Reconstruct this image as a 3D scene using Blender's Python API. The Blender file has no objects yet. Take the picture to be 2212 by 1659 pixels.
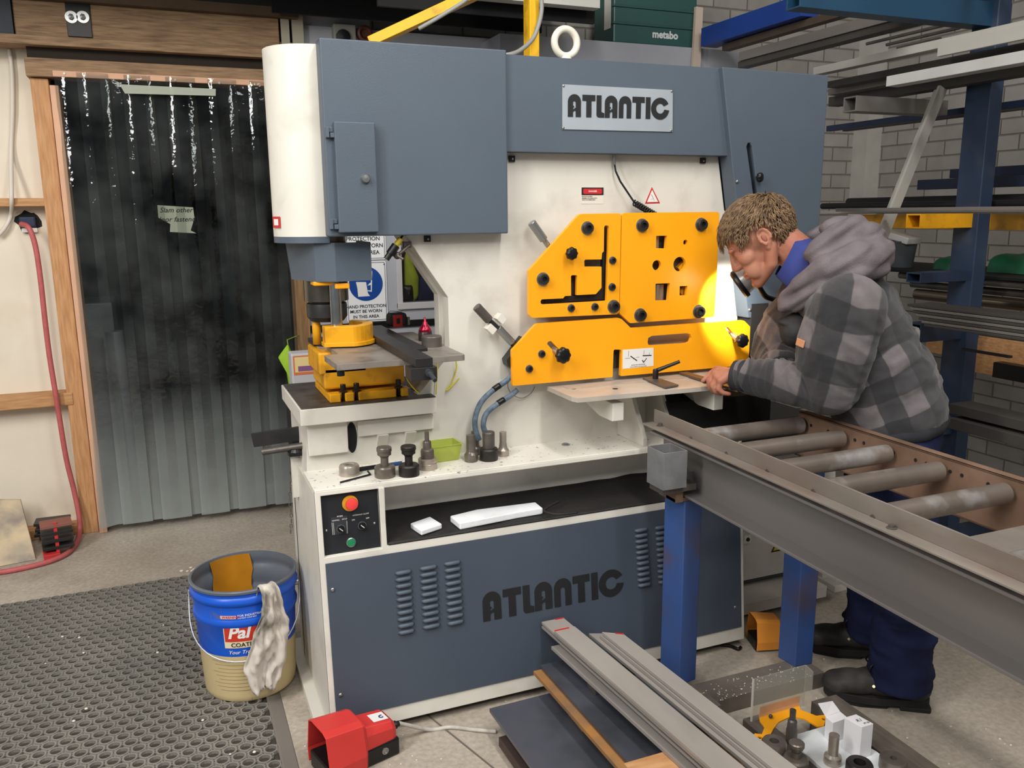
import bpy, bmesh, math, random
from mathutils import Vector, Matrix, noise
from mathutils.geometry import tessellate_polygon
SC = bpy.context.scene
COL = SC.collection
random.seed(7)

# ------------------------------------------------------------------ camera, world, lights, exposure
F_PX, YAW, PITCH, ROLL, CAM_H = 1827.87, 0.388140, 0.200239, 0.0094242, 1.5
_cy, _sy, _cp, _sp = math.cos(YAW), math.sin(YAW), math.cos(PITCH), math.sin(PITCH)
FWD = Vector((_sy*_cp, _cy*_cp, -_sp))
_r0 = Vector((_cy, -_sy, 0)); _d0 = FWD.cross(_r0)
RGT = math.cos(ROLL)*_r0 + math.sin(ROLL)*_d0
DWN = -math.sin(ROLL)*_r0 + math.cos(ROLL)*_d0
EYE = Vector((0, 0, CAM_H))
cam = bpy.data.cameras.new('camera'); camo = bpy.data.objects.new('camera', cam); COL.objects.link(camo)
cam.sensor_width = 36; cam.lens = F_PX/2212*36; cam.clip_start = 0.05; cam.clip_end = 60
camo.matrix_world = Matrix(((RGT.x, -DWN.x, -FWD.x, EYE.x), (RGT.y, -DWN.y, -FWD.y, EYE.y), (RGT.z, -DWN.z, -FWD.z, EYE.z), (0, 0, 0, 1)))
SC.camera = camo
SC.view_settings.view_transform = 'Standard'; SC.view_settings.look = 'None'
SC.view_settings.gamma = 1; SC.view_settings.use_curve_mapping = False
SC.view_settings.exposure = 0.2
wd = bpy.data.worlds.new('world'); SC.world = wd; wd.use_nodes = True
wd.node_tree.nodes['Background'].inputs[0].default_value = (0.85, 0.93, 1.0, 1)
wd.node_tree.nodes['Background'].inputs[1].default_value = 0.20
def area(name, loc, to, sx, sy, power, col=(1, .97, .92)):
    l = bpy.data.lights.new(name, 'AREA'); l.shape = 'RECTANGLE'; l.size = sx; l.size_y = sy; l.energy = power; l.color = col
    o = bpy.data.objects.new(name, l); COL.objects.link(o); o.location = loc
    o.rotation_euler = (Vector(to)-Vector(loc)).to_track_quat('-Z', 'Y').to_euler()
    return o
# rows of fluorescent battens under the workshop roof, above and behind the photographer
area('ceiling_batten_light', (-0.9, 0.9, 3.6), (-0.6, 2.0, 0), 0.25, 2.4, 58)
area('ceiling_batten_light', (1.15, 0.7, 3.6), (1.1, 2.0, 0), 0.25, 2.4, 54)
area('ceiling_batten_light', (0.2, -1.6, 3.6), (0.6, 1.5, 0.4), 2.4, 0.5, 48)
area('ceiling_batten_light', (-2.5, 0.6, 3.2), (-0.6, 3.6, 0.6), 0.4, 2.4, 105)
area('ceiling_batten_light', (2.9, 0.6, 3.7), (2.6, 2.0, 0), 0.25, 2.2, 22)

def ray(px, py): return (px-1106)*RGT + (py-829.5)*DWN + F_PX*FWD
def AY(px, py, Y): v = ray(px, py); return EYE + v*(Y/v.y)
def AX(px, py, X): v = ray(px, py); return EYE + v*(X/v.x)
def AZ(px, py, z): v = ray(px, py); return EYE + v*((z-CAM_H)/v.z)
def mpp(p): return (Vector(p)-EYE).dot(FWD)/F_PX      # metres that one pixel of the photograph spans at p

# ------------------------------------------------------------------ materials
def lin(c):
    f = lambda u: (u/255/12.92) if u <= 10 else ((u/255+0.055)/1.055)**2.4
    return (f(c[0]), f(c[1]), f(c[2]), 1)
MATS = {}
def mat(name, col, rough=.5, metal=0, var=0.0, vs=6, col2=None, bump=0, bs=60, spec=.5, stain=None, stain_amt=.5, ss=3, coat=0, stretch=None, trans=0, ior=1.45, emit=None, es=0):
    if name in MATS: return MATS[name]
    m = bpy.data.materials.new(name); m.use_nodes = True; nt = m.node_tree; b = nt.nodes['Principled BSDF']; L = nt.links.new
    c = lin(col); b.inputs['Roughness'].default_value = rough; b.inputs['Metallic'].default_value = metal
    b.inputs['Specular IOR Level'].default_value = spec; b.inputs['Coat Weight'].default_value = coat
    b.inputs['Transmission Weight'].default_value = trans; b.inputs['IOR'].default_value = ior
    b.inputs['Base Color'].default_value = c
    tc = None
    def coords():
        nonlocal tc
        if tc is None:
            t = nt.nodes.new('ShaderNodeTexCoord'); tc = t.outputs['Object']
            if stretch:
                mp = nt.nodes.new('ShaderNodeMapping'); mp.inputs['Scale'].default_value = stretch; L(tc, mp.inputs[0]); tc = mp.outputs[0]
        return tc
    def nz(scale, detail=6):
        n = nt.nodes.new('ShaderNodeTexNoise'); n.inputs['Scale'].default_value = scale; n.inputs['Detail'].default_value = detail; L(coords(), n.inputs['Vector']); return n.outputs['Fac']
    out = None
    if var or col2:
        r = nt.nodes.new('ShaderNodeValToRGB'); L(nz(vs), r.inputs[0])
        c2 = lin(col2) if col2 else None
        if c2: r.color_ramp.elements[0].color = c; r.color_ramp.elements[1].color = c2
        else:
            r.color_ramp.elements[0].color = tuple(x*(1-var) for x in c[:3])+(1,); r.color_ramp.elements[1].color = tuple(min(1, x*(1+var)) for x in c[:3])+(1,)
        r.color_ramp.elements[0].position = .35; r.color_ramp.elements[1].position = .65
        out = r.outputs[0]
    if stain:
        r = nt.nodes.new('ShaderNodeValToRGB'); L(nz(ss, 10), r.inputs[0])
        r.color_ramp.elements[0].position = .52; r.color_ramp.elements[1].position = .70
        r.color_ramp.elements[1].color = (stain_amt,)*3+(1,); r.color_ramp.elements[0].color = (0, 0, 0, 1)
        mx = nt.nodes.new('ShaderNodeMixRGB'); L(r.outputs[0], mx.inputs[0]); mx.inputs[2].default_value = lin(stain)
        if out: L(out, mx.inputs[1])
        else: mx.inputs[1].default_value = c
        out = mx.outputs[0]
    if out: L(out, b.inputs['Base Color'])
    if bump:
        bp = nt.nodes.new('ShaderNodeBump'); bp.inputs['Strength'].default_value = bump; bp.inputs['Distance'].default_value = .01; L(nz(bs), bp.inputs['Height']); L(bp.outputs[0], b.inputs['Normal'])
    if emit: b.inputs['Emission Color'].default_value = lin(emit); b.inputs['Emission Strength'].default_value = es
    MATS[name] = m
    return m
M_WHITE = mat('white_paint', (216, 212, 202), .42, var=.03, vs=4, stain=(150, 140, 125), stain_amt=.25, ss=9)
M_GREY = mat('blue_grey_paint', (80, 91, 103), .5, var=.05, vs=3, bump=.12, bs=350)
M_PANEL = mat('dark_blue_grey_paint', (70, 79, 92), .45, var=.06, vs=3, bump=.1, bs=350)
M_YEL = mat('orange_yellow_paint', (250, 168, 22), .35, var=.02, vs=5)
M_YELD = mat('worn_yellow_paint', (226, 160, 22), .4, var=.06, vs=9, stain=(120, 80, 20), stain_amt=.5, ss=16)
M_BLACK = mat('black_plastic', (18, 18, 20), .35)
M_BLK = mat('black_oxide_steel', (46, 45, 45), .42, metal=.3, var=.15, vs=20)
M_STEEL = mat('bright_steel', (172, 168, 162), .3, metal=.6, var=.1, vs=12, bump=.05, bs=200)
M_STEELD = mat('worn_dark_steel', (98, 92, 87), .42, metal=.45, var=.25, vs=14, bump=.1, bs=120)
M_ZINC = mat('zinc_plated', (158, 160, 158), .26, metal=.8)
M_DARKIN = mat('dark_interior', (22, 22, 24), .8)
M_LABEL = mat('label_white', (232, 230, 226), .5)
M_INK = mat('printed_black', (30, 30, 32), .6)
M_RED = mat('printed_red', (196, 40, 40), .5)
M_PLATE = mat('brushed_nameplate', (176, 184, 192), .4, metal=.35, var=.05, vs=8)
M_RUBBER = mat('black_rubber', (36, 34, 33), .65, var=.2, vs=8, bump=.1, bs=90)

# ------------------------------------------------------------------ mesh helpers
class MB:
    def __init__(s): s.v = []; s.f = []
    def add(s, vs, fs):
        o = len(s.v); s.v += [tuple(v) for v in vs]; s.f += [tuple(i+o for i in f) for f in fs]; return s
    def box(s, a, b):          # two opposite corners
        x0, y0, z0 = (min(a[i], b[i]) for i in range(3)); x1, y1, z1 = (max(a[i], b[i]) for i in range(3))
        return s.add([(x0,y0,z0),(x1,y0,z0),(x1,y1,z0),(x0,y1,z0),(x0,y0,z1),(x1,y0,z1),(x1,y1,z1),(x0,y1,z1)],
                     [(0,3,2,1),(4,5,6,7),(0,1,5,4),(1,2,6,5),(2,3,7,6),(3,0,4,7)])
    def obox(s, c, ax, ay, az):   # oriented box: centre and three half-axis vectors
        c, ax, ay, az = (Vector(q) for q in (c, ax, ay, az))
        if ax.cross(ay).dot(az) < 0: ax = -ax
        vs = [c+sx*ax+sy*ay+sz*az for sz in (-1, 1) for sx, sy in ((-1,-1),(1,-1),(1,1),(-1,1))]
        return s.add(vs, [(0,3,2,1),(4,5,6,7),(0,1,5,4),(1,2,6,5),(2,3,7,6),(3,0,4,7)])
    def bar(s, a, b, w, h, up=(0,0,1)):   # box beam from a to b, w across, h along up
        a, b = Vector(a), Vector(b); d = (b-a); u = Vector(up); x = d.cross(u).normalized(); u = x.cross(d).normalized()
        return s.obox((a+b)/2, x*w/2, d/2, u*h/2)
    def poly(s, outer, holes, org, ux, uy, dz):   # flat polygon with holes in plane (org,ux,uy), extruded by vector dz
        org, ux, uy, dz = Vector(org), Vector(ux), Vector(uy), Vector(dz)
        def area2(p): return sum(p[i][0]*p[(i+1) % len(p)][1]-p[(i+1) % len(p)][0]*p[i][1] for i in range(len(p)))
        outer = list(outer) if area2(outer) > 0 else list(outer)[::-1]
        hs = [list(h) if area2(h) < 0 else list(h)[::-1] for h in holes]
        loops = [outer]+hs; flat = [q for l in loops for q in l]
        tris = tessellate_polygon([[Vector((q[0], q[1], 0)) for q in l] for l in loops])
        n = len(flat); P = [org+ux*q[0]+uy*q[1] for q in flat]
        flip = ux.cross(uy).dot(dz) > 0
        fs = []
        for t in tris:
            a, b, c = (flat[i] for i in t)
            t = tuple(t)
            if (b[0]-a[0])*(c[1]-a[1])-(b[1]-a[1])*(c[0]-a[0]) < 0: t = t[::-1]
            if flip: fs.append(t[::-1]); fs.append(tuple(i+n for i in t))
            else: fs.append(t); fs.append(tuple(i+n for i in t[::-1]))
        o = 0
        for l in loops:
            k = len(l)
            for i in range(k):
                a, b = o+i, o+(i+1) % k
                fs.append((a, b, b+n, a+n) if flip else (a, a+n, b+n, b))
            o += k
        return s.add(P+[p+dz for p in P], fs)
    def tube(s, pts, r, n=10, cap=True, closed=False):
        pts = [Vector(p) for p in pts]; m = len(pts)
        rr = r if isinstance(r, (list, tuple)) else [r]*m
        prev = None; rings = []
        for i in range(m):
            if closed: t = pts[(i+1) % m]-pts[i-1]
            else: t = pts[min(i+1, m-1)]-pts[max(i-1, 0)]
            t = t.normalized() if t.length > 1e-9 else Vector((0, 0, 1))
            if prev is None:
                u = t.orthogonal().normalized()
            else:
                u = (prev - t*prev.dot(t)); u = u.normalized() if u.length > 1e-6 else t.orthogonal().normalized()
            prev = u; w = t.cross(u)
            rings.append([pts[i]+(u*math.cos(2*math.pi*k/n)+w*math.sin(2*math.pi*k/n))*rr[i] for k in range(n)])
        fs = []; M = m if closed else m-1
        for i in range(M):
            j = (i+1) % m
            for k in range(n): fs.append((i*n+k, i*n+(k+1) % n, j*n+(k+1) % n, j*n+k))
        if cap and not closed: fs.append(tuple(range(n))[::-1]); fs.append(tuple((m-1)*n+k for k in range(n)))
        return s.add([v for q in rings for v in q], fs)
    def lathe(s, prof, c, axis=(0,0,1), n=28, a0=0, a1=2*math.pi, caps=True):  # prof: (radius, height along axis)
        c = Vector(c); az = Vector(axis).normalized(); ax = az.orthogonal().normalized(); ay = az.cross(ax)
        full = abs(a1-a0-2*math.pi) < 1e-6; nn = n if full else n+1
        vs = []; fs = []
        for r, h in prof:
            for k in range(nn):
                a = a0+(a1-a0)*k/n; vs.append(c+az*h+(ax*math.cos(a)+ay*math.sin(a))*r)
        for i in range(len(prof)-1):
            for k in range(n):
                k2 = (k+1) % nn; fs.append((i*nn+k, i*nn+k2, (i+1)*nn+k2, (i+1)*nn+k))
        if caps and full:
            if prof[0][0] > 1e-5: fs.append(tuple(range(nn))[::-1])
            if prof[-1][0] > 1e-5: fs.append(tuple((len(prof)-1)*nn+k for k in range(nn)))
        return s.add(vs, fs)
    def ball(s, c, r, n=12, m=8, sc=(1,1,1), rot=None):
        vs = []; fs = []
        for i in range(m+1):
            t = math.pi*i/m
            for k in range(n):
                a = 2*math.pi*k/n; v = Vector((math.sin(t)*math.cos(a)*sc[0], math.sin(t)*math.sin(a)*sc[1], math.cos(t)*sc[2]))*r
                if rot: v = rot @ v
                vs.append(Vector(c)+v)
        for i in range(m):
            for k in range(n): fs.append((i*n+k, (i+1)*n+k, (i+1)*n+(k+1) % n, i*n+(k+1) % n))
        return s.add(vs, fs)

ORG = {}
def _link(o, parent):
    COL.objects.link(o)
    if parent is not None:
        o.parent = parent; o.location = -ORG[parent.name]; ORG[o.name] = Vector((0, 0, 0))
    else: ORG[o.name] = Vector((0, 0, 0))
    return o
def build(name, mb, m, parent=None, bevel=0, smooth=False, seg=2, weld=False, auto=None, label=None):
    me = bpy.data.meshes.new(name); me.from_pydata([tuple(v) for v in mb.v], [], mb.f); me.validate()
    if weld:
        bm = bmesh.new(); bm.from_mesh(me); bmesh.ops.remove_doubles(bm, verts=bm.verts, dist=1e-5); bmesh.ops.recalc_face_normals(bm, faces=bm.faces); bm.to_mesh(me); bm.free()
    for mm in (m if isinstance(m, (list, tuple)) else [m]): me.materials.append(mm)
    o = bpy.data.objects.new(name, me); _link(o, parent)
    if smooth:
        me.shade_smooth()
        if auto: me.set_sharp_from_angle(angle=math.radians(auto))
    if bevel:
        md = o.modifiers.new('bevel', 'BEVEL'); md.width = bevel; md.segments = seg; md.limit_method = 'ANGLE'; md.angle_limit = math.radians(40)
    if label: o['label'] = label
    return o
def thing(name, label, cat, loc=(0,0,0), group=None):
    o = bpy.data.objects.new(name, None); o.empty_display_size = .05; COL.objects.link(o); o.location = loc; ORG[o.name] = Vector(loc)
    o['label'] = label; o['category'] = cat
    if group: o['group'] = group
    return o
def tag(o, label, cat, group=None, kind=None):
    o['label'] = label; o['category'] = cat
    if group: o['group'] = group
    if kind: o['kind'] = kind
    return o
def struct(o): o['kind'] = 'structure'; return o
def rnd(pts, r, n=4):        # round the corners of a 2-D polygon; r one radius or a list
    out = []; k = len(pts)
    for i in range(k):
        p, a, b = Vector(pts[i]), Vector(pts[i-1]), Vector(pts[(i+1) % k]); ri = r[i] if isinstance(r, (list, tuple)) else r
        if ri <= 0: out.append(tuple(p)); continue
        da, db = (a-p), (b-p); ri = min(ri, da.length*.45, db.length*.45)
        s, e = p+da.normalized()*ri, p+db.normalized()*ri
        for j in range(n+1):
            t = j/n; out.append(tuple(s*(1-t)**2+p*2*t*(1-t)+e*t*t))
    return out
def pxy(pts, Y): return [(q.x, q.z) for q in (AY(x, y, Y) for x, y in pts)]
def circ(c, r, n=24): return [(c[0]+r*math.cos(2*math.pi*i/n), c[1]+r*math.sin(2*math.pi*i/n)) for i in range(n)]
def plateY(pts, Y, th, holes=(), px=True, r=0, mb=None):
    p = pxy(pts, Y) if px else pts
    if r: p = rnd(p, r)
    return (mb or MB()).poly(p, holes, (0, Y, 0), (1, 0, 0), (0, 0, 1), (0, th, 0))
def text_mb(body, size, org, ux, uy, depth=.0006, align='CENTER', bold=0, shear=0):
    cu = bpy.data.curves.new('t', 'FONT'); cu.body = body; cu.size = 1; cu.align_x = align; cu.align_y = 'CENTER'; cu.offset = bold; cu.shear = shear; cu.resolution_u = 3
    o = bpy.data.objects.new('t', cu); COL.objects.link(o)
    dg = bpy.context.evaluated_depsgraph_get(); me = bpy.data.meshes.new_from_object(o.evaluated_get(dg))
    org, ux, uy = Vector(org), Vector(ux).normalized(), Vector(uy).normalized(); nrm = ux.cross(uy)
    mb = MB(); mb.add([org+ux*v.co.x*size+uy*v.co.y*size+nrm*depth for v in me.vertices], [tuple(p.vertices) for p in me.polygons])
    bpy.data.objects.remove(o); bpy.data.curves.remove(cu); bpy.data.meshes.remove(me)
    return mb
XA, ZA = Vector((1, 0, 0)), Vector((0, 0, 1))
def arc(cx, cy, r, a0, a1, n=8): return [(cx+r*math.cos(math.radians(a0+(a1-a0)*i/n)), cy+r*math.sin(math.radians(a0+(a1-a0)*i/n))) for i in range(n+1)]
def logo(org, ux, uy, h, depth=.0012):   # the machine maker's block lettering, total width 5.32 h
    mb = MB(); org, ux, uy = Vector(org), Vector(ux).normalized(), Vector(uy).normalized(); nrm = ux.cross(uy)
    def put(x, o, hs=()): mb.poly([(x*h+p[0]*h, p[1]*h) for p in o], [[(x*h+p[0]*h, p[1]*h) for p in q] for q in hs], org+nrm*depth, ux, uy, -nrm*depth*.9)
    archA = [(0,0)]+[(0,.66)]+arc(.33,.66,.33,180,0,12)[1:]+[(.66,0),(.40,0),(.40,.24),(.36,.28),(.30,.24),(.26,.20),(.26,0)]
    holeA = [(.26,.36),(.31,.33),(.36,.40),(.40,.37),(.40,.62)]+arc(.33,.62,.07,0,180,6)[1:]+[(.26,.50),(.32,.45)]
    N = [(0,0),(0,.66)]+arc(.33,.66,.33,180,0,12)[1:]+[(.66,0),(.42,0),(.42,.58)]+arc(.33,.58,.09,0,180,6)[1:]+[(.24,0)]
    T = [(.2,0),(.2,.72),(0,.72),(0,.98),(.66,.98),(.66,.72),(.46,.72),(.46,0)]
    Lt = rnd([(0,0),(.40,0),(.40,.2),(.25,.24),(.25,.98),(0,.98)], [.14,0,0,.04,0,0])
    C = arc(.44,.48,.5,40,353,26)+[(.60,.42)]+arc(.44,.48,.22,340,50,16)+[(.66,.60),(.93,.60)][:0]
    put(0, archA, [holeA]); put(.74, T); put(1.47, Lt); put(1.90, archA, [holeA]); put(2.64, N); put(3.36, T); put(4.09, [(0,0),(.25,0),(.25,.98),(0,.98)])
    Cp = arc(.44,.48,.5,28,352,28)+arc(.44,.48,.23,350,28,18)
    put(4.44, Cp)
    return mb
# ------------------------------------------------------------------ room shell
def shader(name):
    m = bpy.data.materials.new(name); m.use_nodes = True
    return m, m.node_tree, m.node_tree.nodes['Principled BSDF']
def floor_material():
    m, nt, b = shader('concrete_floor'); N, L = nt.nodes.new, nt.links.new
    tc = N('ShaderNodeTexCoord')
    def noise_(s, d=8, rough=.6):
        n = N('ShaderNodeTexNoise'); n.inputs['Scale'].default_value = s; n.inputs['Detail'].default_value = d; n.inputs['Roughness'].default_value = rough; L(tc.outputs['Object'], n.inputs['Vector']); return n.outputs['Fac']
    def ramp(src, p0, c0, p1, c1):
        r = N('ShaderNodeValToRGB'); L(src, r.inputs[0]); r.color_ramp.elements[0].position = p0; r.color_ramp.elements[1].position = p1
        r.color_ramp.elements[0].color = lin(c0); r.color_ramp.elements[1].color = lin(c1); return r.outputs[0]
    base = ramp(noise_(2.2), .3, (166, 154, 139), .7, (192, 182, 168))
    fine = ramp(noise_(60, 4), .3, (200, 200, 200), .7, (255, 255, 255))
    mx = N('ShaderNodeMixRGB'); mx.blend_type = 'MULTIPLY'; mx.inputs[0].default_value = .7; L(base, mx.inputs[1]); L(fine, mx.inputs[2])
    st = N('ShaderNodeValToRGB'); L(noise_(1.3, 10, .7), st.inputs[0]); st.color_ramp.elements[0].position = .52; st.color_ramp.elements[1].position = .72
    st.color_ramp.elements[0].color = (0, 0, 0, 1); st.color_ramp.elements[1].color = (.55,)*3+(1,)
    m2 = N('ShaderNodeMixRGB'); L(st.outputs[0], m2.inputs[0]); L(mx.outputs[0], m2.inputs[1]); m2.inputs[2].default_value = lin((96, 86, 74))
    sp = N('ShaderNodeValToRGB'); L(noise_(45, 2), sp.inputs[0]); sp.color_ramp.elements[0].position = .755; sp.color_ramp.elements[1].position = .775
    sp.color_ramp.elements[0].color = (0, 0, 0, 1)
    m3 = N('ShaderNodeMixRGB'); L(sp.outputs[0], m3.inputs[0]); L(m2.outputs[0], m3.inputs[1]); m3.inputs[2].default_value = lin((215, 210, 200))
    L(m3.outputs[0], b.inputs['Base Color']); b.inputs['Roughness'].default_value = .7
    bp = N('ShaderNodeBump'); bp.inputs['Strength'].default_value = .15; bp.inputs['Distance'].default_value = .01; L(noise_(80, 4), bp.inputs['Height']); L(bp.outputs[0], b.inputs['Normal'])
    return m
struct(build('floor', MB().box((-3, -1.5, -.1), (5.2, 7.2, 0)), floor_material()))
mb = MB()
mb.tube([(.62, 2.3, .0005), (.83, 1.6, .0005)], .003, 4)
struct(build('trim_1', mb, mat('slab_joint', (105, 98, 90), .9)))

def brick_material(name, along):
    m, nt, b = shader(name); N, L = nt.nodes.new, nt.links.new
    tc = N('ShaderNodeTexCoord'); sx = N('ShaderNodeSeparateXYZ'); L(tc.outputs['Object'], sx.inputs[0])
    cx = N('ShaderNodeCombineXYZ'); L(sx.outputs[along], cx.inputs[0]); L(sx.outputs[2], cx.inputs[1])
    br = N('ShaderNodeTexBrick'); L(cx.outputs[0], br.inputs['Vector']); br.inputs['Scale'].default_value = 1
    br.inputs['Brick Width'].default_value = .24; br.inputs['Row Height'].default_value = .086; br.inputs['Mortar Size'].default_value = .007; br.inputs['Mortar Smooth'].default_value = .8
    br.inputs['Color1'].default_value = lin((188, 184, 177)); br.inputs['Color2'].default_value = lin((174, 169, 161)); br.inputs['Mortar'].default_value = lin((140, 134, 126))
    n = N('ShaderNodeTexNoise'); n.inputs['Scale'].default_value = 9; n.inputs['Detail'].default_value = 8; L(tc.outputs['Object'], n.inputs['Vector'])
    mx = N('ShaderNodeMixRGB'); mx.blend_type = 'MULTIPLY'; mx.inputs[0].default_value = .35; L(br.outputs['Color'], mx.inputs[1]); L(n.outputs['Fac'], mx.inputs[2])
    L(mx.outputs[0], b.inputs['Base Color']); b.inputs['Roughness'].default_value = .8
    bp = N('ShaderNodeBump'); bp.inputs['Strength'].default_value = .6; bp.inputs['Distance'].default_value = .01; bp.invert = True; L(br.outputs['Fac'], bp.inputs['Height']); L(bp.outputs[0], b.inputs['Normal'])
    return m
struct(build('wall_back', MB().box((1.0, 4.45, 0), (4.5, 4.6, 3.9)), brick_material('painted_brick_back', 0)))
struct(build('wall_right', MB().box((4.36, -1.5, 0), (4.5, 4.45, 3.9)), brick_material('painted_brick_right', 1)))
struct(build('trim_2', MB().box((4.24, 4.33, 0), (4.36, 4.45, 3.9)), mat('painted_pilaster', (196, 192, 184), .8, var=.08)))
struct(build('ceiling', MB().box((-3, -1.5, 3.9), (5.2, 7.2, 4.0)), mat('dark_roof', (70, 70, 72), .9)))
M_PLASTER = mat('plaster_sheet', (226, 216, 198), .75, var=.05, vs=3, stain=(176, 158, 132), stain_amt=.35, ss=3, bump=.05, bs=20)
M_TIMBER = mat('raw_pine', (196, 150, 104), .65, col2=(172, 124, 80), vs=5, stretch=(2, 8, 22), bump=.05, bs=60)
M_TIMBER2 = mat('weathered_pine', (162, 132, 100), .7, col2=(134, 106, 78), vs=5, stretch=(2, 8, 22), stain=(90, 70, 52), stain_amt=.6, ss=4)
M_TIMBERV = mat('upright_pine', (200, 152, 106), .65, col2=(178, 128, 84), vs=5, stretch=(22, 8, 2), bump=.05, bs=60)
M_PINK = mat('pinkish_primed_trim', (214, 168, 138), .6, var=.04, vs=8)
YW = 4.36
struct(build('wall_left', MB().box((-3.0, YW+.09, 0), (-.40, YW+.2, 3.2)), M_PLASTER))
xj = AY(107, 176, YW).x
struct(build('trim_3', MB().box((-3.0, YW, AY(50, 446, YW).z), (xj-.05, YW+.09, AY(50, 428, YW).z)), M_TIMBER, bevel=.003))
struct(build('trim_4', MB().box((-3.0, YW-.01, AY(80, 880, YW).z), (xj-.05, YW+.09, AY(80, 853, YW).z)), M_TIMBER, bevel=.003))
struct(build('trim_5', MB().box((-3.0, YW, 0), (xj-.02, YW+.09, .045)), M_TIMBER, bevel=.003))
d1 = thing('door_1', 'timber framed doorway hung with a clear strip curtain', 'doorway', (xj, YW, 0)); struct(d1)
build('jamb', MB().box((xj-.075, YW-.005, 0), (xj-.004, YW+.1, 2.09)), M_TIMBERV, d1, bevel=.003)
build('jamb_lining', MB().box((xj, YW-.03, 0), (xj+.035, YW+.1, 2.06)), M_PINK, d1, bevel=.002)
xr = AY(652, 680, YW).x
build('jamb', MB().box((xr-.03, YW-.02, 0), (xr+.035, YW+.1, 2.3)), M_TIMBERV, d1, bevel=.003)
z1, z0 = AY(100, 128, YW).z, AY(100, 168, YW).z
build('header', MB().box((xj-.085, YW-.035, z0), (xr+.03, YW+.08, z1)), M_TIMBER2, d1, bevel=.003)
z3, z2 = AY(140, 157, YW).z, AY(140, 170, YW).z
hl = build('curtain_rail', MB().box((xj+.02, YW-.055, z2), (xr-.02, YW-.036, z3)), M_PINK, d1, bevel=.002)
mb = MB()
for px, py in ((139, 159), (280, 167), (379, 173), (474, 179)): mb.ball(AY(px, py, YW-.056), .006, 8, 6)
build('screw', mb, mat('white_screw_cap', (240, 238, 232), .4), hl)
# the lintel beam above with its steel hanger strap
zb1, zb0 = AY(300, 22, YW).z, AY(300, 95, YW).z
struct(build('trim_6', MB().box((AY(32, 40, YW).x, YW-.045, zb0), (AY(600, 70, YW).x, YW+.06, zb1)), M_TIMBER2, bevel=.004))
struct(build('trim_7', MB().box((-3, YW-.075, zb0-.04), (AY(600, 100, YW).x+.03, YW+.06, zb0-.002)), M_TIMBER2, bevel=.003))
struct(build('trim_8', MB().box((-3, YW-.06, zb0), (AY(30, 40, YW).x, YW+.04, zb1+.02)), mat('faded_slate_beam', (62, 68, 74), .7, var=.1)))
struct(build('trim_9', MB().box((-3, YW-.09, zb1), (AY(640, 70, YW).x, YW+.06, zb1+.04)), mat('old_dark_timber', (92, 74, 56), .8, var=.15, vs=6)))
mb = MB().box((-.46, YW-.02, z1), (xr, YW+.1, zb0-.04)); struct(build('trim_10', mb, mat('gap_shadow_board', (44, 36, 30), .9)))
strap = thing('steel_strap', 'black steel hanger strap bolted to the timber beam at the top left', 'bracket', AY(170, 45, YW-.05))
sx0, sx1 = AY(143, 40, YW-.05).x, AY(196, 40, YW-.05).x
build('plate', MB().box((sx0, YW-.053, AY(170, 80, YW-.05).z), (sx1, YW-.046, AY(170, -30, YW-.05).z)), M_BLACK, strap, bevel=.002)
for px in (154, 179):
    c = AY(px, 37, YW-.055); b = build('washer', MB().lathe([(.0, 0), (.025, 0), (.025, .004), (0, .004)], c, (0, -1, 0)), M_ZINC, strap)
    build('bolt', MB().lathe([(.012, 0), (.012, .012), (0, .014)], c+Vector((0, -.004, 0)), (0, -1, 0), 6), mat('dull_bolt', (120, 122, 124), .4, metal=.8), b)
struct(build('trim_16', MB().box((AY(604, 60, YW).x, YW-.04, 2.05), (AY(622, 60, YW).x, YW-.02, 2.42)).box((AY(628, 60, YW).x, YW-.04, 2.05), (AY(652, 60, YW).x, YW-.02, 2.42)), mat('pale_upright', (176, 170, 150), .7)))
struct(build('wall_front', MB().box((xr+.035, YW+.02, 0), (1.05, YW+.1, 2.5)), mat('grey_partition', (168, 170, 178), .6, var=.03)))
# grey partition with a window behind the machine
# mezzanine slab above
struct(build('trim_11', MB().box((-3, 3.55, 2.52), (2.0, 4.45, 2.6)).box((.56, 4.2, AY(900, 50, 4.2).z), (1.9, 4.22, 2.52)), mat('dark_mezzanine', (16, 16, 18), .9)))
# dim back room behind the curtain
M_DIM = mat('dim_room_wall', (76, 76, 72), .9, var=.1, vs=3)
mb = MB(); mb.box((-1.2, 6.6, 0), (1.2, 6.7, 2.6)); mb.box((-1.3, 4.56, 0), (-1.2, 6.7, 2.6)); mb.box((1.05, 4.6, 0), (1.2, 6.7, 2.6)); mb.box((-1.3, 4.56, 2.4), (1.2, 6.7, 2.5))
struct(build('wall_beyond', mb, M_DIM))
struct(build('trim_12', MB().box((-.46, YW+.1, z1-.02), (1.05, YW+.22, 2.6)), M_DIM))

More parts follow.
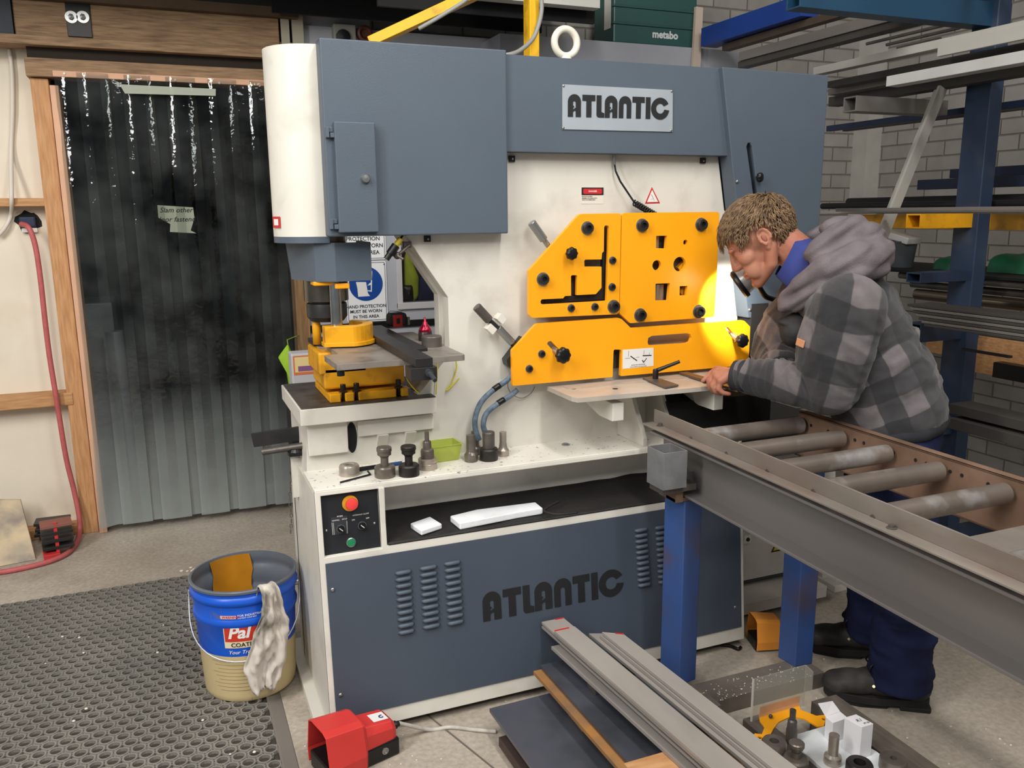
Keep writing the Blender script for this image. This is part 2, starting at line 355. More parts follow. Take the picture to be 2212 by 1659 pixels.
# strip curtain
def curtain_material():
    m = bpy.data.materials.new('clear_pvc_strip'); m.use_nodes = True; nt = m.node_tree; N, L = nt.nodes.new, nt.links.new
    nt.nodes.remove(nt.nodes['Principled BSDF']); out = nt.nodes['Material Output']
    tr = N('ShaderNodeBsdfTransparent'); tr.inputs[0].default_value = (.72, .75, .74, 1)
    gl = N('ShaderNodeBsdfGlossy'); gl.inputs['Roughness'].default_value = .035; gl.inputs[0].default_value = (.95, .97, 1, 1)
    df = N('ShaderNodeBsdfDiffuse'); df.inputs[0].default_value = lin((168, 174, 172))
    fr = N('ShaderNodeFresnel'); fr.inputs[0].default_value = 1.4
    tc = N('ShaderNodeTexCoord'); sp = N('ShaderNodeSeparateXYZ'); L(tc.outputs['Object'], sp.inputs[0])
    n = N('ShaderNodeTexNoise'); n.inputs['Scale'].default_value = 5; n.inputs['Detail'].default_value = 8; L(tc.outputs['Object'], n.inputs['Vector'])
    mp = N('ShaderNodeMapRange'); L(sp.outputs[2], mp.inputs[0]); mp.inputs[1].default_value = .70; mp.inputs[2].default_value = .0; mp.inputs[3].default_value = .0; mp.inputs[4].default_value = .62
    ad = N('ShaderNodeMath'); ad.operation = 'MULTIPLY_ADD'; L(n.outputs['Fac'], ad.inputs[0]); ad.inputs[1].default_value = .22; L(mp.outputs[0], ad.inputs[2])
    sb = N('ShaderNodeMath'); sb.operation = 'SUBTRACT'; sb.use_clamp = True; L(ad.outputs[0], sb.inputs[0]); sb.inputs[1].default_value = .078
    # fine waviness of the soft plastic
    mpn = N('ShaderNodeMapping'); mpn.inputs['Scale'].default_value = (30, 30, 34); L(tc.outputs['Object'], mpn.inputs[0])
    n2 = N('ShaderNodeTexNoise'); n2.inputs['Scale'].default_value = 1; n2.inputs['Detail'].default_value = 2; L(mpn.outputs[0], n2.inputs['Vector'])
    bp = N('ShaderNodeBump'); bp.inputs['Strength'].default_value = .2; bp.inputs['Distance'].default_value = .01; L(n2.outputs['Fac'], bp.inputs['Height']); L(bp.outputs[0], gl.inputs['Normal'])
    m1 = N('ShaderNodeMixShader'); L(fr.outputs[0], m1.inputs[0]); L(tr.outputs[0], m1.inputs[1]); L(gl.outputs[0], m1.inputs[2])
    m2 = N('ShaderNodeMixShader'); L(sb.outputs[0], m2.inputs[0]); L(m1.outputs[0], m2.inputs[1]); L(df.outputs[0], m2.inputs[2])
    L(m2.outputs[0], out.inputs[0]); return m
M_PVC = curtain_material()
cur = thing('strip_curtain', 'clear scuffed plastic strip curtain hanging in the timber doorway', 'curtain', (.08, YW-.03, 0))
nst = 11; x_a, x_b = xj+.045, xr-.02; pit = (x_b-x_a-.06)/(nst-1)
rs = random.Random(4)
for k in range(nst):
    xc = x_a+.04+k*pit; w = pit*1.5; yo = -.035-.022*(k % 2); mb = MB(); vs = []; fs = []; nu, nv = 10, 26
    for j in range(nv+1):
        z = z2+.02-(z2+.02-.035)*j/nv
        flat = min(1, j/nv*1.4); sag = .016*(1-.85*flat)
        for i in range(nu+1):
            u = i/nu*2-1
            x = xc+u*w/2*(.94+.06*flat); y = YW+yo+sag*(u*u-1)+.004*math.sin(z*4+k*2.1)+.003*math.sin(z*11+k)
            zz = z
            if k == 0 and u < 0 and z < .5: y -= .10*(.5-z)*abs(u); x -= .02*(.5-z)
            vs.append((x, y, zz))
    for j in range(nv):
        for i in range(nu): a = j*(nu+1)+i; fs.append((a, a+1, a+nu+2, a+nu+1))
    mb.add(vs, fs); build('strip', mb, M_PVC, cur, smooth=True)
# ------------------------------------------------------------------ the ironworker (shear and punch machine)
IW = thing('ironworker_machine', 'big white and blue-grey ironworker with yellow blade plates, in the middle of the shop', 'machine', (1.06, 2.5, 0))
def SL(z): return 2.213+.0905*z                   # the sloping front of the base
def AS(px, py):
    v = ray(px, py); t = (2.213+.0905*CAM_H)/(v.y-.0905*v.z); return EYE+v*t
S_UX, S_UY = Vector((1, 0, 0)), Vector((0, .0905, 1)).normalized(); S_N = S_UX.cross(S_UY); S_O = Vector((0, 2.213, 0))
k_ = S_UY.z
def onS(pts): return [(x, z/k_) for x, z in pts]
XL, XR = .338, 1.775
# front frame of the base: one plate with three openings
hole_ctl = onS([(.354, .556), (.517, .556), (.517, .731), (.354, .731)])
hole_tray = onS([(.533, .562), (1.765, .562), (1.765, .731), (.533, .731)])
mb = MB().poly(onS([(XL, .03), (XR, .03), (XR, .745), (XL, .745)]), [hole_ctl, hole_tray], S_O, S_UX, S_UY, -S_N*.012)
base = build('base_frame', MB(), M_WHITE, IW) if False else None
mb.poly([(SL(.03)+.004, .03), (2.78, .03), (2.78, .62), (2.70, .735), (SL(.735)+.004, .735)], [], (XL, 0, 0), (0, 1, 0), (0, 0, 1), (.012, 0, 0))   # left side sheet
mb.poly([(SL(.03)+.004, .03), (2.6, .03), (2.6, .735), (SL(.735)+.004, .735)], [], (XR-.012, 0, 0), (0, 1, 0), (0, 0, 1), (.012, 0, 0))
mb.box((XL, 2.70, .03), (XR, 2.72, .62))
mb.box((.345, 2.27, .552), (.52, 2.40, .556)); mb.box((.517, 2.27, .556), (.533, 2.45, .735))
mb.box((.533, 2.27, .556), (1.765, 2.45, .562)); mb.box((.533, 2.44, .562), (1.765, 2.452, .735))
mb.box((XL-.034, 2.30, .0), (XL+.03, 2.85, .028)); 
base = build('base_frame', mb, M_WHITE, IW, bevel=.002)
M_SHELF = mat('dusty_white_shelf', (226, 222, 212), .45, var=.03, vs=6, stain=(66, 60, 54), stain_amt=.75, ss=70)
M_SHELF.node_tree.nodes['Color Ramp.001'].color_ramp.elements[0].position = .63
build('shelf', MB().box((XL, SL(.748), .735), (XR, 2.475, .749)), M_SHELF, IW, bevel=.002)
# lower cover
pan = MB().poly(onS([(.3535, .078), (1.762, .078), (1.762, .5385), (.3535, .5385)]), [], S_O+S_N*.004, S_UX, S_UY, -S_N*.0035)
pan = build('lower_cover', pan, M_PANEL, IW, bevel=.001)
lv = []
for xs, y0, y1, cnt in (((852, 888), 1238, 1366, 10), ((905, 943), 1228, 1354, 10), ((958, 994), 1218, 1346, 10), ((1369, 1397), 1147, 1265, 11), ((1413, 1440), 1141, 1258, 11)):
    mb = MB()
    for i in range(cnt):
        t = i/(cnt-1); dx = 7*t
        a, b = AS(xs[0]+dx, y0+(y1-y0)*t), AS(xs[1]+dx, y0+(y1-y0)*t-6); c = (a+b)/2; b.z = a.z = c.z
        a.y = b.y = c.y
        n = 8; vs = []; fs = []; r = .0085
        P = [a-S_UX*.004*0, a+S_UX*r, b-S_UX*r, b]
        pts = [(a+S_UX*r*.2+S_N*.003), (a+S_UX*r+S_N*.008), (b-S_UX*r+S_N*.008), (b-S_UX*r*.2+S_N*.003)]
        mb.tube(pts, [.004, .0065, .0065, .004], 10)
    build('louvre_column', mb, M_GREY, pan, smooth=True)
lo, le = AS(1043, 1342), AS(1343, 1286); hh = (le.x-lo.x)/5.32
lo.z = AS(1043, 1342).z
build('lettering', logo(Vector((lo.x, 0, 0))+S_O+S_UY*(lo.z/k_)+S_N*.0045, S_UX, S_UY, hh), M_INK, pan)
for px, py in ((718, 1273), (735, 1500), (1580, 1123), (1586, 1311)):
    build('screw', MB().ball(AS(px, py)+S_N*.005, .0065, 10, 6, (1, .6, 1)), M_ZINC, pan, smooth=True)
# rubber liner in the tray
mb = MB(); vs = []; fs = []; nx = 60
for i in range(nx+1):
    x = .536+(1.76-.536)*i/nx
    wv = .006*math.sin(i*.9)*max(0, (i-32)/28) + .016*max(0, (i-34)/26)**1.5
    for y, z in ((2.262, .5635), (2.275, .566+.002*math.sin(i*.7)), (2.32, .567+.2*wv), (2.38, .572+.5*wv), (2.425, .590+wv), (2.438, .604+wv)): vs.append((x, y, z))
for i in range(nx):
    for j in range(5): a = i*6+j; fs.append((a, a+6, a+7, a+1))
mb.add(vs, fs)
o = build('tray_mat', mb, M_RUBBER, None, smooth=True); tag(o, 'black ribbed rubber mat lining the tray slot under the machine shelf', 'mat')
so = o.modifiers.new('s', 'SOLIDIFY'); so.thickness = .003; so.offset = 1
# control panel
cp = build('control_panel', MB().poly(onS([(.355, .557), (.516, .557), (.516, .73), (.355, .73)]), [], S_O-S_N*.014, S_UX, S_UY, -S_N*.004), mat('control_black', (26, 29, 34), .55), IW)
def AC(px, py): # point on the recessed control face
    o = S_O-S_N*.014; v = ray(px, py); t = (o-EYE).dot(S_N)/v.dot(S_N); return EYE+v*t
c = AC(757, 1086)
eb = build('emergency_stop', MB().lathe([(0, 0), (.0225, 0), (.0225, .003), (0, .003)], AC(756, 1087), S_N, 32), mat('estop_yellow', (206, 150, 30), .45), cp)
build('push_button', MB().lathe([(.008, .002), (.008, .012), (.0165, .014), (.0175, .019), (.0165, .024), (.012, .0255), (0, .026)], c, S_N, 28), mat('estop_red', (232, 66, 66), .35), eb, smooth=True, auto=40)
gb = build('start_button', MB().lathe([(.0, .0), (.0125, 0), (.0125, .004), (.0108, .006), (0, .0065)], AC(758, 1171), S_N, 28), mat('button_green', (26, 128, 84), .35), cp)
build('bezel', MB().lathe([(.0115, .001), (.0115, .006), (.0135, .005), (.0137, 0)], AC(758, 1171), S_N, 28), M_ZINC, gb)
pl = build('mode_plate', MB().poly([(-.0235, -.025), (.0225, -.025), (.0225, .026), (-.0235, .026)], [], AC(734, 1135)+S_N*.0006, S_UX, S_UY, -S_N*.0005), mat('plate_charcoal', (48, 50, 56), .5), cp)
mb = MB()
for a, b in (((717, 1129), (719, 1155)), ((720, 1129), (722, 1155)), ((749, 1125), (750, 1152))): mb.tube([AC(*a)+S_N*.001, AC(*b)+S_N*.001], .0005, 5)
build('scale_mark', mb, M_LABEL, pl)
for px, py in ((736, 1142), (782, 1135)):
    kb = build('selector_knob', MB().lathe([(0, 0), (.0105, 0), (.0105, .006), (.0085, .012), (0, .0125)], AC(px, py), S_N, 24), M_BLACK, cp)
    p = AC(px, py); d = (S_UX*.8-S_UY*.75).normalized()
    build('grip', MB().bar(p-d*.0095+S_N*.012, p+d*.013+S_N*.012, .007, .012, S_N), M_BLACK, kb, bevel=.001)
    build('pointer', MB().bar(p-d*.009+S_N*.0182, p+d*.004+S_N*.0182, .0018, .0006, S_N), M_LABEL, kb)
    build('ring', MB().lathe([(.0107, 0), (.0118, 0), (.0118, .003), (.0107, .003)], p, S_N, 24), M_ZINC, kb)
for px, py in ((705, 1146), (809, 1130)): build('screw', MB().ball(AC(px, py), .0042, 10, 6), M_ZINC, cp, smooth=True)
for t, px, py, s in (('MODE', 734, 1115, .0058), ('NORMAL', 725, 1124, .0052), ('SETUP', 744, 1121, .0052), ('HYDRAULIC CLAMP', 779, 1111, .0052), ('ON', 763, 1123, .0058), ('OFF', 794, 1119, .0058)):
    build('caption', text_mb(t, s, AC(px, py)+S_N*.0008, S_UX, S_UY), M_LABEL, cp)
# right hand end of the base: electrical cabinet and foot
mb = MB(); Yc = 2.47
build('electrical_cabinet', MB().box((XR+.005, Yc, AY(1612, 1254, Yc).z), (2.26, Yc+.3, AY(1615, 1142, Yc).z)), M_WHITE, IW, bevel=.003)
build('cabinet_plinth', MB().box((XR+.005, Yc+.012, .09), (2.24, Yc+.28, AY(1612, 1258, Yc).z)), M_PANEL, IW, bevel=.002)
ec = MB().box((XR-.03, 2.36, .03), (AY(1785, 1290, 2.36).x, 2.80, .075)); build('base_plate', ec, M_WHITE, IW, bevel=.002)
p = AY(1613, 1164, Yc-.001); sk = build('socket', MB().box((p.x-.016, Yc-.008, p.z-.017), (p.x+.016, Yc, p.z+.017)), M_LABEL, IW, bevel=.002)
build('lock', MB().lathe([(0, 0), (.008, 0), (.007, .004), (0, .004)], (p.x, Yc-.008, p.z), (0, -1, 0), 16), M_BLACK, sk)
q = [AY(x, y, Yc-.002) for x, y in ((1668, 1192), (1702, 1185), (1683, 1163))]
w_ = (q[1].x-q[0].x)/2; xm = (q[0].x+q[1].x)/2; zb = (q[0].z+q[1].z)/2
tr = build('warning_sticker', MB().poly([(-w_*1.12, -.003), (w_*1.12, -.003), (0, w_*1.95)], [], (xm, Yc-.001, zb), XA, ZA, (0, .0008, 0)), M_INK, IW)
build('yellow_field', MB().poly([(-w_*.88, .003), (w_*.88, .003), (0, w_*1.60)], [], (xm, Yc-.0018, zb), XA, ZA, (0, .0006, 0)), mat('sticker_yellow', (226, 206, 40), .5), tr)
build('bolt_mark', MB().poly([(.001, .004), (.003, w_*.62), (-.001, w_*.55), (.004, w_*1.2), (.0005, w_*1.2), (-.005, w_*.45), (0, w_*.52)], [], (xm, Yc-.0026, zb), XA, ZA, (0, .0006, 0)), M_INK, tr)
build('black_header', MB().box((XR+.005, Yc-.004, AY(1615, 1142, Yc).z), (2.26, Yc+.25, .735)), M_BLACK, IW)
build('isolator_switch', MB().box(tuple(AY(1619, 1135, Yc-.03)), tuple(AY(1650, 1100, Yc-.004))), mat('switch_yellow', (232, 190, 20), .4), IW, bevel=.002)
build('isolator_handle', MB().box(tuple(AY(1624, 1122, Yc-.045)), tuple(AY(1646, 1108, Yc-.03))), M_RED, IW, bevel=.003)
x_a_, x_b_ = AY(1777, 1250, 2.5).x, AY(1801, 1250, 2.5).x
lg = MB().poly([(2.5, .02), (2.78, .02), (2.78, .62), (2.54, .62)], [], (x_a_, 0, 0), (0, 1, 0), (0, 0, 1), (x_b_-x_a_, 0, 0)); lg.box((x_a_-.01, 2.42, .0), (x_b_+.09, 2.82, .03))
build('rear_foot', lg, M_WHITE, IW, bevel=.003)

# main frame: two profile plates with a core between
YF = 2.47
out_px = [(663, 1045), (663, 922), (905, 852), (966, 772), (971, 748), (968, 643), (878, 511)]
o2 = pxy(out_px, YF) + [(.66, 1.55), (.445, 1.55), (.445, 1.93), (1.72, 1.945)] + [(AY(1567, 400, YF).x, 1.50), (1.88, 1.42), (1.88, .735)]
for ya, yb, dx in ((YF, YF+.05, 0), (YF+.10, YF+.15, 0)):
    build('frame_plate', MB().poly(o2, [], (0, ya, 0), XA, ZA, (0, yb-ya, 0)), M_WHITE, IW, bevel=.002)
core = [(x+(.012 if i in (2, 3, 4, 5, 6) else 0), z) for i, (x, z) in enumerate(o2)]
build('frame_core', MB().poly(core, [], (0, YF+.05, 0), XA, ZA, (0, .05, 0)), M_WHITE, IW)
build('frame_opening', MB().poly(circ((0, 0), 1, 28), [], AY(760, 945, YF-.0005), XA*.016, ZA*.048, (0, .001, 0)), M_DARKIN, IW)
# covers
YB = 2.412
bx = pxy([(690, 80), (1095, 108), (1097, 505.5), (709, 510.5)], YB); x0, x1 = .4395, bx[1][0]-.001; zt, zb = (bx[0][1]+bx[1][1])/2, (bx[2][1]+bx[3][1])/2
lc = build('punch_cover', MB().box((x0, YB, zb), (x1, YF+.001, zt)), M_GREY, IW, bevel=.004)
a, b = AY(721, 262, YB-.02), AY(820, 506, YB-.02)
dr = build('access_door', MB().box((a.x, YB-.022, b.z+.006), (b.x-.001, YB, a.z)), M_GREY, lc, bevel=.003)
build('lock', MB().lathe([(0, 0), (.0135, 0), (.0135, .003), (.011, .007), (.010, .012), (0, .013)], AY(789, 386, YB-.022), (0, -1, 0), 20), M_ZINC, dr, smooth=True, auto=40)
for px, py in ((712, 286), (721, 484)):
    c = AY(px, py, YB-.006); mb = MB(); mb.box((c.x-.011, YB-.012, c.z-.014), (c.x-.002, YB, c.z+.014)); mb.box((c.x+.000, YB-.018, c.z-.014), (c.x+.012, YB, c.z-.001)); mb.box((c.x-.002, YB-.008, c.z+.001), (c.x+.010, YB, c.z+.014))
    build('hinge', mb, M_GREY, lc, bevel=.001)
YC = 2.424
cx = pxy([(1088, 117), (1556, 147), (1577.5, 337), (1088, 331.5)], YC); cx[0] = (cx[0][0], cx[1][1]); cx[3] = (cx[3][0], cx[2][1])
cc = build('ram_cover', MB().poly(cx, [], (0, YC, 0), XA, ZA, (0, .045, 0)), M_GREY, IW, bevel=.003)
build('cover_top', MB().box((x1, YC+.045, 1.93), (cx[1][0], 2.72, cx[1][1]-.004)), M_GREY, IW)
np_ = pxy([(1215, 182), (1453.5, 194.5), (1453, 285), (1215, 279.5)], YC-.003)
npl = build('name_plate', MB().poly(np_, [], (0, YC-.0035, 0), XA, ZA, (0, .003, 0)), M_PLATE, cc, bevel=.0008)
a, b = AY(1226.5, 252, YC-.004), AY(1442.5, 258, YC-.004); ux = (b-a); s_ = ux.length/5.32
build('lettering', logo(a, ux, (0, 0, 1), s_), M_INK, npl)
for px, py in ((1217.5, 185.5), (1451, 197), (1450, 281.5), (1217, 276)): build('rivet', MB().ball(AY(px, py, YC-.004), .0042, 10, 6, (1, .6, 1)), M_ZINC, npl, smooth=True)
YR = 2.402
rx = pxy([(1560.5, 144.5), (1790, 162.8), (1757, 690), (1616, 687)], YR)
slot = pxy([(1613, 318), (1616, 309), (1621, 309), (1625, 318), (1638, 425), (1628, 425)], YR)
rc = build('shear_cover', MB().poly(rx, [slot], (0, YR, 0), XA, ZA, (0, .066, 0)), M_GREY, IW, bevel=.003)
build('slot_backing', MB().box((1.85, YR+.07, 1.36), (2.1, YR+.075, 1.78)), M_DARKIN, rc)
build('cover_body', MB().poly([(rx[0][0]+.02, rx[0][1]-.004), (rx[1][0]-.003, rx[1][1]-.004), (rx[2][0]-.003, rx[2][1]+.01), (rx[3][0]+.06, rx[3][1]+.01)], [], (0, YF+.16, 0), XA, ZA, (0, .12, 0)), M_GREY, IW)
kp = AY(1641, 383, YR-.025)
def lobed(c, axis, R, h, n=8, amp=.12, seg=64):     # fluted star knob
    c = Vector(c); az = Vector(axis).normalized(); ax = az.orthogonal().normalized(); ay = az.cross(ax); mb = MB(); vs = []; fs = []
    for q, (f, t) in enumerate(((.45, 0), (.86, .12), (1.0, .35), (1.0, .7), (.9, .92), (.6, 1.0), (.0, 1.02))):
        for k in range(seg):
            a = 2*math.pi*k/seg; r = R*f*(1-amp*(.5-.5*math.cos(n*a))*(1 if f > .7 else .3)); vs.append(c+az*h*t+(ax*math.cos(a)+ay*math.sin(a))*r)
    for q in range(6):
        for k in range(seg): fs.append((q*seg+k, q*seg+(k+1) % seg, (q+1)*seg+(k+1) % seg, (q+1)*seg+k))
    fs.append(tuple(range(seg))[::-1]); mb.add(vs, fs); return mb
kn = build('slot_knob', lobed(kp+Vector((0, .012, 0)), (.5, -1, 0), .016, .018), M_BLACK, rc, smooth=True)
build('stud', MB().tube([AY(1632, 382, YR+.02), kp+Vector((0, .012, 0))], .006, 10), M_ZINC, kn)
build('screw', MB().ball(AY(1592, 392, YR-.001), .006, 10, 6), M_ZINC, rc, smooth=True)
build('screw', MB().ball(AY(1619, 669, YR-.001), .006, 10, 6), M_ZINC, rc, smooth=True)
# white rounded end cover over the ram, and the grey skirt under it
yc0, yc1 = 2.476, 2.73; zt2, zb2 = 1.957, 1.4365
prof = [(x0+.012, yc0)]+[(x0+.012-.139*math.sin(math.radians(t))**.9, (yc0+yc1)/2-(yc1-yc0)/2*math.cos(math.radians(t))) for t in range(8, 180, 8)]+[(x0+.012, yc1)]
wc = build('end_cover', MB().poly(prof, [], (0, 0, zb2), (1, 0, 0), (0, 1, 0), (0, 0, zt2-zb2)), M_WHITE, IW, smooth=True, auto=35)
build('cover_skirt', MB().poly([(x*1.0+.0, y) for x, y in prof], [], (0, 0, zb2-.018), (1, 0, 0), (0, 1, 0), (0, 0, .0175)), M_GREY, IW, smooth=True, auto=35)
def on_cover(px, py):    # hit point on the rounded cover
    best = None
    v = ray(px, py).normalized()
    for i in range(4000):
        p = EYE+v*(2.3+i*.0002)
        t = (yc0+yc1)/2-p.y; cc_ = t/((yc1-yc0)/2)
        if abs(cc_) < 1 and p.x > x0+.012-.139*math.sin(math.acos(cc_))**.9: return p
    return p
p = on_cover(600, 480); n_ = Vector((-.95, -.3, 0)).normalized(); u_ = Vector((.3, -.95, 0)).normalized()
st = build('danger_sticker', MB().poly([(-.022, -.016), (.022, -.016), (.022, .016), (-.022, .016)], [], p+n_*.003-u_*.004, u_, ZA, -n_*.002), M_RED, wc)
build('white_field', MB().poly([(-.013, -.009), (.014, -.009), (.014, .009), (-.013, .009)], [], p+n_*.0038-u_*.004, u_, ZA, -n_*.0006), M_LABEL, st)
# lifting eye
c = AY(1222, 92, 2.6); R = 27*mpp(c)
ring = [c+Vector((R*math.cos(a), 0, R*math.sin(a)*1.02)) for a in [2*math.pi*i/36 for i in range(36)]]
ey = MB().tube(ring, R*.285, 14, closed=True); ey.lathe([(R*.5, -R*1.6), (R*.42, -R*1.0)], c, (0, 0, 1), 18)
build('lifting_eye', ey, mat('eye_cream', (226, 220, 204), .5, var=.05, vs=20), IW, smooth=True)
# black cover catches
for px, py in ((1106, 343), (1519, 347), (923.5, 516)):
    c = AY(px, py, YF-.006); ct = build('cover_catch', MB().box((c.x-.010, YF-.008, c.z-.009), (c.x+.010, YF, c.z+.009)), M_BLACK, IW, bevel=.001)
    build('catch_screw', MB().ball((c.x+.001, YF-.008, c.z), .004, 8, 6), M_ZINC, ct)
# coiled lead
pts = [AY(x, y, Y) for x, y, Y in ((1326, 338, 2.455), (1327, 352, 2.455), (1330, 370, 2.45), (1340, 392, 2.445), (1354, 413, 2.44), (1368, 434, 2.435), (1374, 440, 2.43))]
cl = MB().tube(pts, .0032, 8)
a, b = AY(1370, 438, 2.445), AY(1425, 470, 2.445); d = (b-a).normalized(); u = d.cross(Vector((0, 1, 0))).normalized(); w = Vector((0, 1, 0))
cl.tube([a+(b-a)*(i/130)+(u*math.cos(i*.6)+w*math.sin(i*.6))*.0085 for i in range(131)], .003, 6)
cd = build('coiled_lead', cl, M_BLACK, IW, smooth=True)
build('gland', MB().tube([AY(1326, 336, 2.455), AY(1327, 356, 2.455)], .0048, 10), M_ZINC, cd)
# stickers on the frame
a, b = AY(1256, 405, YF), AY(1303, 440, YF); sw = b.x-a.x
ds = build('danger_label', MB().box((a.x, YF-.0008, b.z), (b.x, YF, a.z)), mat('label_cream', (222, 216, 204), .5), IW)
zm = a.z-(a.z-b.z)*.47
build('black_band', MB().box((a.x, YF-.0014, zm), (b.x, YF-.0008, a.z)), M_INK, ds)
rr = rnd([(a.x+.006, zm+.004), (b.x-.006, zm+.004), (b.x-.006, a.z-.004), (a.x+.006, a.z-.004)], .005)
build('red_oval', MB().poly(rr, [], (0, YF-.002, 0), XA, ZA, (0, .0006, 0)), M_RED, ds)
build('caption', text_mb('DANGER', .0075, ((a.x+b.x)/2, YF-.0021, (zm+a.z)/2), XA, ZA, bold=.015), M_LABEL, ds)
for i, t in enumerate(('DO NOT EXTEND', 'FINGERS OR HANDS INTO', 'POINT OF OPERATION')): build('caption', text_mb(t, .0046, (a.x+.001, YF-.001, zm-.0045-i*.0052), XA, ZA, align='LEFT', bold=.02), M_INK, ds)
q = [AY(x, y, YF) for x, y in ((1393, 440), (1425.5, 439), (1408, 404))]
ts = build('pinch_warning_label', MB().poly([(q[0].x, q[0].z), (q[1].x, q[1].z), (q[2].x, q[2].z)], [], (0, YF-.0008, 0), XA, ZA, (0, .0007, 0)), M_RED, IW)
cxx, czz = sum(v.x for v in q)/3, sum(v.z for v in q)/3
build('white_field', MB().poly([(cxx+(v.x-cxx)*.74, czz+(v.z-czz)*.74) for v in q], [], (0, YF-.0015, 0), XA, ZA, (0, .0006, 0)), M_LABEL, ts)
build('pictogram', MB().bar((cxx-.005, YF-.0018, czz+.012), (cxx+.007, YF-.0018, czz-.008), .0004, .0016, (0, 1, 0)).bar((cxx-.006, YF-.0018, czz-.004), (cxx+.001, YF-.0018, czz-.003), .0004, .001, (0, 1, 0)), M_INK, ts)

# yellow blade plates
YY, TH = 2.404, .014
Z1 = lambda x, y: (980+x/3.2529, 420+y/3.2529)
def zp(pts): return [Z1(*p) for p in pts]
ULo = zp([(885, 136), (1178, 132), (1163, 842), (528, 870), (528, 535)])
Lsl = zp([(1058, 232), (1062, 222), (1073, 217), (1086, 221), (1092, 232), (1076, 748), (630, 774), (614, 768), (610, 752), (618, 738), (770, 731), (782, 715), (826, 712), (825, 575), (832, 568), (862, 568), (869, 575), (866, 708), (1000, 701), (1040, 655), (1040, 508), (920, 508), (918, 466), (926, 459), (1040, 457), (1044, 412), (1056, 400)])
up = MB().poly(rnd(pxy(ULo, YY), [.012, .012, .012, .02, .004]), [pxy(Lsl, YY)], (0, YY, 0), XA, ZA, (0, TH, 0))
ylw1 = build('angle_shear_plate', up, M_YEL, IW, bevel=.0012)
URo = zp([(1183, 130), (1868, 122), (1850, 562), (1832, 862), (1240, 905), (1166, 835)])
def cpx(x, y, r): p = AY(*Z1(x, y), YY); return circ((p.x, p.z), r/3.2529*mpp(p), 28)
hol = [pxy(zp([(1424, 291), (1499, 290), (1492, 380), (1422, 378)]), YY), cpx(1629, 337, 18), cpx(1428, 498, 36), cpx(1588, 490, 51), pxy(zp([(1419, 628), (1520, 624), (1508, 744), (1418, 746)]), YY), pxy(zp([(1589, 645), (1643, 643), (1636, 709), (1588, 711)]), YY)]
ylw2 = build('bar_shear_plate', MB().poly(rnd(pxy(URo, YY), [.014, .012, .002, .014, .004, .002]), hol, (0, YY, 0), XA, ZA, (0, TH, 0)), M_YEL, IW, bevel=.0012)
LOo = zp([(582, 909), (1172, 867), (1246, 939), (2040, 884), (2086, 932), (2080, 1198), (1174, 1277), (1180, 1091), (1124, 1090), (1117, 1283), (414, 1346), (410, 1096)])
sl1 = zp([(656, 1050), (664, 1034), (684, 1030), (800, 1150), (806, 1180), (790, 1190), (772, 1180)])
sl2 = zp([(1908, 938), (1916, 932), (1930, 934), (2000, 1020), (1990, 1036), (1975, 1036)])
sl3 = zp([(1363, 1038), (1368, 1008), (1392, 994), (1640, 975), (1664, 982), (1672, 1006), (1662, 1036), (1640, 1046), (1385, 1062), (1368, 1056)])
ylw3 = build('flat_shear_plate', MB().poly(rnd(pxy(LOo, YY), [.008, .012, .003, .008, .004, .003, .003, .006, .006, .002, .004, .004]), [pxy(s, YY) for s in (sl1, sl2, sl3)], (0, YY, 0), XA, ZA, (0, TH, 0)), M_YEL, IW, bevel=.0012)
# dark blade holders behind the plates
mb = MB()
for pts in ([(585, 560), (885, 190), (1150, 190), (1140, 820), (560, 845)], [(1215, 180), (1800, 180), (1790, 800), (1240, 860)], [(470, 1200), (600, 1060), (640, 1200), (820, 1200), (1000, 1080), (1300, 1070), (1300, 1210), (470, 1280)]):
    mb.poly(pxy(zp(pts), YY+.04), [], (0, YY+.04, 0), XA, ZA, (0, .026, 0))
build('blade_block', mb, M_STEELD, IW, bevel=.002)
mb = MB()
mb.poly(pxy(zp([(1052, 398), (1084, 398), (1072, 740), (650, 765), (652, 742), (785, 715), (1000, 705), (1046, 650)]), YY+.02), [], (0, YY+.022, 0), XA, ZA, (0, .017, 0))
build('angle_blade', mb, M_BLK, IW, bevel=.001)
# pivot shape seen in the round hole, bar blades
p = AY(*Z1(1605, 500), YY+.02); mb = MB().poly(arc(0, 0, 1, 200, 420, 20), [], p, XA*.016, ZA*.018, (0, .018, 0)); build('round_bar_blade', mb, M_YELD, IW)
p = AY(*Z1(1618, 680), YY+.025); build('square_bar_blade', MB().lathe([(.009, 0), (.014, 0), (.014, .02), (.009, .02)], p, (0, 1, 0), 20), M_YELD, IW)
for x, y, w, h in ((1464, 690, 40, 55), (1440, 335, 18, 44)):
    p = AY(*Z1(x, y), YY+.02); build('blade_insert', MB().box((p.x-w/3.2529*mpp(p), YY+.026, p.z-h/3.2529*mpp(p)), (p.x+w/3.2529*mpp(p)*.5, YY+.04, p.z+h/3.2529*mpp(p))), M_STEEL, IW)
def cap_screw(px, py, r_px, parent, Y=YY):
    c = AY(px, py, Y-.012); r = r_px*mpp(c)
    mb = MB().lathe([(r, 0), (r, .78*r), (r*.92, .9*r), (r*.55, .9*r), (r*.52, .35*r), (0, .35*r)], (c.x, Y-.0015, c.z), (0, -1, 0), 24)
    b = build('cap_screw', mb, M_BLK, parent, smooth=True, auto=30)
    build('washer', MB().lathe([(r*.9, 0), (r*1.28, 0), (r*1.28, .0018), (r*.9, .0018)], (c.x, Y, c.z), (0, -1, 0), 24), M_ZINC, b)
